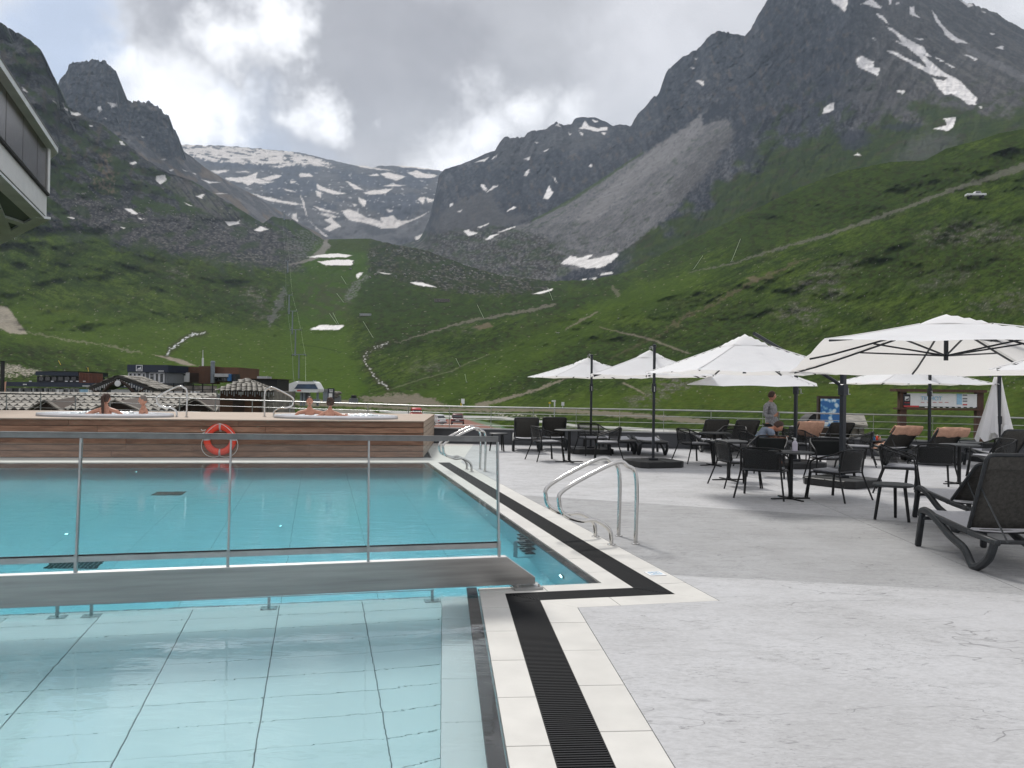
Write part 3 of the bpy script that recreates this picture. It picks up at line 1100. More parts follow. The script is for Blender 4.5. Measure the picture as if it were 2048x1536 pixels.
    for c in ([(645, 1250), (700, 1205), (760, 1215), (840, 1195), (800, 1228), (900, 1210), (970, 1187), (990, 1200), (940, 1245), (880, 1275), (800, 1278), (740, 1262)], [(870, 1312), (950, 1296), (955, 1304), (890, 1320)], [(760, 1343), (800, 1337), (790, 1350)],
              [(818, 1338), (860, 1332), (855, 1343)], [(105, 1305), (150, 1300), (215, 1310), (160, 1324), (115, 1320)], [(205, 1112), (240, 1080), (285, 1077), (230, 1108)], [(280, 1067), (380, 1030), (385, 1036), (300, 1066)],
              [(82, 1060), (112, 1047), (120, 1062), (162, 1070), (110, 1092)], [(330, 947), (370, 912), (388, 925)], [(548, 872), (560, 830), (580, 793), (592, 820), (607, 832), (577, 874)], [(602, 738), (612, 745), (628, 777), (612, 762)],
              [(430, 735), (455, 698), (470, 700), (452, 737)], [(178, 783), (200, 787), (218, 828), (190, 812)], [(218, 832), (250, 795), (282, 793), (245, 818)], [(143, 657), (222, 628), (205, 652)], [(238, 642), (277, 612), (270, 630)],
              [(433, 637), (472, 625), (462, 647)], [(545, 592), (577, 577), (570, 590)], [(758, 457), (795, 413), (812, 445), (870, 460), (923, 448), (917, 470), (860, 477), (798, 464)], [(828, 405), (862, 413), (850, 424)],
              [(618, 440), (640, 428), (648, 448)], [(758, 473), (777, 490), (770, 505)], [(1437, 180), (1470, 176), (1492, 207), (1460, 197)], [(1422, 44), (1447, 50), (1440, 58)], [(1403, 100), (1432, 106), (1425, 112)], [(813, 682), (826, 666), (834, 684)],
              [(690, 480), (712, 492), (700, 500)], [(890, 480), (915, 484), (902, 500)], [(0, 900), (15, 893), (18, 905), (0, 920)], [(45, 945), (75, 935), (55, 950)], [(160, 1040), (228, 1010), (222, 1020), (175, 1042)], [(500, 540), (520, 545), (510, 552)]):
        P.put(P.poly(Z(Z3, c), 1.5, 0.35), S * 0.97, 0.97)
    for c in ([(815, -20), (935, -20), (932, 40), (915, 72), (870, 32), (840, 20)], [(1018, 25), (1060, 5), (1080, -10), (1110, 20), (1152, 45), (1140, 55), (1060, 32)], [(1182, -20), (1225, -20), (1200, 32)], [(1325, 42), (1352, 40), (1357, 85), (1388, 112), (1330, 92)],
              [(1112, 85), (1145, 95), (1180, 130), (1200, 160), (1160, 130), (1130, 108)],
              [(1178, 168), (1215, 180), (1300, 240), (1400, 290), (1462, 360), (1410, 345), (1500, 428), (1560, 468), (1640, 508), (1700, 570), (1750, 622), (1742, 662), (1700, 665), (1650, 622), (1590, 592), (1550, 602), (1508, 560), (1468, 490), (1540, 512), (1562, 490), (1460, 472), (1350, 412), (1250, 357), (1178, 320), (1230, 328), (1340, 383), (1440, 428), (1398, 372), (1310, 300), (1218, 250), (1280, 272), (1240, 222)],
              [(1465, 62), (1490, 90), (1502, 120), (1562, 190), (1622, 238), (1702, 275), (1620, 268), (1550, 222), (1530, 180), (1488, 132)], [(985, 370), (1020, 354), (1070, 380), (1097, 388), (1100, 420), (1140, 435), (1122, 480), (1080, 455), (1000, 425)],
              [(780, 692), (810, 660), (850, 646), (842, 700), (778, 720)], [(1472, 812), (1560, 792), (1545, 748), (1622, 740), (1602, 800), (1562, 828)], [(973, 980), (1000, 970), (1022, 987)], [(1236, 570), (1302, 576), (1282, 597)], [(1658, 340), (1700, 350), (1755, 372), (1740, 384)],
              [(1868, 300), (1922, 288), (1915, 314)], [(1638, -2), (1732, 35), (1690, 42)], [(1778, 70), (1814, 77), (1800, 84)], [(1078, 234), (1117, 248), (1110, 254)], [(1752, 672), (1787, 676), (1780, 684)], [(1485, 358), (1540, 385), (1520, 390)], [(1545, 395), (1608, 425), (1590, 428)],
              [(1360, 240), (1412, 245), (1400, 255)], [(1240, 20), (1260, 10), (1268, 30)], [(1830, 205), (1858, 212), (1845, 222)], [(0, 505), (28, 515), (22, 545), (0, 530)]):
        P.put(P.poly(Z(Z4, c), 1.5, 0.35), S, 0.97)


def disp_right(U, V, D, t):
    fanm = sst(V - np.interp(U, [860, 1100, 1300, 1450], [520, 400, 300, 210]), -10, 30) * (1 - sst(U - np.interp(V, [250, 330, 420, 520], [1480, 1440, 1360, 1250]), 0, 60))
    r = 0.020 * ridged(U / 70 + V / 150, V / 120, 6, 24, 0.56) + 0.0035 * ridged(U / 13, V / 15, 4, 28)
    return r * (1 - 0.85 * fanm) + 0.0025 * fbm(U / 5, V / 5, 2, 29)


sheet('rocky_mountain', ur(700, 850, 6) + ur(850, 2060, 2.3) + ur(2060, 2800, 12),
      [[(700, 620, 1250), (860, 600, 1250), (1100, 640, 1000), (1300, 620, 850), (1700, 450, 720), (2048, 380, 640), (2800, 250, 600)],
       [(700, 560, 1700), (800, 530, 1700), (860, 500, 1700), (1000, 470, 1600), (1250, 420, 1350), (1500, 330, 1150), (1700, 300, 1100), (2048, 240, 1050), (2800, 120, 1000)],
       [(700, 550, 2100), (800, 510, 2100), (850, 485, 2100), (880, 420, 2100), (920, 400, 2100), (1100, 350, 2050), (1300, 260, 1800), (1500, 170, 1500), (1700, 120, 1500), (2048, 150, 1500), (2800, 50, 1400)],
       [(700, 540, 2400), (740, 520, 2400), (800, 490, 2400), (840, 478, 2450), (858, 440, 2500), (870, 390, 2500), (878, 350, 2500), (890, 338, 2500), (930, 326, 2500), (965, 310, 2500), (990, 300, 2400), (1000, 283, 2400), (1015, 272, 2400), (1040, 276, 2400), (1060, 262, 2400), (1095, 254, 2400), (1113, 241, 2400), (1125, 248, 2400), (1143, 247, 2500), (1150, 237, 2500), (1165, 233, 2500), (1190, 235, 2500), (1212, 243, 2500), (1226, 252, 2400),
        (1240, 247, 2200), (1262, 250, 2200), (1272, 235, 2200), (1282, 222, 2200), (1300, 200, 2150), (1318, 185, 2100), (1326, 160, 2050), (1333, 142, 2000), (1352, 122, 2000), (1380, 105, 2000), (1402, 92, 2000), (1420, 68, 1950), (1436, 61, 1900), (1455, 64, 1900), (1490, 70, 1850), (1500, 60, 1800), (1512, 35, 1800), (1530, 8, 1800), (1545, -20, 1800),
        (1600, -90, 1900), (1700, -140, 2000), (1800, -110, 2000), (1880, -40, 2000), (1919, -2, 2000), (1963, 13, 2000), (1992, 25, 2000), (2017, 41, 2000), (2048, 57, 2000), (2200, 110, 1900), (2800, 200, 1700)]],
      [90, 70, 90], paint_right, disp_right,
      lambda U, V: (6.5 * ridged(U / 30, U * 0, 5, 23, 0.62) - 2 + 2.0 * fbm(U / 5, U * 0, 2, 25)) * sst(U, 980, 1010) * (1 - 0.75 * sst(U, 1140, 1150) * (1 - sst(U, 1230, 1260))) + 1.5 * fbm(U / 20, U * 0, 4, 29), terrain_mat('mountain_ground', 0.05, 0.7, 3.0), skirt=600)


# ---- near slopes, valley and floor in one sheet
def paint_near(P):
    u, v = P.u, P.v
    P.put(np.ones_like(u), G_MID)
    a = P.n(120, 45, 5, 71, 0.1)
    tilt = np.where(u < 640, 0.35, -0.40)
    b = np.where(u < 640, P.n(60, 10, 5, 72, 0.38, 0.6), P.n(60, 10, 5, 73, -0.42, 0.6))
    P.put(sst(a, 0.0, 0.5), G_DARK * 1.2, 0.55)
    P.put(sst(-a, 0.0, 0.45), G_LIGHT, 0.45)
    P.put(sst(b, 0.08, 0.45), G_DARK, 0.62)
    P.put(sst(-b, 0.12, 0.5), G_LIGHT, 0.42)
    P.put(sst(P.n(90, 30, 5, 74, -0.3), 0.3, 0.6), BROWN, 0.3)
    rot_ = 0
    lrot, rrot = 0.32, -0.42
    c3 = np.where(u < 640, P.n(15, 4.2, 4, 75, lrot, 0.65), P.n(15, 4.2, 4, 175, rrot, 0.65))
    clus = P.n(110, 45, 4, 176)
    P.put(sst(c3 + 0.35 * clus, 0.18, 0.42), G_DARK * 0.95, 0.5)
    P.put(sst(-c3 - 0.2 * clus, 0.28, 0.52), G_LIGHT * 1.1, 0.35)
    c4 = P.n(4.4, 2.6, 2, 177)
    P.put(sst(c4 + 0.3 * clus, 0.35, 0.6), G_DARK * 0.7, 0.55)
    P.put(sst(-c4, 0.4, 0.7), G_DRY * 1.1, 0.30)
    c5 = np.where(u < 640, P.r(60, 15, 4, 178, lrot), P.r(60, 15, 4, 179, rrot))
    P.put(sst(c5, 0.55, 0.72), G_DARK * 0.8, 0.5)
    P.put(sst(-c5, 0.1, 0.35), G_LIGHT, 0.25)
    # smooth pistes
    for pl, col, amt in (([(640, 480), (745, 480), (740, 560), (700, 640), (690, 690), (740, 790), (600, 800), (560, 740), (575, 560), (600, 520)], G_MID * (1.05, 1.2, 1.0), 0.75),
                         ([(0, 590), (120, 615), (300, 645), (520, 655), (700, 655), (720, 790), (560, 790), (400, 760), (280, 730), (120, 690), (0, 680)], G_LIGHT * (0.80, 0.88, 0.8), 0.72),
                         ([(740, 800), (900, 730), (1100, 640), (1250, 570), (1450, 530), (1340, 600), (1150, 690), (980, 780), (860, 810)], G_LIGHT * (0.72, 0.8, 0.75), 0.6),
                         ([(860, 812), (1060, 808), (1380, 760), (2048, 790), (2048, 830), (1500, 815), (1000, 822)], G_LIGHT * (0.78, 0.82, 0.7), 0.6)):
        P.put(P.poly(pl, 26, 2.0), np.asarray(col) * 1.0, amt)
    pst = P.poly([(600, 560), (720, 560), (700, 635), (640, 640), (590, 610)], 50, 2.5) * sst(P.n(22, 9, 4, 199) + .25, 0, .35)
    P.put(pst, (0.050, 0.046, 0.034), 0.6)
    P.put(P.poly([(640, 480), (745, 478), (740, 505), (650, 503)], 8, 1), G_DRY * 0.55, 0.5)
    # shrub-dark humps
    for pl, amt in (([(700, 620), (735, 548), (800, 560), (880, 590), (960, 600), (1200, 585), (1260, 560), (1240, 590), (1100, 625), (950, 640), (860, 690), (760, 690)], 0.72), ([(760, 795), (860, 730), (1000, 660), (1180, 590), (1160, 620), (1000, 700), (850, 780)], 0.5),
                    ([(850, 540), (1100, 562), (1260, 545), (1440, 455), (1600, 380), (1690, 345), (1500, 460), (1300, 555), (1100, 600)], 0.6), ([(1500, 430), (1690, 345), (1850, 330), (2048, 265), (2048, 340), (1800, 420), (1450, 520)], 0.55),
                    ([(950, 790), (1120, 700), (1350, 640), (1500, 600), (1560, 640), (1400, 700), (1150, 760)], 0.45), ([(1580, 580), (1700, 500), (1800, 450), (2048, 430), (2048, 560), (1800, 560)], 0.4),
                    ([(0, 690), (150, 700), (250, 740), (200, 800), (0, 800)], 0.35), ([(250, 500), (500, 540), (620, 600), (560, 650), (350, 600)], 0.28)):
        P.put(P.poly(pl, 26, 2.2), G_DARK * 1.25, amt)
        P.put(P.poly(pl, 20, 2.2) * sst(P.n(14, 6, 4, 76), 0.05, 0.35), BROWN * 0.6, 0.5)
    # rocky left mountain
    vb = np.interp(u, [-700, 0, 100, 200, 350, 480, 560, 620, 650], [420, 455, 462, 485, 512, 528, 535, 510, 480])
    rk = sst(vb - v + P.n(50, 22, 5, 77, 0.4) * 34, -10, 20) * (1 - sst(u, 650, 690))
    k = P.n(26, 11, 5, 78, 0.45, 0.65)
    P.put(rk, ROCK * (0.92, 0.84, 0.74), 0.9)
    P.put(rk * sst(k, 0.05, 0.3), ROCK_D * 1.0, 0.8)
    P.put(rk * sst(-k, 0.12, 0.35), ROCK_L * 0.95, 0.5)
    P.put(rk * sst(P.r(22, 12, 5, 190, 0.5), 0.5, 0.66), ROCK_D * 0.7, 0.7)
    P.put(rk * sst(P.n(5, 4, 2, 191), 0.25, 0.5), ROCK_L, 0.5)
    P.put(rk * sst(-P.n(6, 4, 2, 192), 0.25, 0.5), ROCK_D * 0.8, 0.6)
    gpatch = sst(P.n(44, 18, 5, 79, 0.55) + 0.35 * sst(v, 250, 420) - 0.9 * P.poly([(130, 390), (560, 480), (560, 520), (350, 500), (140, 440)], 30, 2), 0.02, 0.3)
    P.put(rk * gpatch, G_DARK * 1.35, 0.85)
    P.put(rk * gpatch * sst(P.n(16, 8, 3, 80), 0.0, 0.4), G_MID * 0.75, 0.7)
    P.put(rk * sst(P.n(17, 30, 4, 81, 0.2), 0.28, 0.5) * (1 - sst(v, 330, 420)), TAN * 0.55, 0.5)
    for c in ([(740, 870), (800, 780), (860, 790), (850, 870), (900, 940), (880, 1040), (820, 1020), (790, 940), (740, 910)], [(690, 1000), (800, 960), (870, 960), (890, 1100), (780, 1120)]):
        P.put(P.poly(Z(Z8, c), 5, 1.2) * sst(P.n(6, 9, 3, 82), -0.1, 0.25), TAN * 0.95, 0.85)
    rib = P.poly(Z(Z1, [(960, 1080), (1020, 1030), (1100, 1060), (1230, 1120), (1330, 1200), (1430, 1280), (1420, 1330), (1300, 1290), (1180, 1230), (1060, 1150)]), 4, 1.0)
    P.put(rib, ROCK_L * (1, 0.95, 0.85), 0.6)
    P.put(rib * sst(P.n(22, 4, 4, 83, 0.9), 0.0, 0.35), ROCK_D, 0.8)
    bd = P.poly([(130, 385), (300, 430), (420, 430), (560, 465), (610, 500), (600, 545), (480, 525), (330, 500), (220, 470), (140, 430)], 16, 2)
    sp = P.n(4.0, 2.6, 2, 84)
    P.put(bd, ROCK * (0.85, 0.78, 0.70), 0.7)
    rubble(P, bd, 184, SCREE_L * (1.0, 0.95, 0.88), ROCK_D * (0.85, 0.78, 0.7))
    P.put(P.poly([(600, 455), (648, 480), (632, 500), (600, 520), (570, 500)], 8, 1.5) * sst(sp, -0.1, 0.3), SCREE_L * 0.8, 0.6)
    mh = P.poly([(745, 480), (860, 495), (1000, 550), (1100, 562), (1100, 585), (960, 590), (850, 575), (740, 545), (735, 500)], 12, 1.5)
    P.put(mh, BROWN * 0.75, 0.7)
    rubble(P, mh, 194, SCREE_L * 1.0, ROCK_D)
    P.put(mh * sst(P.n(20, 9, 3, 85), 0, 0.3), G_DARK, 0.6)
    P.put(P.poly(Z(Z6, [(270, 400), (330, 320), (400, 280), (380, 330), (300, 440), (260, 450)]), 6, 1.0) * sst(sp, -0.2, 0.2), SCREE_L * 0.9, 0.7)
    # scree spots in the meadow
    for c, amt in ((Z(Z5, [(1425, 565), (1450, 520), (1495, 505), (1565, 570), (1550, 612), (1470, 592)]), 0.75), (Z(Z5, [(990, 410), (1100, 422), (1092, 440), (1000, 442)]), 0.8), (Z(Z5, [(1480, 690), (1560, 640), (1590, 700), (1560, 740)]), 0.5),
                   (Z(Z7, [(300, 975), (380, 960), (460, 1010), (330, 1050), (290, 1090), (100, 1115), (130, 1080), (250, 1040)]), 0.75), (Z(Z7, [(930, 560), (960, 510), (1100, 440), (1240, 405), (1250, 440), (1130, 480), (1180, 560), (1130, 610), (1060, 560)]), 0.55),
                   (Z(Z7, [(820, 650), (960, 600), (1040, 640), (1090, 700), (980, 720), (850, 690)]), 0.5), (Z(Z7, [(1520, 290), (1700, 230), (1900, 230), (2048, 270), (2048, 330), (1800, 330), (1560, 340)]), 0.45), (Z(Z7, [(1500, 520), (1700, 470), (1820, 440), (1750, 520), (1560, 560)]), 0.35),
                   (Z(Z7, [(1750, 640), (2048, 540), (2048, 640), (1900, 660)]), 0.4), (Z(Z6, [(620, 850), (700, 810), (860, 800), (880, 830), (760, 870)]), 0.35), (Z(Z6, [(900, 620), (980, 590), (1040, 600), (960, 640)]), 0.35)):
        mk = P.poly(c, 26, 2.6) * sst(P.n(20, 8, 4, 189) + .12, -0.1, 0.25)
        P.put(mk, (0.105, 0.095, 0.08), amt * .9)
        P.put(mk * sst(sp, 0.2, 0.4), SCREE_L, amt * 0.7)
        P.put(mk * sst(-sp, 0.25, 0.5), G_DARK, amt * 0.6)
    # tracks and roads
    for pts, wd, col, amt, wr in ((Z(Z7, [(430, 470), (640, 428), (900, 345), (1100, 290), (1300, 220), (1500, 150), (1700, 72), (1900, 8), (2100, -60)]), [2, 3.5, 5.5, 6.5, 7, 7, 8, 13, 15], (0.125, 0.12, 0.105), 0.62, 0.9),
                                  (Z(Z7, [(1030, 398), (950, 420), (850, 470), (740, 518), (620, 580), (500, 650), (400, 690), (290, 770)]), [2, 5, 7, 10, 6, 6, 9, 3], TAN * 0.8, 0.55, 1.6),
                                  (Z(Z7, [(290, 770), (150, 840), (50, 885)]), 3, TAN * 0.7, 0.5, 0.8), (Z(Z7, [(0, 735), (120, 765), (240, 792), (430, 862)]), [1.5, 2.5, 4, 3], DIRT * 0.9, 0.75, 0.4), (Z(Z7, [(110, 1005), (160, 1025), (210, 1055)]), 3, DIRT, 0.8, 0.4),
                                  (Z(Z6, [(560, 690), (680, 655), (850, 600), (1000, 560), (1150, 533), (1300, 508), (1490, 465)]), [2, 3, 4, 4.5, 4.5, 5, 6], (0.15, 0.135, 0.115), 0.65, 0.8), (Z(Z6, [(1550, 612), (1640, 560), (1740, 510)]), [2, 4, 3], (0.17, 0.15, 0.12), 0.7, 0.6),
                                  (Z(Z6, [(530, 962), (700, 905), (900, 850), (1000, 800), (1110, 755)]), 1.6, (0.15, 0.16, 0.10), 0.6, 0.3), (Z(Z6, [(1040, 1060), (1200, 1018), (1400, 960), (1500, 915), (1620, 885)]), [9, 6, 5, 4, 2], DIRT * 0.95, 0.8, 0.8),
                                  (Z(Z6, [(0, 700), (120, 715), (240, 745)]), 1.6, G_DARK, 0.7, 0.3), (Z(Z2, [(1030, 790), (1032, 850)]), 8, GRAVEL * 0.8, 0.85, 0.4), (Z(Z2, [(1035, 850), (1000, 895), (940, 930)]), [14, 15, 8], GRAVEL * 0.85, 0.85, 0.5), (Z(Z2, [(940, 935), (810, 965)]), [7, 3], GRAVEL * 0.8, 0.8, 0.4),
                                  (Z(Z6, [(1830, 360), (1860, 410)]), 7, (0.15, 0.14, 0.11), 0.5, 0.6), (Z(Z5, [(150, 770), (420, 825), (640, 850), (740, 880), (830, 895)]), [2, 3, 3, 5, 2], (0.18, 0.17, 0.13), 0.6, 1.0),
                                  (Z(Z5, [(1660, 520), (1640, 600), (1600, 680), (1570, 740)]), [10, 14, 12, 6], SCREE * 1.1, 0.55, 1.6), (Z(Z5, [(0, 980), (200, 1000), (260, 1010)]), [14, 9, 3], (0.22, 0.20, 0.17), 0.5, 1.6)):
        P.put(P.line(pts, wd, 2.0, wr), col, amt)
    P.put(P.poly(Z(Z5, [(-20, 620), (40, 622), (90, 690), (162, 787), (60, 780), (0, 752), (-20, 750)]), 2.5, 0.3), DIRT * (1.35, 1.4, 1.42), 0.95)
    P.put(P.poly(Z(Z5, [(890, 905), (1000, 918), (1080, 938), (1150, 970), (1080, 968), (960, 925)]), 2, 0.3), DIRT * 1.2, 0.9)
    P.put(P.poly(Z(Z6, [(1010, 600), (1110, 568), (1132, 590), (1060, 612)]), 3, 0.5), TAN, 0.75)
    P.put(P.poly(Z(Z7, [(700, 500), (740, 485), (780, 500), (760, 520)]), 3, 0.5), TAN * 1.1, 0.6)
    # white water of the streams with boulders
    s1 = P.line(Z(Z5, [(978, 908), (1000, 870), (1040, 845), (1085, 808), (1140, 785), (1200, 778)]), [2.5, 3.5, 3, 2.6, 1.8, 1], 2.0, 0.8)
    P.put(P.line(Z(Z5, [(978, 908), (1000, 870), (1040, 845), (1085, 808), (1140, 785), (1200, 778)]), 13, 5, 1.0), BROWN, 0.6)
    P.put(s1 * sst(P.n(5, 4, 2, 86), -0.5, -0.1), (0.60, 0.62, 0.64), 0.9)
    P.put(P.line(Z(Z6, [(520, 690), (430, 720), (378, 770), (380, 810), (430, 880), (470, 920), (525, 965)]), 12, 7, 1.2), BROWN * 0.9, 0.6)
    s2 = P.line(Z(Z6, [(520, 690), (430, 720), (378, 770), (380, 810), (430, 880), (470, 920), (525, 965)]), [1.8, 1.2, 1.5, 1.9, 1.9, 1.6, 1.6], 2.0, 1.0)
    P.put(s2 * sst(P.n(5, 4, 2, 87), -0.45, 0.0), (0.52, 0.52, 0.52), 0.9)
    # snow leftovers
    for z, cs in ((Z2, ([(915, 920), (1000, 905), (1100, 898), (1182, 910), (1150, 919), (1000, 921)], [(978, 945), (1100, 934), (1190, 937), (1182, 967), (1030, 966)], [(1208, 1020), (1225, 1012), (1246, 1012), (1213, 1047)], [(1333, 1008), (1417, 1017), (1380, 1020)],
                         [(1520, 1065), (1600, 1069), (1680, 1096), (1600, 1090), (1560, 1082)], [(935, 1345), (1010, 1320), (1130, 1317), (1100, 1345)], [(35, 445), (90, 438), (96, 470), (62, 492), (32, 472)], [(265, 562), (322, 548), (302, 577)], [(203, 600), (252, 622), (222, 614)],
                         [(438, 712), (500, 712), (526, 703), (520, 724), (460, 737)], [(608, 762), (650, 738), (692, 757), (640, 770)])),
                  (Z6, ([(1362, 402), (1430, 385), (1480, 372), (1475, 385), (1400, 403)], [(1640, 318), (1672, 312), (1660, 324)], [(1695, 312), (1740, 310), (1720, 322)], [(60, 606), (120, 585), (258, 588), (230, 614)])),
                  (Z8, ([(160, 283), (185, 292), (218, 330), (190, 318)], [(405, 388), (462, 420), (455, 428)], [(478, 433), (520, 455), (560, 482), (628, 480), (622, 497), (590, 508), (540, 490)], [(915, 695), (940, 700), (960, 735), (930, 725)], [(995, 870), (1040, 853), (1047, 868), (1020, 882)],
                         [(955, 1218), (1000, 1220), (1060, 1255), (1040, 1265), (990, 1240)], [(1060, 1288), (1110, 1295), (1090, 1304)], [(515, 1280), (580, 1290), (565, 1300)], [(925, 1355), (965, 1362), (950, 1370)], [(680, 575), (718, 585), (700, 592)]))):
        for c in cs:
            P.put(P.poly(Z(z, c), 1.3, 0.25), SNOW, 0.97)
    # stones lying in the grass
    st = P.n(5.5, 3.2, 1, 88)
    P.put(sst(st, 1.25, 1.35) * sst(v, 470, 520) * (1 - sst(v, 800, 806)), (0.22, 0.21, 0.19), 0.6)
    P.put(sst(P.n(9, 3, 1, 90), 1.1, 1.25) * sst(v, 480, 520) * (1 - sst(v, 800, 806)), (0.22, 0.2, 0.16), 0.5)
    # yellow flower haze
    P.put(P.poly([(1250, 790), (1500, 770), (2100, 760), (2100, 840), (1300, 815)], 30, 2) * sst(P.n(22, 5, 4, 91), 0.0, 0.6), (0.075, 0.085, 0.016), 0.35)
    P.put(P.poly(Z(Z5, [(180, 630), (420, 640), (520, 665), (300, 660)]), 12, 1.5), (0.09, 0.10, 0.02), 0.3)
    # valley floor: dirt, road, car park
    P.put(P.poly([(716, 796), (800, 788), (840, 790), (880, 803), (892, 812), (800, 809), (740, 803)], 5, 1.2), DIRT * 0.85, 0.85)
    P.put(P.poly([(560, 800), (690, 800), (770, 812), (870, 816), (1110, 817), (1250, 824), (1400, 838), (1500, 855), (1300, 838), (1100, 824), (860, 822), (700, 813), (600, 812)], 3, 0.6), DIRT * 0.9, 0.8)
    P.put(P.poly([(600, 818), (740, 820), (770, 832), (700, 838), (600, 838)], 3, 0.5), GRAVEL, 0.85)
    P.put(P.line([(760, 822), (900, 833), (1000, 835), (1080, 843), (1160, 852), (1260, 857), (1420, 868)], [4, 5, 4, 4, 4, 5, 6], 1.5, 0.1), (0.42, 0.42, 0.41), 0.9)
    P.put(P.poly([(820, 838), (940, 838), (1000, 850), (1010, 870), (800, 870)], 2, 0.1), (0.27, 0.15, 0.13), 0.85)
    P.put(P.poly([(930, 838), (945, 838), (1000, 850), (1010, 856), (990, 856)], 2, 0.1), (0.10, 0.20, 0.13), 0.7)
    P.put(P.line([(1100, 862), (1400, 870), (1700, 890)], 10, 3, 0.3), GRAVEL * 0.95, 0.8)
    P.put(P.line([(980, 829), (1050, 832), (1110, 836)], 3, 2, 1.6) * sst(sp, -0.2, 0.2), (0.4, 0.38, 0.33), 0.8)
    P.put(P.poly(Z5 and Z(Z5, [(0, 985), (60, 960), (230, 1000), (250, 1030), (100, 1030), (0, 1050)]), 4, 1.5) * sst(sp, -0.1, 0.25), (0.32, 0.29, 0.25), 0.8)


def flat(u, D):
    return (u, float(HOR(u)) + (CAMZ - GZ) * F / D, D)


top_near = [(-700, -150, 900), (0, 43, 950), (20, 56, 960), (51, 73, 970), (82, 98, 980), (91, 116, 990), (97, 137, 1000), (113, 164, 1010), (120, 202, 1020), (164, 229, 1080), (205, 249, 1120), (232, 270, 1160), (290, 318, 1250), (335, 345, 1320), (386, 362, 1380), (420, 383, 1400), (461, 407, 1450), (526, 447, 1500), (545, 433, 1450), (585, 440, 1400), (620, 462, 1400), (645, 479, 1400), (740, 477, 1400),
            (765, 484, 1300), (850, 500, 1250), (930, 530, 1200), (1000, 551, 1150), (1100, 562, 1050), (1180, 560, 980), (1250, 545, 900), (1300, 520, 850), (1440, 452, 740), (1600, 375, 640), (1685, 343, 600), (1780, 324, 570), (1849, 321, 550), (1893, 297, 540), (1950, 282, 530), (2001, 266, 520), (2048, 258, 510), (2800, 60, 480)]
near_us = ur(-700, -20, 14) + ur(-20, 2060, 2.3) + ur(2060, 2820, 14)
near_lines = [
    [flat(u, 12) for u in (-700, 2820)],
    [flat(u, 90) for u in (-700, 2820)],
    [flat(-700, 200), flat(0, 260), flat(500, 320), flat(760, 330), flat(1100, 290), flat(1400, 260), flat(1700, 240), flat(2048, 195), flat(2820, 150)],
    [(-700, 640, 420), (0, 660, 480), (300, 665, 560), (600, 655, 650), (740, 650, 650), (900, 660, 560), (1100, 640, 520), (1300, 600, 480), (1500, 560, 430), (1700, 500, 400), (2048, 420, 360), (2820, 300, 330)],
    [(-700, 400, 600), (0, 480, 650), (300, 510, 800), (560, 540, 1000), (650, 530, 1050), (740, 530, 1050), (900, 575, 900), (1100, 600, 750), (1300, 555, 690), (1500, 470, 600), (1700, 400, 520), (1850, 350, 480), (2048, 285, 450), (2820, 120, 430)],
    top_near]


def disp_near(U, V, D, t):
    a = sst(D, 230, 420)
    hump = 0.035 * fbm(U / 170, V / 60, 3, 92) + 0.009 * fbm((U * 0.9 + V * 0.4) / 60, (V * 0.9 + U * np.where(U < 640, -0.35, 0.4)) / 26, 4, 93) + 0.0022 * fbm(U / 9, V / 7, 3, 94)
    rk = sst(480 - V, 0, 80) * (1 - sst(U, 620, 660))
    return a * hump * (1 + 0 * D) + rk * (0.016 * ridged((U - V * .3) / 60, (U * .4 + V) / 80, 6, 95, 0.56) + 0.003 * ridged(U / 11, V / 14, 3, 96))


NEAR, NXYZ = sheet('valley_ground', near_us, near_lines, [10, 44, 175, 85, 190], paint_near, disp_near,
                   lambda U, V: (5.0 * ridged(U / 24, U * 0, 5, 97, 0.6) - 1.5 + 1.5 * fbm(U / 5, U * 0, 2, 99)) * (1 - sst(U, 110, 320)) + 1.4 * fbm(U / 12, U * 0, 4, 98) * (1 - 0.6 * sst(U, 640, 660) * (1 - sst(U, 740, 760))),
                   terrain_mat('valley_grass', 0.35, 0.55, 0.8), skirt=150)
bpy.context.view_layer.update()


def hit(u, v):
    r = raydir(u, v)
    ok, loc, nor, idx = NEAR.ray_cast(Vector((0, 0, CAMZ)) + Vector(r) * 30, Vector(r).normalized())
    return loc if ok else at(u, v, GZ)


# loose boulders scattered over the lower slopes: one mass of stones
def boulders():
    mb = MB()
    rnd = random.Random(5)
    spots = []
    for _ in range(230):
        u = rnd.uniform(-60, 2100)
        lo = 540 if u < 700 else (600 if u < 1200 else 480)
        spots.append((u, rnd.uniform(lo, 800), rnd.uniform(0.25, 0.7)))
    for _ in range(170):
        spots.append((rnd.gauss(960, 120), rnd.uniform(500, 560), rnd.uniform(0.8, 2.4)))
    for _ in range(170):
        u = rnd.uniform(150, 600)
        spots.append((u, 400 + (u - 130) * 0.2 + rnd.gauss(0, 26), rnd.uniform(0.8, 2.2)))
    for u, v, s in spots:
        p = hit(u, v)
        if p.y < 150:
            continue
        k = s * (0.35 + p.y / 1700)
        b = len(mb.v)
        mb.ball((p.x, p.y, p.z + 0.1 * k), (k * rnd.uniform(0.7, 1.3), k * rnd.uniform(0.7, 1.3), k * rnd.uniform(0.45, 0.9)), 6, 4)
        for i in range(b, len(mb.v)):
            x, y, z = mb.v[i]
            mb.v[i] = (x + rnd.uniform(-.2, .2) * k, y + rnd.uniform(-.2, .2) * k, z + rnd.uniform(-.15, .15) * k)
    o = mb.build('boulders', mat('grey_boulder', (0.20, 0.195, 0.18), 0.9, 0, 0.3, 0.6))
    tag(o, 'grey boulders scattered over the green slopes', 'boulders', kind='stuff')


boulders()


# ------------------------------------------------------------------ pool complex
def v2(p): return Vector((p[0], p[1]))


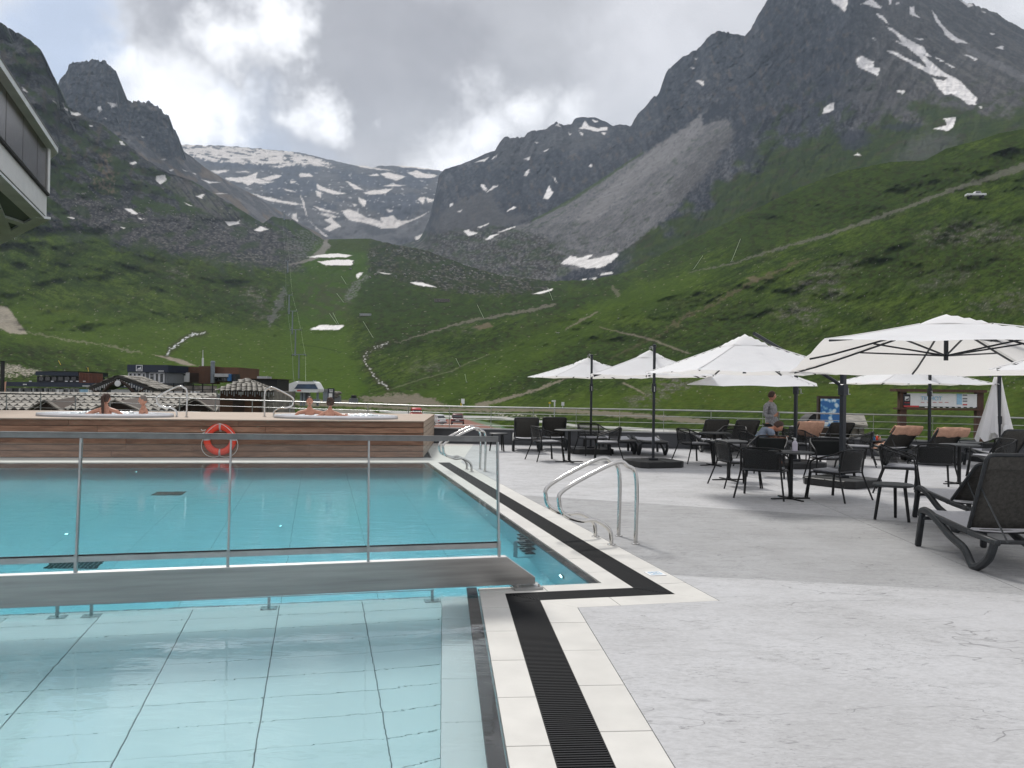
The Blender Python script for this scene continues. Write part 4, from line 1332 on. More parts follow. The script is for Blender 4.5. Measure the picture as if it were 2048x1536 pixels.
PA = at(1204, 1166)
PC = at(857, 925)
YP = (v2(PC) - v2(PA)).normalized()          # along the long side of the rear pool
XP = Vector((YP.y, -YP.x))
PB = at(957, 1173)
PB2 = at(1020, 1536)
YF = (v2(PB) - v2(PB2)).normalized()         # along the side of the front pool
XF = Vector((YF.y, -YF.x))


def isect(p, d, q, e):
    cr = d.x * e.y - d.y * e.x
    t = ((q.x - p.x) * e.y - (q.y - p.y) * e.x) / cr
    return p + d * t


def ln_r(off): return (v2(PA) + XP * off, YP)         # lines parallel to rear pool's right side
def ln_n(off): return (v2(PA) - YP * off, XP)         # parallel to its near side
def ln_f(off): return (v2(PB2) + XF * off, YF)        # parallel to the front pool's side


W1, W2, W3 = 0.205, 0.465, 0.722
YFAR = v2(PC) + YP * 0.0
farL = v2(at(0, 925))
farD = (farL - v2(PC)).normalized()
PCl = v2(PC) + farD * 13.0
corner = isect(*ln_f(0), *ln_n(0))           # water corner between the two pools
fe = isect(*ln_f(0), Vector((0, -1.6)), Vector((1, 0)))
WATER = [v2(PA), v2(PC), PCl, Vector((PCl.x, -1.6)), fe, corner]


def tiles_between(l_in, l_out, s0, s1, step, name, mat_, parent, z0=-0.5, z1=0.0, gap=0.003, c0=None, c1=None, depth=0.03):
    """row of slabs between two parallel lines, optional mitred ends"""
    (p, d), (q, e) = l_in, l_out
    n = max(1, int(round((s1 - s0) / step)))
    st = (s1 - s0) / n
    # q param of the foot of p
    off = (p - q).dot(e)
    for i in range(n):
        a, b = s0 + i * st + gap, s0 + (i + 1) * st - gap
        P0, P1 = p + d * a, p + d * b
        Q0, Q1 = q + e * (off + a), q + e * (off + b)
        if i == 0 and c0 is not None: P0, Q0 = c0
        if i == n - 1 and c1 is not None: P1, Q1 = c1
        mb = MB().prism([tuple(P0), tuple(P1), tuple(Q1), tuple(Q0)], -depth, z1 + random.uniform(-.0006, .0006))
        mb.build(name, mat_, parent, bevel=0.0015)


coping = empty('pool_coping', (0, 0, 0))
tag(coping, kind='structure')
rL = (v2(PC) - v2(PA)).length
# mitred corner points
mA = {o: isect(*ln_r(o), *ln_n(o)) for o in (0, W1, W2, W3)}
mB = {o: isect(*ln_f(o), *ln_n(o)) for o in (0, W1, W2, W3)}


def par(line, p): return (p - line[0]).dot(line[1])


for a, b in ((0, W1), (W2, W3)):
    li, lo = ln_r(a), ln_r(b)
    s0 = par(li, mA[b]) + 0.0
    tiles_between(li, lo, s0, rL, 0.62, 'coping_slab', M['coping'], coping, c0=(mA[a], mA[b]))
    li, lo = ln_n(a), ln_n(b)
    s0, s1 = par(li, mB[a]), par(li, mA[a])
    tiles_between(li, lo, s0, s1, 0.62, 'coping_slab', M['coping'], coping, c1=(mA[a], mA[b]), c0=(mB[a], mB[b]))
    li, lo = ln_f(a), ln_f(b)
    s1 = par(li, mB[a])
    s0 = par(li, fe)
    tiles_between(li, lo, s0, s1, 0.62, 'coping_slab', M['coping'], coping, c1=(mB[a], mB[b]))
# solid bed below the coping so that the pool has real walls
def wall_quad(p0, p1, out, z0, z1, name, m):
    q0, q1 = p0 + out, p1 + out
    o = MB().prism([tuple(p0), tuple(p1), tuple(q1), tuple(q0)], z0, z1).build(name, m)
    tag(o, kind='structure')
    return o


def tile_mat(name, c1, size, line=0.012):
    """white pool tile with fine joints on walls"""
    m, nt, b = new_mat(name)
    n, l = nt.nodes, nt.links
    tc = n.new('ShaderNodeTexCoord')
    t = n.new('ShaderNodeTexNoise')
    t.inputs['Scale'].default_value = 2.0
    t.inputs['Detail'].default_value = 5
    l.new(tc.outputs['Object'], t.inputs['Vector'])
    mx = n.new('ShaderNodeMix')
    mx.data_type = 'RGBA'
    mx.inputs['A'].default_value = tuple(x * 0.9 for x in c1) + (1,)
    mx.inputs['B'].default_value = c1 + (1,)
    l.new(t.outputs['Fac'], mx.inputs['Factor'])
    l.new(mx.outputs['Result'], b.inputs['Base Color'])
    b.inputs['Roughness'].default_value = 0.5
    return m


M['pooltile'] = tile_mat('pale_pool_tile', (0.78, 0.82, 0.825), 0.3)
M['grout'] = mat('dark_grout', (0.17, 0.20, 0.20), 0.9)
M['lip'] = mat('dark_overflow_lip', (0.035, 0.038, 0.040), 0.35, 0, 0.3, 4)
M['reartile'] = tile_mat('water_tinted_pool_tile', (0.72, 0.84, 0.87), 0.3)  # same tile as the front pool; deep water's bright blue light put into its colour
ZR, ZF, ZB = -1.35, -0.46, -0.24
step_in = -0.30       # the shallow floor reaches this far past the corner line
wall_quad(v2(PA) + XP * 0.0, v2(PC), XP * 0.22, -1.6, -0.034, 'pool_wall', M['pooltile'])
wall_quad(v2(PA), corner, -YP * 0.2, -1.6, -0.034, 'pool_wall', M['pooltile'])
wall_quad(corner, fe, XF * 0.22, -1.6, -0.034, 'pool_wall', M['pooltile'])
wall_quad(v2(PC), PCl, Vector((-farD.y, farD.x)) * (-0.4 if Vector((-farD.y, farD.x)).y < 0 else 0.4), -1.6, -0.034, 'pool_wall', M['pooltile'])
# dark overflow lip all round, just below the water
def lip(p0, p1, inn, w):
    o = MB().prism([tuple(p0), tuple(p1), tuple(p1 + inn * w), tuple(p0 + inn * w)], -0.09, -0.028).build('overflow_lip', M['lip'])
    tag(o, kind='structure')


lip(v2(PA) - YP * 0.0, v2(PC) - YP * 0.0, -XP, 0.085)
lip(v2(PA) - XP * 0.09, corner - XP * 0.0, YP, 0.035)
lip(corner + YP * 0.1, fe, -XF, 0.085)
fdn = Vector((-farD.y, farD.x))
if fdn.y > 0: fdn = -fdn
lip(v2(PC) - XP * 0.1, PCl, fdn, 1.0)
# floor of the front pool: separate tiles over dark grout, then the deep floor
stepline = (v2(PA) - YP * step_in, XP)
TW, TD = 0.66, 0.33
ffloor = empty('front_pool_floor', (0, 0, 0))
tag(ffloor, kind='structure')
o = MB().prism([tuple(isect(*stepline, v2(PB2) + XF * -0.3, YF)), tuple(stepline[0] - XP * 16), (PCl.x, -1.6), tuple(isect(v2(PB2) + XF * -0.3, YF, Vector((0, -1.6)), Vector((1, 0))))], -1.6, ZF - 0.012).build('floor_bed', M['grout'], ffloor)
cnt = 0
org = stepline[0] - XP * 1.35
stuff = MB()


def cast_front(p):
    return True


cells = []
for j in range(0, 22):
    for i in range(-2, 24):
        a = org - XP * (i * TW) - YP * (j * TD)
        pts = [a, a - XP * TW, a - XP * TW - YP * TD, a - YP * TD]
        lim = v2(PB2) + XF * -0.30
        if all((q - lim).dot(XF) > 0 for q in pts): continue
        q2 = []
        for q in pts:
            dd = (q - lim).dot(XF)
            if dd > 0:
                q = q - XF * dd
            q2.append(q)
        c = sum(q2, Vector((0, 0))) / 4
        cells.append((c.y + abs(c.x) * 0.2, q2))
cells = [c for c in cells if c[0] > -0.5]
vis = [c for c in cells if abs(c[1][0].x) < 0.75 * c[1][0].y + 1.2 and c[1][0].y > 3.0]
rest = [c for c in cells if c not in vis]
g = 0.0032
for k, (_, q) in enumerate(sorted(vis, key=lambda c: c[0])):
    cc = sum(q, Vector((0, 0))) / 4
    qq = [tuple(cc + (x - cc) * (1 - g * 2 / 0.5)) for x in q]
    qq = [tuple(x + (cc - x).normalized() * g * 1.4) for x in q]
    mb = MB().prism(qq, ZF - 0.012, ZF + random.uniform(-.0007, .0007))
    if k < 300:
        mb.build('floor_tile', M['pooltile'], ffloor)
    else:
        stuff.prism(qq, ZF - 0.012, ZF)
for _, q in rest:
    cc = sum(q, Vector((0, 0))) / 4
    if (q[0] - q[2]).length < 0.05 or (q[1] - q[3]).length < 0.05: continue
    stuff.prism([tuple(x + (cc - x).normalized() * g * 1.4) for x in q], ZF - 0.012, ZF)
if stuff.v:
    tag(stuff.build('floor_tiles', M['pooltile'], ffloor), kind='stuff')
# bench along the right side of the front pool
bench = empty('pool_bench', (0, 0, 0))
tag(bench, kind='structure')
b0 = par(ln_f(0), corner)
bl_in, bl_out = ln_f(-0.30), ln_f(0.02)
nb_ = 14
for i in range(nb_):
    s1 = b0 - 0.0 - i * 0.62
    s0 = s1 - 0.62
    pts = [bl_in[0] + YF * (s0 + .002), bl_in[0] + YF * (s1 - .002), bl_out[0] + YF * (s1 - .002), bl_out[0] + YF * (s0 + .002)]
    MB().prism([tuple(p) for p in pts], ZF - 0.1, ZB).build('bench_slab', M['pooltile'], bench)
# deep floor
dfloor = empty('rear_pool_floor', (0, 0, 0))
tag(dfloor, kind='structure')
MB().prism([(-16, -1.6), (2.5, -1.6), (2.5, 20), (-16, 20)], -1.62, ZR - 0.012).build('floor_bed', M['grout'], dfloor)
MB().prism([tuple(stepline[0]), tuple(stepline[0] - XP * 18), tuple(stepline[0] - XP * 18 - YP * .05), tuple(stepline[0] - YP * .05)], ZR, ZF + 0.001).build('step_riser', M['pooltile'], dfloor)
rt = []
for j in range(0, 14):
    for i in range(0, 18):
        a = stepline[0] - XP * (i * 0.9 - 0.0) + YP * (j * 0.9)
        pts = [a, a - XP * 0.9, a - XP * 0.9 + YP * 0.9, a + YP * 0.9]
        cc = sum(pts, Vector((0, 0))) / 4
        if cc.y > 18.6 or cc.y < 4: continue
        MB().prism([tuple(x + (cc - x).normalized() * g * 1.0) for x in pts], ZR - 0.012, ZR + random.uniform(-.0005, .0005)).build('floor_tile', M['reartile'], dfloor)


# water body
def water_mat():
    m, nt, b = new_mat('pool_water')
    n, l = nt.nodes, nt.links
    b.inputs['Base Color'].default_value = (1, 1, 1, 1)
    b.inputs['Roughness'].default_value = 0.0
    b.inputs['IOR'].default_value = 1.333
    b.inputs['Transmission Weight'].default_value = 1.0
    tc = n.new('ShaderNodeTexCoord')
    mp = n.new('ShaderNodeMapping')
    mp.inputs['Rotation'].default_value = (0, 0, R(13))
    mp.inputs['Scale'].default_value = (1.0, 2.1, 1)
    l.new(tc.outputs['Object'], mp.inputs['Vector'])
    t = n.new('ShaderNodeTexNoise')
    t.inputs['Scale'].default_value = 2.6
    t.inputs['Detail'].default_value = 3
    t.inputs['Roughness'].default_value = 0.5
    t.inputs['Distortion'].default_value = 0.5
    l.new(mp.outputs[0], t.inputs['Vector'])
    t2 = n.new('ShaderNodeTexNoise')
    t2.inputs['Scale'].default_value = 11
    t2.inputs['Detail'].default_value = 3
    l.new(mp.outputs[0], t2.inputs['Vector'])
    # ripples die out in patches
    t3 = n.new('ShaderNodeTexNoise')
    t3.inputs['Scale'].default_value = 0.45
    l.new(tc.outputs['Object'], t3.inputs['Vector'])
    mr = n.new('ShaderNodeMapRange')
    mr.inputs['From Min'].default_value = 0.42
    mr.inputs['From Max'].default_value = 0.62
    mr.inputs['To Min'].default_value = 0.15
    mr.inputs['To Max'].default_value = 1.0
    l.new(t3.outputs['Fac'], mr.inputs['Value'])
    m2 = n.new('ShaderNodeMath')
    m2.operation = 'MULTIPLY'
    l.new(t2.outputs['Fac'], m2.inputs[0])
    l.new(mr.outputs[0], m2.inputs[1])
    m3 = n.new('ShaderNodeMath')
    m3.operation = 'MULTIPLY_ADD'
    l.new(m2.outputs[0], m3.inputs[0])
    m3.inputs[1].default_value = 0.22
    l.new(t.outputs['Fac'], m3.inputs[2])
    bp = n.new('ShaderNodeBump')
    bp.inputs['Strength'].default_value = 1.0
    bp.inputs['Distance'].default_value = 0.0034
    l.new(m3.outputs[0], bp.inputs['Height'])
    l.new(bp.outputs[0], b.inputs['Normal'])
    va = n.new('ShaderNodeVolumeAbsorption')
    va.inputs['Color'].default_value = (0.03, 0.87, 0.98, 1)
    va.inputs['Density'].default_value = 0.345
    l.new(va.outputs[0], n['Material Output'].inputs['Volume'])
    return m


M['water'] = water_mat()
wo = [p.copy() for p in WATER]
wb = MB().prism([tuple(p) for p in [v2(PA) + XP * .04 - YP * .04, v2(PC) + XP * .04 + YP * .04, PCl + Vector((-.1, .1)), Vector((PCl.x - .1, -1.7)), fe + XF * .04 + Vector((0, -.1)), corner + XF * .04 - YP * .04]], -1.7, -0.012)
wob = wb.build('pool_water', M['water'])
tag(wob, kind='structure')

# gutters with slat gratings
def gutter(line_i, line_o, s0, s1, pitch, label, c0=None, c1=None, limit=300, far_first=False):
    root = empty('drain_grating', (0, 0, 0), 0, label, 'drain grating', 'black slatted gratings along the pool edge')
    (p, d), (q, e) = line_i, line_o
    n = int((s1 - s0) / pitch)
    cells = []
    nrm = (q - p) - d * (q - p).dot(d)
    wv = nrm.length
    nrm.normalize()
    base = p
    tr = [tuple(base + d * s0 + nrm * .004), tuple(base + d * s1 + nrm * .004), tuple(base + d * s1 + nrm * (wv - .004)), tuple(base + d * s0 + nrm * (wv - .004))]
    P0, P1 = base + d * s0, base + d * s1
    mb = MB().prism([tuple(P0), tuple(P1), tuple(P1 + nrm * wv), tuple(P0 + nrm * wv)], -0.09, -0.030)
    mb.build('channel', M['grating'], root)
    far = MB()
    for i in range(n):
        s = s0 + (i + .5) * pitch
        a, b = base + d * s + nrm * .006, base + d * s + nrm * (wv - .006)
        lo, hi = 0.0, wv
        if c0 is not None:     # mitre: slats shorten towards the corner
            lo = max(lo, min(wv, c0(s)[0])); hi = min(hi, c0(s)[1])
        if hi - lo < 0.02: continue
        a, b = base + d * s + nrm * (lo + .006), base + d * s + nrm * (hi - .006)
        m_ = MB() if len(cells) < limit else far
        m_.bar((a.x, a.y, -0.013), (b.x, b.y, -0.013), pitch * 0.52, 0.02)
        if m_ is not far:
            m_.build('slat', M['grating'], root)
            cells.append(1)
    if far.v:
        tag(far.build('slats', M['grating'], root), kind='stuff')
    # outer rails
    for off in (0.003, wv - .003):
        a, b = base + d * s0 + nrm * off, base + d * s1 + nrm * off
        MB().bar((a.x, a.y, -0.011), (b.x, b.y, -0.011), 0.005, 0.02).build('frame_rail', M['grating'], root)
    return root


def mit_r(s):   # rear side: starts at the mitred corner
    # s measured along YP from the PA foot; W1 line mitre at -W1, W2 at -W2
    t = s + W1
    if t > 0: return (0, 9)
    return (min(1, -t), 9)


gutter(ln_r(W1), ln_r(W2), -W2, rL, 0.024, 'long black grating beside the deep blue rear pool, running away towards the loungers', c0=mit_r)
li = ln_n(W1)
sA, sB = par(li, mB[W1]), par(li, mA[W1])


def mit_n(s):
    a = 9
    # right end mitre
    if s > sB: a = 9; lo = s - sB
    else: lo = 0
    k = (par(li, mB[W2]) - sA) / (W2 - W1)      # left mitre slope
    if k > 0 and s < sA + k * 0.26:
        return (lo, max(0, (s - sA) / k))
    return (lo, 9)


gutter(li, ln_n(W2), sA, par(ln_n(W2), mA[W2]), 0.021, 'short black grating crossing from the rear pool corner to the front pool side', c0=mit_n)
li2 = ln_f(W1)
s_end = par(li2, mB[W1])
k2 = (par(li2, mB[W2]) - s_end)


def mit_f(s):
    # towards the far end the slats are cut by the diagonal
    if s > min(s_end, s_end + k2):
        t = (s - s_end) / (k2 if abs(k2) > 1e-6 else -1e-6) * (W2 - W1)
        return (0, 9) if k2 == 0 else ((max(0, t), 9) if k2 > 0 else (0, max(0.0, t)))
    return (0, 9)


gutter(li2, ln_f(W2), par(li2, fe), max(s_end, s_end + k2), 0.0245, 'wide black grating beside the shallow front pool, leading to the bottom edge of the photo', c0=mit_f)

# ------------------------------------------------------------------ terrace floor: cast slabs
def conc(name, a, b, seed):
    m, nt, bs = new_mat(name)
    n, l = nt.nodes, nt.links
    tc = n.new('ShaderNodeTexCoord')

    def mp(sc, rot=0.0, off=(0, 0, 0)):
        q = n.new('ShaderNodeMapping')
        q.inputs['Scale'].default_value = sc
        q.inputs['Rotation'].default_value = (0, 0, rot)
        q.inputs['Location'].default_value = off
        l.new(tc.outputs['Object'], q.inputs['Vector'])
        return q.outputs[0]

    def nz(sc, det, ro, vec, dist=0):
        t = n.new('ShaderNodeTexNoise')
        t.inputs['Scale'].default_value = sc
        t.inputs['Detail'].default_value = det
        t.inputs['Roughness'].default_value = ro
        t.inputs['Distortion'].default_value = dist
        l.new(vec, t.inputs['Vector'])
        return t.outputs['Fac']

    def rg(x, a0, a1, b0=0.0, b1=1.0):
        q = n.new('ShaderNodeMapRange')
        q.interpolation_type = 'SMOOTHSTEP'
        l.new(x, q.inputs['Value'])
        for k, val in zip(('From Min', 'From Max', 'To Min', 'To Max'), (a0, a1, b0, b1)):
            q.inputs[k].default_value = val
        return q.outputs[0]

    def mul(x, y):
        q = n.new('ShaderNodeMath')
        q.operation = 'MULTIPLY'
        for i, z in enumerate((x, y)):
            if isinstance(z, float): q.inputs[i].default_value = z
            else: l.new(z, q.inputs[i])
        return q.outputs[0]

    def mx(f, x, y):
        q = n.new('ShaderNodeMix')
        q.data_type = 'RGBA'
        l.new(f, q.inputs['Factor'])
        for s_, z in ((q.inputs['A'], x), (q.inputs['B'], y)):
            if isinstance(z, tuple): s_.default_value = z + (1,)
            else: l.new(z, s_)
        return q.outputs['Result']
    big = nz(0.9, 5, 0.6, mp((1, 1, 1), 0, (seed, 0, 0)))
    mid = nz(3.2, 9, 0.72, mp((1, 1.9, 1), R(12), (seed * 2, 3, 0)), 0.4)
    fine = nz(22, 7, 0.7, mp((1, 1.8, 1), R(12), (seed, 5, 0)), 0.3)
    c = mx(rg(big, 0.3, 0.7), b, a)
    c = mx(rg(mid, 0.47, 0.64, 0.0, 0.38), c, tuple(x * 0.80 for x in b))
    c = mx(rg(mid, 0.28, 0.46, 0.32, 0.0), c, tuple(min(1, x * 1.14) for x in a))
    c = mx(rg(fine, 0.38, 0.52, 0.3, 0.0), c, tuple(min(1, x * 1.12) for x in a))
    c = mx(rg(fine, 0.48, 0.66, 0.0, 0.28), c, tuple(x * 0.76 for x in b))
    # short scratchy flecks in drifts
    region = rg(nz(1.1, 4, 0.6, mp((1, 1.6, 1), R(12), (7 + seed, 2, 0))), 0.42, 0.60, 0.12, 1.0)
    for sc_, st_, ro_, th in ((11, 4.2, 16, 0.565), (24, 4.0, 8, 0.575), (6, 3.4, -6, 0.58)):
        fl = nz(sc_, 6, 0.72, mp((1, st_, 1), R(ro_), (seed + sc_, 9, 0)), 0.9)
        c = mx(mul(rg(fl, th, th + 0.07, 0.0, 0.8), region), c, tuple(x * 0.52 for x in b))
    # a few long wandering hairline cracks
    crm = None
    for k_, (rot, sx_, ss) in enumerate(((-24, 1.0, 0.33), (8, 1.2, 0.26))):
        cr = nz(ss, 5, 0.55, mp((0.8, 2.2, 1), R(rot), (seed * 3 + k_ * 11, 5, 0)), 0.3)
        ab = n.new('ShaderNodeMath')
        ab.operation = 'SUBTRACT'
        l.new(cr, ab.inputs[0])
        ab.inputs[1].default_value = 0.5
        a2 = n.new('ShaderNodeMath')
        a2.operation = 'ABSOLUTE'
        l.new(ab.outputs[0], a2.inputs[0])
        crk = rg(a2.outputs[0], 0.0004, 0.0016, 1.0, 0.0)
        cm = mul(crk, rg(nz(0.9, 2, 0.5, mp((1, 1, 1), 0, (1 + k_ * 7, seed, 0))), 0.42, 0.50))
        c = mx(mul(cm, 0.55), c, tuple(x * 0.35 for x in b))
        crm = cm
    l.new(c, bs.inputs['Base Color'])
    l.new(rg(mid, 0.3, 0.7, 0.5, 0.75), bs.inputs['Roughness'])
    bs.inputs['Specular IOR Level'].default_value = 0.35
    bp = n.new('ShaderNodeBump')
    bp.inputs['Strength'].default_value = 0.35
    bp.inputs['Distance'].default_value = 0.006
    sm = n.new('ShaderNodeMath')
    sm.operation = 'SUBTRACT'
    l.new(mid, sm.inputs[0])
    l.new(crm, sm.inputs[1])
    l.new(sm.outputs[0], bp.inputs['Height'])
    l.new(bp.outputs[0], bs.inputs['Normal'])
    return m


M['conc_l'] = conc('light_cast_terrace', (0.45, 0.455, 0.47), (0.37, 0.372, 0.38), 1.0)
M['conc_m'] = conc('grey_cast_terrace', (0.325, 0.33, 0.338), (0.268, 0.27, 0.275), 4.0)
par_pts = [Vector((-30, 31)), Vector((-14, 27.6)), Vector((-2.5, 24.9)), Vector((5.05, 23.9)), Vector((9.05, 22.4)), Vector((12.9, 20.6)), Vector((18, 17)), Vector((22, 12))]


def clip(poly, p, d, side, gap=0.004):
    """keep the part of poly on the given side of the line"""
    nrm = Vector((-d.y, d.x)) * side
    out = []
    f = lambda q: (q - p).dot(nrm) - gap
    n = len(poly)
    for i in range(n):
        a, b = poly[i], poly[(i + 1) % n]
        fa, fb = f(a), f(b)
        if fa >= 0: out.append(a)
        if fa * fb < 0:
            t = fa / (fa - fb)
            out.append(a + (b - a) * t)
    return out


b1 = [v2(at(u, v)) for u, v in ((1010, 991), (1120, 995), (1250, 1003.5), (1400, 1014), (1528, 1022), (1700, 1034), (1850, 1046), (2048, 1064), (2300, 1090))]
b2 = [v2(at(u, v)) for u, v in ((1332, 1150), (1400, 1154), (1500, 1158), (1620, 1164), (1762, 1172), (1900, 1180), (2048, 1190), (2300, 1210), (2700, 1250))]
outr = ln_r(W3 + .004)
outn = ln_n(W3 + .004)
outf = ln_f(W3 + .004)
b1[0] = outr[0] + outr[1] * par(outr, b1[0])
b2[0] = outr[0] + outr[1] * par(outr, b2[0])
cA = isect(*outr, *outn)
cB = isect(*outf, *outn)
far_r = outr[0] + outr[1] * (rL + 0.0)
terr = empty('terrace_floor', (0, 0, 0))
tag(terr, kind='structure')
pe = isect(outf[0], outf[1], Vector((0, -2)), Vector((1, 0)))
near_poly = [cA] + b2 + [Vector((20, 6.0)), Vector((20, -2)), pe, cB]
mid_poly = [b2[0]] + b1 + [Vector((20, 9.0)), Vector((20, 6.05))] + b2[::-1][:-1]
far_poly = [b1[0], far_r, Vector((far_r.x, 24.6))] + [Vector((-2.7, 24.8)), Vector((5.0, 23.8)), Vector((9.0, 22.3)), Vector((12.85, 20.5)), Vector((17.9, 16.9)), Vector((20, 14.5)), Vector((20, 9.05))] + b1[::-1][:-1]
c1p, c1q = v2(at(1617, 998)), v2(at(2048, 1182))
cd1 = (c1q - c1p).normalized()
c2p, c2q = v2(at(985, 909)), v2(at(1372, 927))
cd2 = (c2q - c2p).normalized()
c3p, c3q = v2(at(1690, 931)), v2(at(1830, 937))
for poly, mt in ((near_poly, 'conc_l'), (mid_poly, 'conc_m'), (far_poly, 'conc_l')):
    cuts = [[poly]]
    parts = []
    for side in (1, -1):
        q = clip(poly, c1p, cd1, side)
        if len(q) < 3: continue
        if poly is far_poly:
            for s2 in (1, -1):
                q2 = clip(q, c2p, cd2, s2)
                if len(q2) >= 3: parts.append(q2)
        else:
            parts.append(q)
    for q in parts:
        MB().prism([tuple(x) for x in q], -0.05, 0.0).build('terrace_slab', M[mt], terr)
# strip of paving between the far water edge and the wooden platform
boxL, boxR = v2(at(0, 915)), v2(at(846, 915.5))
boxD = (boxL - boxR).normalized()
strip = [v2(PC) + YP * .004, far_r + YP * .004, Vector((far_r.x - .004, 24.6)), Vector((-2.6, 24.6)), boxR + boxD * -0.2, boxR + boxD * 11, PCl + Vector((0, .02))]
tag(MB().prism([tuple(x) for x in strip], -0.05, 0.0).build('far_coping', M['coping']), kind='structure')
# building mass under the terrace
bm_ = MB().prism([tuple(p) for p in [Vector((-30, 31.2)), Vector((-2.5, 25.05)), Vector((5.1, 24.05)), Vector((9.1, 22.55)), Vector((13, 20.75)), Vector((18.1, 17.1)), Vector((22.1, 12)), Vector((22.1, -3)), Vector((-30, -3))]], GZ - 0.3, -1.75)
tag(bm_.build('terrace_base', M['parapet']), kind='structure')
ring = MB()
ring.prism([tuple(p) for p in [cA, Vector((20, 6)), Vector((20, -2)), pe, cB]], -1.74, -0.06)
ring.prism([tuple(p) for p in [cA, far_r, Vector((far_r.x, 23.9)), Vector((4.7, 23.6)), Vector((12.7, 20.3)), Vector((20, 14.4)), Vector((20, 6))]], -1.73, -0.062)
ring.prism([(-30, 30.5), (-30, 19), tuple(PCl + Vector((0, .5))), tuple(v2(PC) + YP * .45), tuple(far_r + YP * 0.1), (far_r.x, 23.4)], -1.72, -0.064)
tag(ring.build('terrace_screed', M['slate_dark']), kind='structure')

# pictogram tile set in the coping
c = at(1310, 1148, 0.0)
sg = empty('safety_tile', c, math.atan2(XP.y, XP.x), 'small pale blue pictogram tile set in the pool coping near the corner of the grating', 'floor sign')
MB().box((0, 0, 0.004), (0.155, 0.155, 0.006)).build('plate', M['white'], sg)
mb = MB()
for x0, y0, x1, y1 in ((-.05, .045, .05, .045), (-.05, -.045, .05, -.045), (-.05, -.045, -.05, .045), (.05, -.045, .05, .045), (-.03, -.03, .03, .03), (-.03, .03, .03, -.03)):
    mb.bar((x0, y0, .0085), (x1, y1, .0085), .006, .002)
mb.build('pictogram', M['lightblue'], sg)

# ------------------------------------------------------------------ glass balustrade on a steel beam across the pool
gR, gL = v2(at(1070, 1176, 0.0)), v2(at(-260, 1222, 0.06))
gd = (gL - gR).normalized()
gn = Vector((-gd.y, gd.x))
if gn.y < 0: gn = -gn        # away from the camera
blen = (gL - gR).length
BM = Matrix(((-gd.x, gn.x, 0, gR.x), (-gd.y, gn.y, 0, gR.y), (0, 0, 1, 0), (0, 0, 0, 1)))


def B(x, y, z): return BM @ Vector((-x, y, z))      # x runs left along the beam


bal = empty('glass_balustrade', (gR.x, gR.y, 0.0), 0, 'frameless-looking glass balustrade with leaning steel posts on a steel beam across the pool', 'balustrade')
def bchild(mb, name, m, smooth=False, bevel=0.0):
    mb.v = [tuple(Vector(p) - Vector((gR.x, gR.y, 0))) for p in mb.v]
    return mb.build(name, m, bal, smooth, bevel)


def beam_plate(y0, y1):
    prof = [(0.0, 0.035), (0.0, 0.085), (0.245, 0.262), (blen, 0.262), (blen, 0.035)]
    mb = MB()
    vs = [B(x, y0, z) for x, z in prof] + [B(x, y1, z) for x, z in prof]
    n = len(prof)
    return mb.add(vs, [tuple(range(n)), tuple(range(2 * n - 1, n - 1, -1))] + [(i, i + n, (i + 1) % n + n, (i + 1) % n) for i in range(n)])


bchild(beam_plate(0.0, 0.07), 'beam', M['steel_brushed'])
mb = MB()
mb.bar(B(0.245, .035, .2655), B(blen, .035, .2655), .074, .005)
mb.bar(B(0.245, .035, .2655), B(0.0, .035, .0885), .074, .005)
bchild(mb, 'beam_flange', M['steel_light'])
mb = MB()
mb.box(B(0.07, 0.03, 0.012), (0.24, 0.2, 0.018), math.atan2(gd.y, gd.x))
bchild(mb, 'foot_plate', M['steel_dull'])
for dx, dy in ((-.02, -.045), (.16, -.045), (-.02, .10), (.16, .10)):
    mb = MB()
    p = B(dx, dy, 0.02)
    mb.lathe([(0.0, 0), (.011, 0), (.011, .012), (.006, .014), (.006, .022), (0, .022)], (p.x, p.y, p.z), 6)
    bchild(mb, 'bolt', M['steel'])
post_u = [(997, 1116), (736, 1124), (456, 1132), (152, 1140), (-170, 1150)]
px_ = []
for u, v in post_u:
    r = raydir(u, v)
    q = isect(Vector((0, 0)), Vector((r[0], r[1])), gR + gn * .035, gd)
    px_.append((q - gR).dot(gd))
HZ = 1.235
for i, x in enumerate(px_):
    zt = HZ + 0.012 * i
    mb = MB()
    up = B(x, .035, .262) - B(x, .035, 0)
    mb.add([], [])
    a0, a1 = B(x, 0.035, 0.262), B(x, 0.125, zt - .03)
    mb.bar(a0, a1, 0.014, 0.05, up=(B(0, 1, 0) - B(0, 0, 0)))
    bchild(mb, 'post', M['steel_dull'], bevel=.002)
    mb = MB()
    mb.bar(B(x, 0.02, 0.264), B(x, 0.02, 0.40), 0.02, 0.03, up=(B(0, 1, 0) - B(0, 0, 0)))
    bchild(mb, 'post_foot', M['steel_dull'])
def zl(x): return HZ + 0.012 * (x / (px_[-1]) * 4)
x0, x1 = px_[0] - 0.005, blen - .1
mb = MB()
mb.bar(B(x0, .13, zl(x0) - .012), B(x1, .13, zl(x1) - .012), 0.014, 0.040)
mb.bar(B(x0, .13, zl(x0) + .0105), B(x1, .13, zl(x1) + .0105), 0.030, 0.005)
bchild(mb, 'handrail', M['rail_steel'])
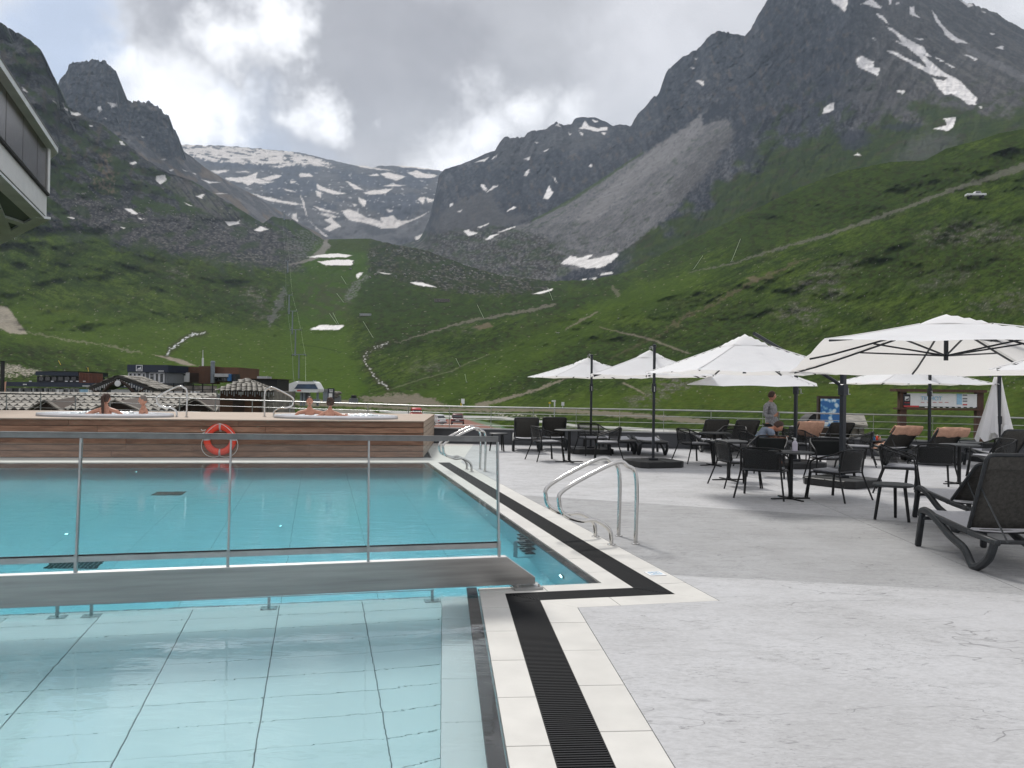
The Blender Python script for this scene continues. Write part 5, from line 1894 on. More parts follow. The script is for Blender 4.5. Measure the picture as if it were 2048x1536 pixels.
for i in range(len(px_) - 1):
    a, b = px_[i] + .012, px_[i + 1] - .012
    def pt(x, t, dy=0): return B(x, 0.035 + 0.09 * t + dy, 0.262 + (zl(x) - 0.03 - 0.262) * t)
    mb = MB()
    t0, t1 = 0.115, 0.96
    vs = [pt(a, t0, -.005), pt(b, t0, -.005), pt(b, t1, -.005), pt(a, t1, -.005), pt(a, t0, .005), pt(b, t0, .005), pt(b, t1, .005), pt(a, t1, .005)]
    mb.add(vs, [(0, 1, 2, 3), (7, 6, 5, 4), (0, 4, 5, 1), (1, 5, 6, 2), (2, 6, 7, 3), (3, 7, 4, 0)])
    bchild(mb, 'glass_panel', M['glass'])
    mb = MB()
    mb.bar(pt(a - .01, 0.10), pt(b + .01, 0.10), 0.018, 0.042)
    bchild(mb, 'bottom_rail', M['steel_dull'])
    mb = MB()
    mb.bar(pt(a, 0.128), pt(b, 0.128), 0.016, 0.008)
    bchild(mb, 'glass_gasket', M['black'])

# low rail standing in the water
lr = empty('underwater_rail', (0, 0, 0), 0, 'low steel rail on bolted feet standing in the water under the beam', 'rail')
s_l = stepline[0] - YP * 0.12
def lp(t, z): return Vector((s_l.x - XP.x * t, s_l.y - XP.y * t, z))
t0 = 1.42
mb = MB(); mb.tube([lp(t0, -0.13), lp(t0 + 10, -0.13)], 0.012, 8)
mb.build('top_tube', M['steel_dull'], lr, True)
for uu in (864, 538, 183, 115, -200):
    r = raydir(uu, 1215)
    q = isect(Vector((0, 0)), Vector((r[0], r[1])), s_l, XP)
    t = -(q - s_l).dot(XP)
    mb = MB(); mb.box(lp(t, (ZF - .13) / 2), (0.022, 0.022, abs(ZF + .13)), math.atan2(XP.y, XP.x)); mb.build('post', M['steel_dull'], lr)
    mb = MB(); mb.box(lp(t, ZF + .005), (0.13, 0.10, 0.01), math.atan2(XP.y, XP.x))
    for sx in (-.045, .045):
        for sy in (-.03, .03):
            mb.box(lp(t + sx, ZF + .014) + Vector((0, sy, 0)), (.012, .012, .012))
    mb.build('foot', M['steel_dull'], lr)
mb = MB()
e0, e1 = stepline[0] - XP * 1.4, stepline[0] - XP * 14
mb.bar((e0.x, e0.y, ZF + .004), (e1.x, e1.y, ZF + .004), .02, .01)
mb.build('edge_trim', M['steel_dull'], lr)

# pool fittings: floor grates, lamps, wall steps
def uw(u, v, z):
    """where a ray entering the flat water lands at depth z"""
    p = at(u, v, -0.012)
    d = Vector((p.x, p.y, p.z - CAMZ)).normalized()
    h = Vector((d.x, d.y)); s = h.length / 1.333
    c = math.sqrt(1 - s * s)
    k = (-0.012 - z) / c * s
    h.normalize()
    return Vector((p.x + h.x * k, p.y + h.y * k, z))


def floor_grate(q, lab, z):
    pts = [uw(u, v, z) for u, v in q]
    c = sum(pts, Vector((0, 0, 0))) / 4
    g_ = empty('floor_grate', (c.x, c.y, z), 0, lab, 'pool grate', 'dark intake grates on the pool floor')
    L = [v2(p) - v2(c) for p in pts]
    MB().prism([tuple(p) for p in L], 0.001, 0.012).build('frame', M['canister'], g_)
    for i in range(1, 12):
        t = i / 12
        a, b = L[0].lerp(L[1], t), L[3].lerp(L[2], t)
        MB().bar((a.x, a.y, .017), (b.x, b.y, .017), .012, .008).build('bar', M['grey'], g_)


floor_grate([(88, 1137), (192, 1137), (211, 1121), (104, 1123)], 'larger dark grate on the pool floor just behind the steel beam', ZR + .002)
floor_grate([(300, 991), (361, 991), (374, 983), (315, 983.5)], 'smaller dark grate on the pool floor further back, left of the red lifebuoy reflection', ZR + .002)


def emis(name, col, st):
    m, nt, b = new_mat(name)
    b.inputs['Emission Color'].default_value = col + (1,)
    b.inputs['Emission Strength'].default_value = st
    b.inputs['Base Color'].default_value = col + (1,)
    return m


M['lamp'] = emis('underwater_lamp_glow', (0.85, 1.0, 1.0), 7.0)


def pool_lamp(p, nrm, r, lab):
    e = empty('underwater_lamp', p, 0, lab, 'pool lamp', 'small white lamps under water')
    rot = Vector(nrm).to_track_quat('Z', 'Y').to_matrix()
    for nm, prof, m_ in (('housing', [(r * 1.5, 0), (r * 1.5, .012), (r * 1.1, .016), (r * 1.05, .002), (0, .002)], M['steel_dull']), ('lens', [(r, .004), (r * .8, .014), (0, .018)], M['lamp'])):
        mb = MB().lathe(prof, (0, 0, 0), 12)
        mb.v = [tuple(rot @ Vector(q)) for q in mb.v]
        mb.build(nm, m_, e)


def on_wall(u, v, line, ztry):
    """underwater wall point seen at this pixel"""
    best = None
    for i in range(200):
        z = -0.05 - i * 0.006
        p = uw(u, v, z)
        s = (v2(p) - line[0]).dot(XP)
        if best is None or abs(s) < best[0]: best = (abs(s), p)
    return best[1]


for u, v, r, lab in ((1125, 1152, .05, 'brightest underwater lamp, low on the pool wall near the corner of the coping'), (976, 1030, .028, 'small underwater lamp on the right pool wall behind the glass')):
    p = on_wall(u, v, ln_r(0), 0)
    pool_lamp((p.x - XP.x * .004, p.y - XP.y * .004, p.z), (-XP.x, -XP.y, 0), r, lab)
for u, v, lab in ((561, 1052, 'glowing white dot on the pool floor between the second and third glass posts'), (134, 1068, 'glowing white dot on the pool floor left of the leftmost glass post'), (272, 944, 'tiny glowing dot high in the rear pool near its far edge')):
    p = uw(u, v, ZR)
    pool_lamp((p.x, p.y, ZR + .001), (0, 0, 1), .022, lab)
# recessed steps with a grab bar on the pool wall
st_ = on_wall(1062, 1085, ln_r(0), 0)
we = empty('wall_steps', (st_.x, st_.y, 0), math.atan2(YP.y, YP.x), 'submerged step unit with dark treads and a steel bar on the right pool wall', 'pool ladder')
# local x along the wall, local +y towards the pool interior
for i in range(4):
    z = -0.16 - i * 0.22
    mb = MB(); mb.box((0, .06, z), (.46, .11, .02)); mb.build('tread', M['canister'], we)
    for sx in (-.13, 0, .13):
        MB().box((sx, .065, z + .014), (.02, .12, .01)).build('divider', M['offwhite'], we)
mb = MB(); mb.tube(fillet([(-.16, .02, -.20), (-.16, .22, -.20), (-.16, .22, -1.0), (-.16, .02, -1.0)], .05), .024, 8); mb.build('grab_bar', M['offwhite'], we, True)

# ------------------------------------------------------------------ stainless handrails
def handrail(name, base_r, dvec, h, lab, grp, sc=1.0, swap=False):
    """one bent tube: upright at base_r, loops out over the water and comes back to a short upright"""
    dv = Vector((dvec.x, dvec.y, 0))
    e = empty(name, base_r, math.atan2(dv.y, dv.x), lab, 'handrail', grp)
    s = sc
    pts = [(0, 0, 0), (0, 0, .70 * s), (.10 * s, 0, .84 * s), (.26 * s, 0, .87 * s), (.80 * s, 0, .60 * s), (.86 * s, 0, .45 * s), (.80 * s, 0, .33 * s), (.62 * s, 0, .265 * s), (.46 * s, 0, .265 * s), (.30 * s, 0, .16 * s), (.275 * s, 0, 0)]
    sm = []
    P_ = [Vector(p) for p in pts]
    for i in range(len(P_) - 1):
        a, b, c, d = P_[max(i - 1, 0)], P_[i], P_[i + 1], P_[min(i + 2, len(P_) - 1)]
        for k in range(6):
            t = k / 6
            sm.append(0.5 * ((2 * b) + (c - a) * t + (2 * a - 5 * b + 4 * c - d) * t * t + (3 * b - a - 3 * c + d) * t ** 3))
    sm.append(P_[-1])
    MB().tube(sm, 0.0225, 12).build('tube', M['steel'], e, True)
    for x in (0, .275 * s):
        MB().lathe([(0.0, 0), (.045, 0), (.045, .006), (.028, .012), (.022, .014)], (x, 0, 0.001), 16).build('base_flange', M['steel'], e, True)
    return e


for (u, v), nm in (((1271, 1088), 'nearest polished steel handrail looping over the near end of the pool edge'), ((1237, 1072), 'second handrail just behind the nearest one')):
    handrail('handrail', at(u, v), -XP, .85, nm, 'looped steel handrails at the pools', 1.0)
for (u, v), nm in (((970, 943), 'front one of the handrail pair at the far end of the pool'), ((960, 938.5), 'rear one of the handrail pair at the far end of the pool')):
    handrail('handrail', at(u, v), -XP, .85, nm, 'looped steel handrails at the pools', 0.98)


# ------------------------------------------------------------------ timber platform with two hot tubs
DZ = 0.868
boxE = boxR + boxD * 16.0
plat = empty('hot_tub_platform', (boxR.x, boxR.y, 0), 0, 'raised platform clad in horizontal brown planks that holds the two hot tubs', 'platform')
PO = Vector((boxR.x, boxR.y, 0))
bno = Vector((-boxD.y, boxD.x))
if bno.y > 0: bno = -bno       # towards the camera


def pchild(mb, name, m, **k):
    mb.v = [tuple(Vector(p) - PO) for p in mb.v]
    return mb.build(name, m, plat, **k)


depth_p = 5.4
side_d = (v2(at(855.5, 902)) - boxR).normalized()
core = [boxR - bno * .04 + boxD * .04, boxE - bno * .04, boxE - bno * (depth_p), boxR + side_d * depth_p + boxD * .04]
pchild(MB().prism([tuple(p) for p in core], 0, DZ - .04), 'core', M['slate_dark'])
rows = 6
rh = (DZ - .03) / rows
for r_ in range(rows):
    x = 0.0
    rnd = random.Random(40 + r_)
    joints = {0: [4.2, 7.8, 12], 1: [3.6, 7.2, 11.5], 2: [0.85, 3.6, 8.2, 12.5], 3: [6.6, 10], 4: [2.6, 6.6, 11], 5: [2.6, 6.9, 12]}[5 - r_] + [16]
    for e in joints:
        a, b = boxR + boxD * (x + .003), boxR + boxD * (e - .003)
        z = r_ * rh + rh / 2 + .008
        mb = MB().bar((a.x, a.y, z), (b.x, b.y, z), 0.028 + rnd.uniform(0, .003), rh - .012)
        pchild(mb, 'plank', M['plank'], bevel=.002)
        x = e
    a, b = boxR + side_d * .02, boxR + side_d * depth_p
    z = r_ * rh + rh / 2 + .008
    pchild(MB().bar((a.x, a.y, z), (b.x, b.y, z), .028, rh - .012), 'plank', M['deck'], bevel=.002)
nboard = 36
for i in range(nboard):
    o0 = -0.03 + i * (depth_p / nboard)
    a = boxR + side_d * max(o0, -.03) - boxD * .02 + side_d * .06
    b = boxE - bno * o0 - bno * .06
    z = DZ - .014
    pchild(MB().bar((a.x, a.y, z), (b.x, b.y, z), depth_p / nboard - .007, .026), 'deck_board', M['deck'])
# small trench joint at the front edge
def on_deck(u, v): return at(u, v, DZ)


foam = mat('foaming_water', (0.76, 0.82, 0.85), 0.25, 0, 0.15, 7, 0.9, 14)


def hot_tub(u0, u1, vf, lab):
    # front rim bottom at row vf; width from the horizontal extent
    rm = raydir((u0 + u1) / 2, 800)
    ed = isect(Vector((0, 0)), Vector((rm[0], rm[1])), boxR, boxD)
    pf = Vector((ed.x, ed.y + .30, DZ))
    dcen = pf.y + .95
    rx = (u1 - u0) / 2 / F * (dcen)
    c = at((u0 + u1) / 2, 0, d=dcen)
    ry = .95
    hz = 0.085
    t = empty('hot_tub', (c.x, pf.y + ry, DZ), 0, lab, 'hot tub', 'hot tubs sunk in the timber platform')
    MB().lathe([(1.0, 0.0), (1.0, hz * .7), (.99, hz * .93), (.96, hz), (.90, hz), (.88, hz * .9), (.87, -.1)], (0, 0, 0), 64, rx, ry).build('rim', M['white_plastic'], t, True)
    MB().lathe([(1.0, 0.001), (1.003, hz * .45), (1.0, hz * .46)], (0, 0, 0), 64, rx, ry).build('skirt', M['offwhite'], t, True)
    w_ = MB()
    rows = []
    for i in range(0, 15):
        rr = .885 * i / 14 + 1e-4
        rows.append([(rr * rx * math.cos(k * math.pi / 24), rr * ry * math.sin(k * math.pi / 24), hz * .62 + .018 * math.sin(i * 3.1 + k * 1.7) * (i < 14)) for k in range(49)])
    w_.grid(rows)
    w_.build('water', foam, t, True)
    return t, c.x, pf.y + ry, rx, ry


tub1 = hot_tub(93, 358, 834, 'left hot tub with a white rim, sheltering the woman with a ponytail')
tub2 = hot_tub(562, 808, 838, 'right hot tub with a white rim beside the end of the platform')
for t, (fx, fy) in ((tub1, (-.25, -.1)), (tub1, (.1, .3)), (tub2, (.45, .1))):
    mb = MB()
    rnd = random.Random(int(fx * 100) + 3)
    hzw = .06
    for _ in range(60):
        mb.ball((fx * t[3] + rnd.gauss(0, .14), fy * t[4] + rnd.gauss(0, .1), hzw + abs(rnd.gauss(0, .018))), (rnd.uniform(.03, .08), rnd.uniform(.03, .08), rnd.uniform(.012, .035)), 7, 5)
    mb.build('foam', foam, t[0], True)
# tub handrails
def tub_rail(u0, v0, u1, mirror, lab):
    p0, p1 = on_deck(u0, v0), on_deck(u1, v0)
    e = handrail('handrail', p0, Vector((-1, 0)) if mirror else Vector((1, 0)), .85, lab, 'looped steel handrails at the pools', 0.84)
    return e


tub_rail(373, 834, 0, True, 'steel handrail beside the right end of the left hot tub')
e_ = tub_rail(529, 833, 0, False, 'steel handrail at the left end of the right hot tub, looping to the right')
# lifebuoy
lb = at(440, 880, d=(boxR + boxD * 4.6).y)
fr = isect(Vector((0, 0)), Vector(raydir(440, 880)[:2]), boxR + bno * .07, boxD)
rr = raydir(440, 879)
lb = Vector((fr.x, fr.y, CAMZ + rr[2] * fr.y / rr[1]))
life = empty('lifebuoy', lb, math.atan2(-boxD.y, -boxD.x), 'orange red lifebuoy with white rope hung on the plank wall of the platform', 'lifebuoy')
Rm, rm = 0.285, 0.075
mb = MB()
rings = []
for k in range(49):
    a = 2 * math.pi * k / 48
    rings.append([((Rm + rm * math.cos(b)) * math.cos(a), rm * .8 * math.sin(b), (Rm + rm * math.cos(b)) * math.sin(a)) for b in [2 * math.pi * j / 14 for j in range(15)]])
mb.grid(rings)
mb.build('ring', M['orange'], life, True)
for q in range(4):
    mb = MB(); rings = []
    for k in range(5):
        a = math.pi / 2 * q + math.pi / 2 + (k - 2) * .035
        rings.append([((Rm + (rm + .003) * math.cos(b)) * math.cos(a), (rm + .003) * .8 * math.sin(b), (Rm + (rm + .003) * math.cos(b)) * math.sin(a)) for b in [2 * math.pi * j / 14 for j in range(15)]])
    mb.grid(rings); mb.build('band', M['tape'], life, True)
for q in range(4):
    pts = []
    for k in range(13):
        t = k / 12
        a = math.pi / 2 * q + math.pi / 4 * 0 + math.pi / 2 + t * math.pi / 2
        sag = .035 * math.sin(math.pi * t) + (.05 * math.sin(math.pi * t) if q in (1, 2) else 0)
        rr_ = Rm + rm + .006 + sag * (1.0 if q in (1, 2) else -1.6)
        pts.append((rr_ * math.cos(a), -.065 if q not in (1, 2) else -.03, rr_ * math.sin(a)))
    MB().tube(pts, .007, 6).build('rope', M['rope'], life, True)
mb = MB(); mb.tube([(-.30, -.06, .22), (-.37, -.07, .20), (-.40, -.06, .23)], .008, 5); mb.tube([(-.31, -.06, .17), (-.39, -.07, .13), (-.44, -.06, .12)], .008, 5)
mb.build('rope_end', M['rope'], life, True)
MB().box((0, .055, .2), (.05, .05, .03)).build('hook', M['steel_dull'], life)

# ------------------------------------------------------------------ parapet and railing round the terrace
RH = 1.10
parw = empty('parapet', (0, 0, 0), 0, 'low dark grey parapet wall around the far edge of the terrace', 'wall')
for i in range(len(par_pts) - 1):
    a, b = par_pts[i], par_pts[i + 1]
    d = (b - a).normalized()
    if i < 2: continue
    L = (b - a).length
    n = max(1, int(L / 2.4))
    nn = Vector((-d.y, d.x))
    for k in range(n):
        p, q = a + d * (L * k / n + .004), a + d * (L * (k + 1) / n - .004)
        MB().bar((p.x, p.y, .205), (q.x, q.y, .205), .14, .43).build('wall_panel', M['parapet'], parw)
    MB().bar((a.x, a.y, .445), (b.x, b.y, .445), .24, .035).build('cap', M['parapet_cap'], parw)
    p2, q2 = a - nn * .09 * 0, b
for i in range(2):
    a, b = par_pts[i], par_pts[i + 1]
    MB().bar((a.x, a.y, .2), (b.x, b.y, .2), .14, .44).build('wall_panel', M['parapet'], parw)
rail = empty('railing', (0, 0, 0), 0, 'slim horizontal steel railing running along the far edge of the terrace', 'railing')
for i in range(len(par_pts) - 1):
    a, b = par_pts[i], par_pts[i + 1]
    h0 = RH if i > 1 else 1.24
    h1 = RH if i > 0 else 1.24
    ha, hb = (1.30 if i == 0 else (1.24 if i == 1 else RH)), (1.24 if i == 0 else RH)
    for k, (f_, rad) in enumerate(((1.0, .021), (.83, .009), (.66, .009), (.50, .009))):
        za, zb = .46 + (ha - .46) * (f_ - .42) / .58, .46 + (hb - .46) * (f_ - .42) / .58
        MB().tube([(a.x, a.y, za), (b.x, b.y, zb)], rad, 8).build('rail_bar', M['steel_dull'], rail, True)
    L = (b - a).length
    n = int(round(L / 1.35))
    for k in range(n):
        t = (k + .5) / n
        p = a.lerp(b, t)
        zz = ha + (hb - ha) * t
        MB().bar((p.x, p.y, .46), (p.x, p.y, zz - .02), .045, .010, up=(b - a).to_3d()).build('post', M['steel_dull'], rail)

# ------------------------------------------------------------------ furniture prototypes
def frame_tube(pts, r, name, m, parent, n=8, fr=.03):
    return MB().tube(fillet(pts, fr, 3) if fr else pts, r, n).build(name, m, parent, True)


def make_chair(cushion=True):
    e = empty('armchair')
    BK = M['black_metal']
    hw = .27
    # legs: front legs rise into the arms, rear legs splay
    for s in (-1, 1):
        frame_tube([(s * (hw + .03), .27, 0), (s * hw, .22, .43), (s * (hw + .02), .20, .60), (s * (hw + .015), .08, .645), (s * (hw - .01), -.16, .72), (s * (hw - .04), -.25, .775)], .0125, 'arm', BK, e, fr=.05)
        frame_tube([(s * (hw + .04), -.35, 0), (s * (hw - .02), -.22, .42), (s * (hw - .03), -.27, .775)], .0125, 'leg', BK, e, fr=.05)
        frame_tube([(s * hw, .22, .42), (s * (hw - .02), -.22, .42)], .011, 'side_rail', BK, e, fr=0)
        frame_tube([(s * (hw - .01), .21, .42), (s * (hw + .02), .245, 0)], .012, 'leg', BK, e, fr=0)
    frame_tube([(-(hw - .04), -.265, .775), (-(hw - .10), -.275, .79), (hw - .10, -.275, .79), (hw - .04, -.265, .775)], .0125, 'top_rail', BK, e)
    frame_tube([(-hw, .22, .42), (hw, .22, .42)], .011, 'front_rail', BK, e, fr=0)
    rows = []
    for i in range(7):
        t = i / 6
        z = .44 + t * .335
        y = -.225 - .05 * t
        w_ = (hw - .03) + 0 * t
        rows.append([(w_ * x, y - .035 * (1 - x * x), z) for x in (-1, -.6, -.2, .2, .6, 1)])
    MB().grid(rows).build('back_panel', M['weave'], e, True)
    # wrap-round mesh sides between the back and the arms
    for s in (-1, 1):
        rows = [[(s * (hw - .02), -.22, .50), (s * hw, -.02, .52)], [(s * (hw - .03), -.26, .76), (s * (hw + .005), -.05, .685)]]
        MB().grid(rows).build('side_panel', M['weave'], e)
    seat = MB()
    rows = []
    for i in range(6):
        y = -.22 + .45 * i / 5
        rows.append([(x * (hw - .01), y, .425 - .012 * (1 - x * x) + .004) for x in (-1, -.5, 0, .5, 1)])
    seat.grid(rows)
    seat.build('seat', M['black_plastic'], e, True)
    MB().box((0, 0.0, .45), (.46, .43, .035)).build('seat_cushion', M['seat_pad'], e, True, bevel=.012)
    if cushion:
        mb = MB()
        mt_ = Matrix.Rotation(R(9), 3, 'X')
        mb.box((0, 0, 0), (.45, .05, .30), m=mt_)
        mb.v = [(q[0], q[1] - .215, q[2] + .60) for q in mb.v]
        mb.build('back_cushion', M['cushion'], e, True, bevel=.02)
    return e


chair_c = make_chair(True)
chair_p = make_chair(False)
used = set()


def place(proto, loc, rz, label, cat, group):
    if proto not in used:
        used.add(proto)
        o = proto
    else:
        o = copy_tree(proto)
    o.location = loc
    o.rotation_euler = (0, 0, rz)
    tag(o, label, cat, group)
    return o


CH = 'black woven armchairs on the terrace'
for u, v, yaw, cu, lab in (
        (1093, 921, -70, 0, 'black armchair at the far left table, its back turned left, beside the leftmost umbrella'),
        (1186, 910, -158, 0, 'black armchair behind the pole of the leftmost umbrella, facing the camera'),
        (1214, 922, 84, 0, 'black armchair right of the leftmost umbrella pole, turned to the left'),
        (1388, 925, -72, 0, 'black armchair alone right of the second umbrella base, turned to the right'),
        (1478, 930, -172, 0, 'black armchair just left of the seated man, facing the camera'),
        (1463, 916, 150, 0, 'black armchair before the grey loungers, farther back than the seated man'),
        (1474, 972, -82, 1, 'armchair with a pale back cushion seen from the side, left of the nearest table'),
        (1527, 994, -28, 1, 'armchair with a big black back cushion, nearest of all at the middle table'),
        (1537, 953, 150, 1, 'armchair across the middle table just in front of the seated man'),
        (1672, 998, 36, 1, 'armchair with a dark back cushion in front of the hexagonal umbrella base'),
        (1660, 962, 178, 1, 'armchair facing the camera at the right of the middle table, beside the soap bottle'),
        (1600, 926, -50, 0, 'armchair in front of the peach towel lounger, left of the thick umbrella pole'),
        (1560, 919, -160, 0, 'armchair directly behind the seated man near the third umbrella pole'),
        (1716, 931, 66, 0, 'armchair turned left immediately right of the thick umbrella pole'),
        (1800, 985, -118, 1, 'armchair with a grey cushion behind the round three-legged table on the right'),
        (1863, 976, -12, 1, 'armchair with a black cushion seen from behind, between the towels and the nearest lounger'),
        (1985, 956, 100, 0, 'armchair at the right edge mostly hidden by the nearest lounger')):
    p = at(u, v)
    place(chair_c if cu else chair_p, (p.x, p.y, 0), R(yaw), lab, 'armchair', CH).scale = (1.22, 1.12, 1.0)


def make_table():
    e = empty('pedestal_table')
    MB().lathe([(0, .715), (.33, .715), (.345, .72), (.345, .735), (.335, .74), (0, .74)], (0, 0, 0), 28).build('table_top', M['black_plastic'], e, True)
    MB().lathe([(.034, .02), (.034, .70), (.06, .712), (0, .714)], (0, 0, 0), 14).build('column', M['black_metal'], e, True)
    MB().lathe([(.06, 0), (.06, .03), (.036, .045)], (0, 0, 0), 14).build('hub', M['black_metal'], e, True)
    for k in range(4):
        a = k * math.pi / 2 + .1
        MB().bar((.04 * math.cos(a), .04 * math.sin(a), .015), (.33 * math.cos(a), .33 * math.sin(a), .010), .045, .016).build('foot', M['black_metal'], e)
    return e


tb = make_table()
TG = 'black pedestal tables on the terrace'
for u, v, lab in ((1138, 924, 'black pedestal table under the leftmost umbrella'), (1428, 931, 'black pedestal table right of the second umbrella base'), (1457, 960, 'black pedestal table left of the chair with the big black cushion'),
                  (1581, 998, 'nearest black pedestal table, carrying the small soap bottle'), (1918, 968, 'black pedestal table hidden behind the armchair on the right')):
    p = at(u, v)
    place(tb, (p.x, p.y, 0), R(8), lab, 'table', TG)


def make_stool():
    e = empty('side_table')
    MB().lathe([(0, .445), (.23, .445), (.25, .452), (.25, .47), (.24, .478), (0, .478)], (0, 0, 0), 28).build('table_top', M['black_plastic'], e, True)
    for k in range(3):
        a = R(-90 + 120 * k + 28)
        MB().tube([(.17 * math.cos(a), .17 * math.sin(a), .45), (.235 * math.cos(a), .235 * math.sin(a), 0.004)], [.022, .019], 10).build('leg', M['black_metal'], e, True)
    return e


stl = make_stool()
SG = 'round three-legged side tables'
for u, v, rz, lab in ((1786, 1040, 0, 'nearest round three-legged side table, left of the big lounger'), (1934, 916, 30, 'three-legged side table between the towel loungers and the closed umbrella'),
                      (1746, 918, 15, 'three-legged side table carrying blue and orange bottles'), (997, 902, 10, 'leftmost three-legged side table, near the far handrails'), (1176, 902, 60, 'three-legged side table half hidden behind the leftmost umbrella pole')):
    p = at(u, v)
    place(stl, (p.x, p.y, 0), R(rz), lab, 'side table', SG)
# bottles
def bottle(p, r, h, m1, m2, lab, cat='bottle', grp=None):
    e = empty('bottle', p, 0, lab, cat, grp)
    MB().lathe([(0, 0), (r, 0), (r, h * .62), (r * .5, h * .78), (r * .36, h * .8), (r * .36, h * .86)], (0, 0, 0), 14).build('body', m1, e, True)
    MB().lathe([(r * .45, h * .84), (r * .45, h), (0, h)], (0, 0, 0), 12).build('cap', m2, e, True)
    return e


soap_m = mat('clear_lilac_soap', (0.55, 0.52, 0.62), 0.15, 0, .1)
p = at(1600, 948, .741)
p = Vector((at(1581, 998).x + .1, at(1581, 998).y + .12, .741))
sb = bottle(p, .042, .2, soap_m, M['white'], 'clear pump bottle standing on the nearest pedestal table')
MB().bar((0, 0, .20), (-.05, 0, .205), .012, .01).build('spout', M['white'], sb)
q = at(1746, 918)
bottle((q.x - .02, q.y - .05, .48), .05, .12, M['blue'], M['blue'], 'teal blue cup standing on the side table with bottles', 'cup')
bottle((q.x + .1, q.y, .48), .03, .14, M['orange'], M['white'], 'orange sunscreen bottle standing on the side table')
bottle((q.x + .16, q.y - .03, .48), .025, .11, M['towel'], M['white'], 'small pale bottle next to the orange one on the side table')


# ---------- loungers
def make_lounger(angle, flatb=False):
    """foot end at local +y, head end at -y"""
    e = empty('sun_lounger')
    m_ = M['black_plastic']
    hw = .33
    zs = .36
    for s in (-1, 1):
        # long side member: foot leg, arched top, sweeping down into a rear runner that curves back up
        leg = MB()
        leg.bar((s * hw, .93, zs + .01), (s * (hw + .02), .985, 0), .052, .062, up=(1, 0, 0))
        leg.build('leg', m_, e, True, bevel=.012)
        pts = [(s * hw, .97, zs - .02), (s * hw, .93, zs + .035), (s * hw, .80, zs + .045), (s * hw, .58, zs - .02), (s * hw, .32, zs - .13), (s * (hw + .005), .04, .16), (s * (hw + .01), -.12, .035), (s * (hw + .01), -.20, .03), (s * (hw + .01), -.30, .07), (s * (hw + .01), -.43, .17), (s * (hw + .005), -.50, .31)]
        sm = []
        P_ = [Vector(p) for p in pts]
        for i in range(len(P_) - 1):
            a, b, c, d = P_[max(i - 1, 0)], P_[i], P_[i + 1], P_[min(i + 2, len(P_) - 1)]
            for k in range(4):
                t = k / 4
                sm.append(0.5 * ((2 * b) + (c - a) * t + (2 * a - 5 * b + 4 * c - d) * t * t + (3 * b - a - 3 * c + d) * t ** 3))
        sm.append(P_[-1])
        MB().tube(sm, [.038] * len(sm), 8).build('curved_leg', m_, e, True)
        mb = MB()
        mb.bar((s * (hw - .01), .86, zs + .03), (s * (hw - .01), -.02, zs - .03), .045, .055)
        mb.bar((s * (hw - .01), -.02, zs - .03), (s * (hw - .01), -.54, zs - .045), .05, .055)
        mb.build('side_rail', m_, e, True, bevel=.01)
    for y in (.9, .1, -.5):
        MB().bar((-hw, y, zs - .04), (hw, y, zs - .04), .045, .035).build('cross_bar', m_, e, True, bevel=.008)
    rows = []
    for i in range(9):
        y = .93 - .93 * i / 8
        z = zs + .045 - .06 * (i / 8) + (.01 if i == 0 else 0)
        rows.append([(x * (hw - .035), y, z - .02 * (1 - x * x)) for x in (-1, -.5, 0, .5, 1)])
    MB().grid(rows).build('seat_sling', M['sling_seat'], e, True)
    # backrest hinged at y=0
    a = R(angle)
    back = MB()
    L = .80
    rows = []
    for i in range(9):
        t = i / 8
        cx = .02 * math.sin(t * math.pi)
        y = -math.cos(a) * L * t - math.sin(a) * cx * -1
        z = zs + .01 + math.sin(a) * L * t + .0
        rows.append([(x * (hw - .03), y - math.sin(a) * .02 * (1 - x * x) * -1, z - math.cos(a) * .02 * (1 - x * x)) for x in (-1, -.5, 0, .5, 1)])
    back.grid(rows)
    bo = back.build('backrest_sling', M['sling'], e, True)
    so_ = bo.modifiers.new('thick', 'SOLIDIFY')
    so_.thickness = .012
    bw = hw - .02
    pts = [(-bw, 0, zs + .01), (-bw, -math.cos(a) * L, zs + .01 + math.sin(a) * L), (bw, -math.cos(a) * L, zs + .01 + math.sin(a) * L), (bw, 0, zs + .01)]
    MB().tube(fillet(pts, .07, 5), .019, 8).build('backrest_frame', m_, e, True)
    nb = Vector((0, math.sin(a), math.cos(a)))
    t0, t1 = .80, .985
    if angle > 5:
        hp = MB()
        pp = [Vector((x * (bw - .02), -math.cos(a) * L * t, zs + .01 + math.sin(a) * L * t)) + nb * k for t in (t0, t1) for x in (-1, 1) for k in (-.014, .03)]
        hp.add(pp, [(0, 2, 3, 1), (4, 5, 7, 6), (0, 1, 5, 4), (2, 6, 7, 3), (1, 3, 7, 5), (0, 4, 6, 2)])
        hp.build('headrest', M['sling'], e, True, bevel=.01)
        for s in (-1, 1):
            MB().tube([(s * (bw - .02), -math.cos(a) * .45, zs + math.sin(a) * .45), (s * (bw - .03), -.62, zs - .03)], .009, 6).build('stay', m_, e, True)
    return e


lo70 = make_lounger(66)
lo40 = make_lounger(38)
lo35 = make_lounger(42)
lofl = make_lounger(0)
LG = 'charcoal sun loungers on the terrace'


def put_l(proto, u, v, yaw, dy, lab):
    """(u,v) is the ground point of the rear runner or head end; dy shifts along the length"""
    p = at(u, v)
    a = R(yaw)
    p = p + Vector((-math.sin(a), math.cos(a), 0)) * dy
    return place(proto, (p.x, p.y, 0), a, lab, 'sun lounger', LG)


L1 = put_l(lo70, 1965, 1140, -2, 0, 'nearest charcoal sun lounger with its raised backrest cut off by the right edge')
L1.location = (4.76, 8.0, 0)
L2 = place(lo40, (5.72, 10.1, 0), R(-4), 'second nearest lounger, half reclined, behind the nearest one on the right', 'sun lounger', LG)


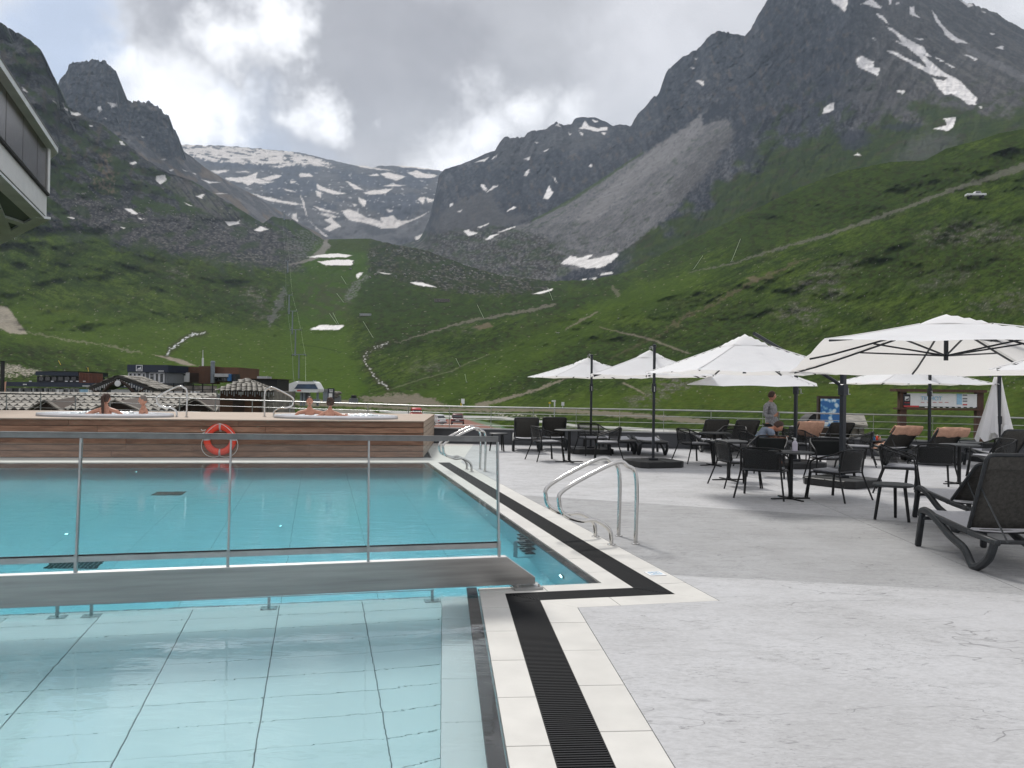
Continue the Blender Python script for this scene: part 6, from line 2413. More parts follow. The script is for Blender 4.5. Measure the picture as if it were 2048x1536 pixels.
def lz(proto, u, v, yaw, lab):
    p = at(u, v)
    return place(proto, (p.x, p.y, 0), R(yaw), lab, 'sun lounger', LG)


for u, v, pr, yaw, lab in ((1053, 907, lo35, 0, 'leftmost raised lounger, right of the leftmost side table'), (1110, 905, lo35, 0, 'raised lounger behind the chairs at the leftmost umbrella'),
                           (1250, 913, lofl, 0, 'flat lounger with a pale seat between the first two umbrella poles'), (1314, 915, lofl, 0, 'flat lounger with a pale seat directly behind the second umbrella pole'),
                           (1441, 909, lo35, 0, 'raised grey lounger left of the standing man, first of two'), (1504, 910, lo35, 0, 'raised grey lounger directly below the standing man'),
                           (1694, 912, lo40, -3, 'raised grey lounger directly behind the thick umbrella pole')):
    put_l(pr, u, v, yaw, .93, lab)
LT1 = put_l(lo40, 1631, 912, 0, .93, 'lounger draped with a peach towel between the third pole and the thick pole')
LT2 = place(lo40, (9.45, 20.3, 0), R(2), 'lounger with a towel over its backrest, left of the rightmost thin pole', 'sun lounger', LG)
LT3 = place(lo40, (10.15, 19.6, 0), R(-2), 'lounger with a towel over its backrest, right of the rightmost thin pole', 'sun lounger', LG)
place(lo35, (11.1, 18.6, 0), R(0), 'lounger at the far right behind the closed umbrella', 'sun lounger', LG)

# peach towels hanging over the raised backrests: things of their own
def towel(lg, w0, w1, drop_f, drop_b, lab, seed, angle=38):
    a = R(angle)
    L = .80
    zs = .36
    top = Vector((0, -math.cos(a) * L, zs + .01 + math.sin(a) * L))
    up = Vector((0, -math.cos(a), math.sin(a)))
    nb = Vector((0, math.sin(a), math.cos(a)))
    rnd = random.Random(seed)
    ph = rnd.uniform(0, 6)
    rows = []
    n = 16
    for i in range(n + 1):
        t = i / n
        row = []
        for j in range(17):
            x = w0 + (w1 - w0) * j / 16
            wob = .012 * math.sin(x * 19 + ph) + .008 * math.sin(x * 41 + ph * 2)
            k = drop_b * (1 + .10 * math.sin(x * 5 + ph))
            s = t * (drop_f + k) - drop_f          # negative on the seat side, positive behind
            if s < 0:
                p = top + nb * (.045 + wob * .5) + up * (s + .02)
            else:
                p = top - nb * (.035 + .02 * min(1, s * 6) + wob * min(1, s * 5)) + up * (.02 - s) * (1) + Vector((0, -.01, 0))
            if abs(s) < .035:
                p = top + up * (.035) + nb * (-.8 * s)
            row.append((x, p.y, p.z))
        rows.append(row)
    mb = MB().grid(rows)
    o = mb.build('towel', M['towel'], None, True)
    o.location = lg.location
    o.rotation_euler = lg.rotation_euler
    md = o.modifiers.new('thick', 'SOLIDIFY')
    md.thickness = .012
    tag(o, lab, 'towel', 'peach towels hung over loungers')
    return o


towel(LT1, -.33, .33, .3, .52, 'peach towel covering the lounger back between the two poles', 1)
towel(LT2, -.34, .33, .3, .25, 'peach towel hung over the lounger left of the rightmost thin pole', 2)
towel(LT3, -.31, .40, .3, .22, 'peach towel with a folded corner on the lounger right of the thin pole', 3)
# towel spread on the seat of the left towel lounger
rows = []
for i in range(12):
    t = i / 11
    y = 1.02 - t * .8
    z = (.43 - .03 * t) if i > 1 else (.30 if i == 0 else .42)
    rows.append([(x * .36, y if i else 1.05, z + .008 * math.sin(x * 9 + i) - (.12 if abs(x) > .95 else 0)) for x in (-1, -.6, -.2, .2, .6, 1)])
o = MB().grid(rows).build('towel', M['towel'], None, True)
o.location = LT2.location
o.rotation_euler = LT2.rotation_euler
o.modifiers.new('thick', 'SOLIDIFY').thickness = .01
tag(o, 'peach towel spread over the foot end of the lounger beside the bottles', 'towel', 'peach towels hung over loungers')


# ---------- parasols
def canopy(e, size, h_edge, h_top, tilt, rot, c=(0, 0), tiltax=(1, 0)):
    """square cloth canopy with valance-less edge, vent cap, ribs, struts and hub"""
    s = size / 2
    T = Matrix.Translation((c[0], c[1], 0)) @ Matrix.Rotation(rot, 4, 'Z')
    tx, ty = tilt

    def P(x, y):
        r_ = max(abs(x), abs(y)) / s
        # slight cloth sag between ribs
        ang = math.atan2(y, x)
        sag = .045 * (1 - abs(math.cos(4 * ang))) * r_
        z = h_edge + (h_top - h_edge) * max(0.0, 1 - r_) ** 1.08 - sag * .5
        return T @ Vector((x, y, z + x * tx + y * ty))
    n = 24
    rows = [[P(-s + 2 * s * i / n, -s + 2 * s * j / n) for i in range(n + 1)] for j in range(n + 1)]
    co = MB().grid(rows).build('canopy', M['canopy'], e, True)
    k = s * .24
    rows = []
    for j in range(9):
        row = []
        for i in range(9):
            x, y = -k + 2 * k * i / 8, -k + 2 * k * j / 8
            r_ = max(abs(x), abs(y)) / k
            q = P(x, y)
            row.append(q + Vector((0, 0, .030 + .03 * (1 - r_) - .022 * r_ ** 3 + .008 * math.sin(5 * math.atan2(y, x) + rot * 9) * r_)))
        rows.append(row)
    MB().grid(rows).build('vent_cap', M['canopy'], e, True)
    # four edge hems
    hub = T @ Vector((0, 0, h_edge + .05 + 0))
    htop = P(0, 0)
    mb = MB()
    MB().tube([hub - Vector((0, 0, .06)), htop - Vector((0, 0, .02))], .028, 10).build('hub', M['pole'], e, True)
    for i, (x, y) in enumerate(((s, s), (s, -s), (-s, s), (-s, -s), (s, 0), (-s, 0), (0, s), (0, -s))):
        f = .955
        a, b = P(x * .03, y * .03) - Vector((0, 0, .05)), P(x * f, y * f) - Vector((0, 0, .02))
        pts = [P(x * t, y * t) - Vector((0, 0, .035 if t < .9 else .02)) for t in (.03, .2, .4, .6, .8, f)]
        MB().tube(pts, [.014] * 6, 6).build('rib', M['pole'], e, True)
        if i < 4: MB().tube([P(x * t, y * t) + Vector((0, 0, .003)) for t in (.24, .4, .6, .8, .99)], .007, 5, cap=False).build('seam', M['canopy'], co, True)
        m2 = P(x * .5, y * .5) - Vector((0, 0, .045))
        MB().tube([hub, m2], .012, 6).build('strut', M['pole'], e, True)
    return htop


def umbrella(pole_p, centre, size, rot, lab, h_edge=2.0, h_top=2.55, tilt=(0, 0), ptop=2.62, thick=.040, base=True, brot=0.0):
    e = empty('cantilever_parasol', (pole_p[0], pole_p[1], 0), 0, lab, 'parasol', 'white cantilever parasols over the terrace')
    cx, cy = centre[0] - pole_p[0], centre[1] - pole_p[1]
    MB().box((0, 0, .12 + ptop / 2 - .06), (thick * 2, thick * 2 * .8, ptop - .12), math.atan2(cy, cx)).build('pole', M['pole'], e, bevel=.006)
    MB().lathe([(0, 0), (thick * 1.15, 0), (thick * 1.15, .05), (0, .06)], (0, 0, ptop), 10).build('pole_cap', M['pole'], e)
    if base:
        w_ = .53
        pl = [(w_, .40), (w_, -.40), (.40, -w_), (-.40, -w_), (-w_, -.40), (-w_, .40), (-.40, w_), (.40, w_)]
        mb = MB().prism(pl, 0, .135)
        mb.v = [tuple(Matrix.Rotation(brot, 3, 'Z') @ Vector(q)) for q in mb.v]
        mb.build('base', M['base_black'], e, bevel=.012)
        MB().box((0, 0, .155), (.2, .16, .05)).build('pole_socket', M['pole'], e, bevel=.01)
        for k in range(4):
            a = brot + k * math.pi / 2
            MB().bar((.12 * math.cos(a), .12 * math.sin(a), .137), (.53 * math.cos(a), .53 * math.sin(a), .137), .012, .006).build('base_joint', M['black'], e)
    top = canopy(e, size, h_edge, h_top, tilt, rot, (cx, cy))
    # sliding collar with crank, lower strut and main arm that carries the hub
    dirv = Vector((cx, cy, 0)).normalized()
    sl = 1.72
    side = Vector((-dirv.y, dirv.x, 0))
    MB().box((0, 0, sl), (thick * 3.0, thick * 2.6, .20), math.atan2(cy, cx)).build('collar', M['pole'], e, bevel=.012)
    cr = MB()
    p0 = -dirv * thick * 1.6 + Vector((0, 0, sl + .02))
    cr.tube(fillet([p0, p0 - dirv * .07, p0 - dirv * .07 + Vector((0, 0, -.10)), p0 - dirv * .12 + Vector((0, 0, -.10))], .015, 3), .010, 6)
    cr.build('crank', M['steel_dull'], e, True)
    a0 = dirv * thick * 1.2 + Vector((0, 0, sl))
    mid = dirv * (.30) + Vector((0, 0, sl + .16))
    dist = Vector((cx, cy, 0)).length
    hubz = h_top + .10
    reach = dirv * (dist - .02) + Vector((0, 0, hubz))
    pts = [a0, mid, dirv * min(.9, dist * .4) + Vector((0, 0, max(sl + .62, h_edge + .38))), dirv * (dist * .72) + Vector((0, 0, hubz + .05)), reach]
    return e, pts, dirv


def arm_of(e, pts, r=.026):
    MB().tube(fillet(pts, .25, 5), r, 8).build('arm', M['pole'], e, True)


PU = []
p1 = at(1181, 906)
e, pts, dv = umbrella(p1, (p1.x + .02, p1.y + 1.35), 2.75, R(14), 'leftmost white cantilever parasol with its pole in front of the canopy', 2.0, 2.50, ptop=2.53, thick=.036, brot=.1, tilt=(0, 0))
arm_of(e, [Vector((0, 0, 2.42)), Vector((0.01, .6, 2.62)), Vector((.02, 1.35, 2.6))])
p2_ = at(1306, 932)
e, pts, dv = umbrella(p2_, (p2_.x + .12, p2_.y + 1.35), 2.75, R(-6), 'second white parasol from the left, its black square base standing clear of the furniture', 2.0, 2.56, ptop=2.62, thick=.036, brot=.35)
arm_of(e, [Vector((0, 0, 2.5)), Vector((0.05, .6, 2.66)), Vector((.12, 1.35, 2.66))])
p3_ = at(1684, 970)
c3_ = at(1495, 740, d=13.6)
e, pts, dv = umbrella(p3_, (c3_.x - .05, 13.6), 2.62, R(8), 'white parasol carried by the thick pole that stands on a hexagonal base', 1.97, 2.55, ptop=2.30, thick=.048, brot=.6)
arm_of(e, [Vector((0, 0, 1.75)), Vector((-.12, .02, 1.86)), Vector((-.35, .04, 2.0)), Vector((c3_.x - p3_.x + .1, 13.6 - p3_.y, 2.62))], .032)
p4_ = at(1590, 934)
c4_ = at(1556, 740, d=17.6)
e, pts, dv = umbrella(p4_, (c4_.x, p4_.y + .9), 2.75, R(-20), 'lower white parasol tucked behind the central one, its pole right of the standing man', 1.84, 2.42, ptop=2.35, thick=.036, brot=.2, base=True, tilt=(0, .03))
arm_of(e, [Vector((0, 0, 1.75)), Vector((-.1, .1, 1.9)), Vector((-.2, .5, 2.45)), Vector((c4_.x - p4_.x, .9, 2.5))], .018)
p6_ = at(1858, 922)
e, pts, dv = umbrella(p6_, (p6_.x + .05, p6_.y + 1.2), 3.0, R(3), 'rightmost of the rear parasols, above the loungers with peach towels', 1.93, 2.45, ptop=2.3, thick=.036, brot=.0)
arm_of(e, [Vector((0, 0, 2.25)), Vector((0.02, .5, 2.5)), Vector((.05, 1.2, 2.5))])
# big near parasol: cloth tilted up towards the camera, pole to the right outside the view
c5 = (5.52, 10.5)
e, pts, dv = umbrella((8.6, 11.2), c5, 3.45, R(-12.5), 'largest white parasol, near on the right, with its dark ribs and hub seen from below', 2.10, 2.62, ptop=2.75, thick=.05, tilt=(0, -.088))
arm_of(e, [Vector((0, 0, 1.9)), Vector((-.5, -.1, 2.0)), Vector((-1.3, -.3, 2.22)), Vector((-2.0, -.45, 2.36)), Vector((c5[0] - 8.6, c5[1] - 11.2, 2.45))], .045)
# the corner of one more parasol entering at the right edge
e, pts, dv = umbrella((8.4, 6.0), (6.62, 7.6), 2.9, R(33), 'parasol of which only one grey corner enters at the right edge', 2.02, 2.6, ptop=2.7, thick=.05, tilt=(0.085, -.0))
arm_of(e, [Vector((0, 0, 2.3)), Vector((-.6, .5, 2.8)), Vector((-1.78, 1.6, 2.72))], .04)

# closed parasol
cp = at(1997, 925)
e = empty('closed_parasol', (cp.x, cp.y, 0), 0, 'folded white parasol hanging from its pole by the right edge', 'parasol', 'white cantilever parasols over the terrace')
MB().box((0, 0, 1.3), (.075, .06, 2.35)).build('pole', M['pole'], e, bevel=.006)
MB().box((0, 0, .07), (.9, .9, .13), .3).build('base', M['base_black'], e, bevel=.01)
MB().box((0, 0, 1.05), (.11, .10, .2)).build('collar', M['pole'], e, bevel=.01)
for side, w0, zb, sx in ((-1, .30, .62, -.22), (1, .24, .60, .17)):
    rows = []
    n = 30
    for i in range(18):
        t = i / 17
        row = []
        for k in range(n + 1):
            a = 2 * math.pi * k / n
            fold = 1 + .33 * math.sin(a * 4 + side) * t + .1 * math.sin(a * 9) * t
            r_ = (.05 + w0 * .78 * t) * fold
            zb_ = 2.12 - (2.12 - zb) * t + (.13 * math.cos(a * 4 + side) * t ** 3)
            row.append((sx * (.25 + .9 * t) + r_ * math.cos(a) * .82, r_ * math.sin(a) * .6 + .06, zb_))
        rows.append(row)
    MB().grid(rows).build('folded_cloth', M['canopy'], e, True)
MB().lathe([(0, 0), (.07, .02), (.10, .12), (.07, .22), (0, .24)], (.12, -.1, .70), 14, .8, .3).build('strap_bag', M['white'], e, True)
MB().tube([(.0, 0, 2.45), (-.15, .05, 2.3), (-.2, .05, 2.1)], .025, 8).build('arm', M['pole'], e, True)


# ------------------------------------------------------------------ village and things beyond the terrace
class Bld:
    def __init__(s, name, u, d, label, cat, group=None, z=GZ, rz=0):
        p = at(u, 768, d=d)
        s.o = Vector((p.x, p.y, z))
        s.e = empty(name, s.o, 0, label, cat, group)
        s.d = d

    def part(s, name, mb, m, parent=None, **k):
        mb.v = [tuple(Vector(p) - s.o) for p in mb.v]
        return mb.build(name, m, parent or s.e, **k)

    def P(s, u, v, dd=0.0):
        return at(u, v, d=s.d + dd)

    def box(s, u0, u1, v0, v1, dd=0.0, depth=1.0, mb=None):
        a, b = s.P(u0, v0, dd), s.P(u1, v1, dd)
        mb = mb or MB()
        return mb.box(((a.x + b.x) / 2, s.d + dd + depth / 2, (a.z + b.z) / 2), (abs(b.x - a.x), depth, abs(a.z - b.z)))

    def win(s, u0, u1, v0, v1, dd, frame='white', glass='glass_dark', mull=0, th=0.09):
        mb = MB()
        a, b = s.P(u0, v0, dd), s.P(u1, v1, dd)
        y = s.d + dd - .04
        for (p, q) in (((a.x, y, a.z), (b.x, y, a.z)), ((a.x, y, b.z), (b.x, y, b.z)), ((a.x, y, a.z), (a.x, y, b.z)), ((b.x, y, a.z), (b.x, y, b.z))):
            mb.bar(p, q, th, th, up=(0, 1, 0))
        for i in range(mull):
            x = a.x + (b.x - a.x) * (i + 1) / (mull + 1)
            mb.bar((x, y, a.z), (x, y, b.z), th * .7, th * .7, up=(0, 1, 0))
        w_ = s.part('window', mb, M[frame])
        g_ = MB().box(((a.x + b.x) / 2, y + .05, (a.z + b.z) / 2), (abs(b.x - a.x) - .05, .03, abs(a.z - b.z) - .05))
        s.part('pane', g_, M[glass], w_)


def shingle_roof(B_, A, Bp, C, D_, sw, sh, parent, limit=300, name='shingle'):
    """A,B eave ends, D,C ridge ends: overlapping pointed stone shingles"""
    A, Bp, C, D_ = map(Vector, (A, Bp, C, D_))
    nr = max(2, int(((D_ - A).length + (C - Bp).length) / 2 / sh))
    nrm = (Bp - A).cross(D_ - A).normalized()
    if nrm.z < 0: nrm = -nrm
    extra = MB()
    cnt = 0
    for r_ in range(nr):
        t0, t1 = r_ / nr, (r_ + 1) / nr
        L0, R0 = A.lerp(D_, t0), Bp.lerp(C, t0)
        L1, R1 = A.lerp(D_, t1), Bp.lerp(C, t1)
        n = max(1, int((R0 - L0).length / sw))
        for k in range(n):
            off = .5 * (r_ % 2)
            a, b = (k + off + .02) / n, (k + off + .98) / n
            if a >= 1: continue
            b = min(b, 1)
            m_ = (a + b) / 2
            up = nrm * (.05 + random.uniform(0, .05))
            q0, q1 = L0.lerp(R0, a), L0.lerp(R0, b)
            tip = L0.lerp(R0, m_) - (L1 - L0) * .62
            q2, q3 = L1.lerp(R1, b), L1.lerp(R1, a)
            vs = [tip + up, q0.lerp(q3, .30) + up, q3 + nrm * .01, q2 + nrm * .01, q1.lerp(q2, .30) + up]
            lo = [v - nrm * .06 for v in vs]
            fs = [(0, 4, 3, 2, 1), (0, 5, 9, 4), (1, 6, 5, 0)]
            mb = MB() if cnt < limit else extra
            mb.add(vs + lo, fs)
            if mb is not extra:
                B_.part(name, mb, M['slate'], parent)
                cnt += 1
    if extra.v:
        tag(B_.part(name + 's', extra, M['slate'], parent), kind='stuff')


# long low hut with stone roof and small dormers
b = Bld('stone_roofed_hut', 215, 58, 'long low hut with pale stone shingles and three dark dormer gables', 'hut')
b.part('wall', b.box(-60, 432, 816, 875, 0, 6.5), M['darkwood'])
A, Bb = b.P(-70, 817), b.P(437, 819)
D_, C = at(50, 783, d=64.5), at(432, 786, d=64.5)
D_.z += 0
A2 = b.P(-70, 819)
ro = b.part('roof', MB().add([A, Bb, C, at(-60, 783.5, d=64.5), A - Vector((0, 0, .2)), Bb - Vector((0, 0, .2)), C - Vector((0, 0, .2)), at(-60, 783.5, d=64.5) - Vector((0, 0, .2))],
                             [(0, 1, 2, 3), (7, 6, 5, 4), (0, 4, 5, 1), (1, 5, 6, 2), (2, 6, 7, 3), (3, 7, 4, 0)]), M['slate_dark'])
shingle_roof(b, A, Bb, C, at(-60, 783.5, d=64.5), .56, 1.1, ro)
for u0, u1, uc, vt in ((62, 128, 96, 802), (186, 288, 236, 802), (346, 432, 392, 799)):
    yy = 57.4
    p0, p1, pc = at(u0, 822, d=yy), at(u1, 824, d=yy), at(uc, vt, d=yy)
    back = Vector((0, 3.4, .25))
    dm = b.part('dormer', MB().add([p0, p1, pc, p0 + back, p1 + back, pc + back], [(0, 1, 2), (0, 2, 5, 3), (1, 4, 5, 2)]), M['darkwood'])
    up = Vector((0, -.25, .07))
    b.part('verge_board', MB().bar(p0 + up, pc + up, .5, .09, up=(0, 0, 1)).bar(pc + up, p1 + up, .5, .09, up=(0, 0, 1)), M['stone'], dm)
for u in (40, 110, 150, 180, 300, 320):
    b.win(u, u + 14, 822, 834, -.02, 'offwhite')
b.part('sign_lettering', MB().add([], []).box(b.P(372, 822, -.06), (.9, .03, .12)).box(b.P(392, 822, -.06), (.5, .03, .12)), M['offwhite'])

# porch with gable roof
b = Bld('gabled_porch', 238, 72, 'timber porch with a steep stone gable roof, curved braces and a round white lamp', 'porch')
pk, le, re = b.P(237, 751), b.P(178, 775), b.P(306, 777)
bk = Vector((0, 4.5, 0))
mb = MB()
for p, q in ((le, pk), (pk, re)):
    mb.add([p, q, q + bk, p + bk, p - Vector((0, 0, .22)), q - Vector((0, 0, .22)), q + bk - Vector((0, 0, .22)), p + bk - Vector((0, 0, .22))], [(0, 1, 2, 3), (7, 6, 5, 4), (0, 4, 5, 1), (3, 2, 6, 7), (0, 3, 7, 4), (1, 5, 6, 2)])
ro = b.part('roof', mb, M['slate_dark'])
shingle_roof(b, re + Vector((.1, -.1, .02)), re + bk, pk + bk, pk + Vector((0, -.1, .02)), .5, .5, ro, 80)
shingle_roof(b, le + bk, le + Vector((0, -.1, .02)), pk + Vector((0, -.1, .02)), pk + bk, .5, .5, ro, 80)
for p, q in ((le, pk), (pk, re)):
    mb = MB()
    for i in range(14):
        t = (i + .5) / 14
        c = p.lerp(q, t) - Vector((0, .06, .30))
        mb.bar(c, c - Vector((0, 0, .22 + .12 * (i % 2))), .09, .05, up=(0, 1, 0))
    b.part('fretwork_trim', mb, M['offwhite'])
for s, u0 in ((1, 204), (-1, 270)):
    base_ = b.P(u0, 794)
    mb = MB()
    mb.tube([base_ + Vector((0, 0, -.6)), base_, b.P(u0 + 4 * s, 783), b.P(u0 + 14 * s, 771), b.P(u0 + 30 * s, 762)], .16, 6)
    mb.tube([base_, b.P(u0 - 12 * s, 782), b.P(u0 - 20 * s, 778)], .12, 6)
    mb.tube([base_, Vector((base_.x, base_.y, GZ))], .2, 8)
    b.part('brace', mb, M['darkwood'], smooth=True)
mb = MB().lathe([(0, 0), (.26, 0), (.26, .1), (0, .12)], (0, 0, 0), 16)
rt_ = Matrix.Rotation(R(90), 3, 'X')
mb.v = [tuple(rt_ @ Vector(q) + b.P(236, 767, -.2)) for q in mb.v]
b.part('lamp', mb, M['white'])

# hut with pyramid roof on the right
b = Bld('pyramid_roof_hut', 488, 52, 'brown timber hut with a pyramid stone roof and a rough stone corner', 'hut')
b.part('wall', b.box(440, 524, 781, 880, 0.4, 5), M['rust'])
b.part('stone_pier', b.box(524, 546, 783, 880, 0.3, 5.2), M['stone'])
rnd = random.Random(3)
for i in range(12):
    for j in range(2):
        v0 = 784 + i * 5.2
        if v0 > 842: continue
        u0 = 524 + j * 11 + rnd.uniform(-1, 1)
        b.part('stone', b.box(u0, u0 + 10, v0, v0 + 4.4, .16 - rnd.uniform(0, .12), .3), M['slate'])
ap = at(489, 756.5, d=55.5)
eL, eR = at(428, 780.5, d=51.6), at(549, 783, d=51.6)
eLb, eRb = at(440, 776, d=58.5), at(545, 777, d=58.5)
ro = b.part('roof', MB().add([eL, eR, eRb, eLb, ap], [(0, 1, 4), (1, 2, 4), (2, 3, 4), (3, 0, 4), (3, 2, 1, 0)]), M['slate_dark'])
shingle_roof(b, eL, eR, ap + Vector((.15, 0, 0)), ap - Vector((.15, 0, 0)), .34, .42, ro, 230)
shingle_roof(b, eR, eRb, ap + Vector((.02, .1, 0)), ap, .34, .42, ro, 60)
mb = MB()
for i in range(26):
    q = eL.lerp(eR, (i + .5) / 26) + Vector((0, .05, -.05))
    mb.bar(q, q - Vector((0, 0, .14 + .16 * ((i * 7) % 3) / 2)), .05, .03, up=(0, 1, 0))
b.part('fretwork_trim', mb, M['offwhite'])
b.part('floodlight', b.box(478.5, 485, 784, 789.5, .1, .2), M['white'])
b.part('door', b.box(466, 488, 800, 860, .36, .05), M['darkwood'])

# long navy shop front
b = Bld('navy_shop_building', 150, 96, 'long single-storey shop building with navy cladding band, left background', 'building')
b.part('wall', b.box(12, 305, 776, 832, .6, 8), M['navy2'])
b.part('cladding_band', b.box(12, 305, 763.5, 776.5, 0, 9), M['navy'])
for u0, u1 in ((14, 24), (38, 62), (66, 84), (91, 100), (103, 112), (128, 138), (140, 148), (150, 158), (278, 292)):
    b.win(u0, u1, 777.5, 786, .55, 'offwhite' if u0 > 80 else 'grey')
for u0, u1, m_ in ((113, 118, 'white'), (119, 126, 'offwhite'), (159, 176, 'lightblue'), (176, 184, 'white'), (222, 262, 'offwhite')):
    b.part('display_panel', b.box(u0, u1, 778.5, 786, .3, .12), M[m_])
for u0, u1, vv in ((46, 54, 769), (165, 181, 772), (248, 256, 772)):
    mb = MB()
    k = u0
    while k < u1:
        b.box(k, k + 1.1, vv - 1.2, vv + 1.2, -.08, .06, mb)
        k += 2
    b.part('lettering', mb, M['white'])
for u in (58, 102, 130, 140, 152, 166):
    b.part('roof_lamp', b.box(u, u + 2.6, 761.6, 763.4, .2, .3), M['white'])
for i, u in enumerate((38.5, 65.5, 89)):
    b.part('pillar', b.box(u, u + 1.6, 776.5, 787, .1, .2), M['offwhite'])
b = Bld('navy_upper_building', 115, 108, 'smaller navy building with a wide dark window, standing on the shop roof', 'building')
b.part('wall', b.box(74, 157, 752, 772, .5, 7), M['navy2'])
b.part('roof', b.box(71, 156, 742.5, 752, -.4, 8), M['navy'])
for i in range(6):
    b.win(76 + i * 13, 88 + i * 13, 753, 762, .45, 'navy2', th=.12)
b.part('coping', b.box(71, 161, 741.6, 742.8, -.5, 8.2), M['grey'])
b = Bld('slatted_fence', 182, 104, 'tall screen of upright reddish timber slats right of the small navy building', 'fence')
for i in range(16):
    u = 158 + i * 3.0
    b.part('slat', b.box(u, u + 1.5, 745 + i * .15, 768, 0, .1), M['redwood'])
b.part('rail', b.box(158, 205, 755, 756, .1, .1), M['darkwood'])

# navy building with the emblem
b = Bld('emblem_building', 296, 102, 'navy building with a white square mountain emblem above tall white-framed windows', 'building')
b.part('wall', b.box(256, 334, 744.5, 800, .5, 8), M['grey'])
b.part('cladding_band', b.box(254.5, 335.5, 729, 744.8, 0, 9), M['navy'])
for u0, u1, t_ in ((258, 265, 0), (267, 273, 0), (275, 283, 1), (285, 291, 0), (300, 309, 1), (311, 318, 0), (320, 328, 0)):
    b.win(u0, u1, 746, 765.5, .45, 'white', th=.12)
    if t_: b.part('window_bar', b.box(u0, u1, 751.5, 752.5, .36, .08), M['white'])
b.part('emblem_plate', b.box(272, 284.5, 730, 742.5, -.1, .08), M['white'])
b.part('emblem_field', b.box(273.3, 283.2, 731.2, 739, -.14, .04), M['navy'])
q = [b.P(u, v, -.16) for u, v in ((274.2, 738.4), (277, 735.5), (278.5, 736.2), (281.5, 732.8), (282.6, 738.4))]
b.part('emblem_mountain', MB().add(q + [p + Vector((0, .03, 0)) for p in q], [(0, 1, 2, 3, 4), (9, 8, 7, 6, 5)]), M['white'])


def text_on(B_, s, u, v, h, dd, m, name='lettering', align='CENTER'):
    cu = bpy.data.curves.new('t', 'FONT')
    cu.body = s
    cu.size = h
    cu.align_x = align
    cu.extrude = .01
    to = bpy.data.objects.new('t', cu)
    COL.objects.link(to)
    bpy.context.view_layer.update()
    me = bpy.data.meshes.new_from_object(to)
    bpy.data.objects.remove(to)
    me.transform(Matrix.Rotation(R(90), 4, 'X'))
    me.transform(Matrix.Translation(B_.P(u, v, dd) - B_.o))
    me.materials.clear()
    me.materials.append(m)
    return link(name, me, B_.e)


text_on(b, 'TIGNES', 278.3, 741.9, .17, -.14, M['navy'])
mb = MB()
for k in range(5): b.box(317 + k * 2.2, 318.4 + k * 2.2, 741.2, 743.2, -.1, .06, mb)
b.part('lettering', mb, M['white'])
# wedge and rusty block
b = Bld('rusty_block_building', 405, 108, 'low building of rusty brown cladding with a round grey flue and a white slanted panel', 'building')
b.part('wall', b.box(336, 476, 733, 765, .5, 9), M['rust'])
b.part('porch_wall', b.box(398, 424, 732, 768, -.6, 3), M['rust'])
b.part('dark_front', b.box(378, 398, 746, 766, .2, 3), M['darkwood'])
q = [(336, 744.5), (377, 745), (377, 764), (366, 764)]
pts = [b.P(u, v, -.3) for u, v in q]
b.part('slanted_panel', MB().add(pts + [p + Vector((0, .4, 0)) for p in pts], [(0, 1, 2, 3), (7, 6, 5, 4), (0, 4, 5, 1), (0, 3, 7, 4), (3, 2, 6, 7), (1, 5, 6, 2)]), M['white'])
b.part('vent', b.box(364, 370, 748, 751, -.45, .2), M['black'])
b.part('vent', b.box(354, 358, 752, 753.5, -.45, .2), M['black'])
f0 = b.P(425, 766, -.9)
b.part('flue', MB().lathe([(.27, 0), (.27, (b.P(425, 725).z - b.P(425, 766).z)), (.34, (b.P(425, 725).z - b.P(425, 766).z)), (.2, (b.P(425, 722).z - b.P(425, 766).z)), (0, (b.P(425, 722).z - b.P(425, 766).z))], tuple(f0), 12), M['lift_grey'], smooth=True)
b.part('canopy_roof', b.box(429, 456, 747, 754, -1.4, 2), M['offwhite'])
b.part('side_panel', b.box(455, 461, 748, 762, -1.2, 1.5), M['blue'])
b.part('side_wing', b.box(459, 470, 748, 765, -.8, 2), M['navy2'])
b.win(430, 454, 755, 762, .4, 'grey', mull=2)
b = Bld('flat_roof_shed', 526, 95, 'dark flat-roofed shed with a white box on top, behind the pyramid roof hut', 'shed')
b.part('wall', b.box(496, 554, 758.5, 790, 0, 5), M['black'])
b.part('roof', b.box(493, 556, 757, 759, -.3, 6), M['darkwood'])
b.part('rooftop_box', b.box(514, 533, 752.5, 757.2, .5, 2), M['offwhite'])
b = Bld('snack_terrace', 365, 82, 'raised terrace with dark railing between the emblem building and the stone roofs', 'terrace')
b.part('floor', b.box(300, 432, 787, 800, 0, 5), M['grey'])
b.part('back_wall', b.box(300, 432, 770, 787, 4.8, .2), M['stone'])
for vv in (766.5, 770.5, 778, 787):
    b.part('railing_bar', b.box(286, 434, vv, vv + .9, -.1, .06), M['black'])
for u in (305, 322, 346, 366, 385, 404, 424):
    b.part('railing_post', b.box(u, u + 1.8, 766.5, 789, -.1, .08), M['black'])
for u, m_ in ((338, 'offwhite'), (351, 'offwhite'), (381, 'white'), (400, 'black'), (392, 'offwhite')):
    b.part('table', b.box(u, u + 5, 783, 787, 2, 1), M[m_])
for u in (448, 452):
    pass
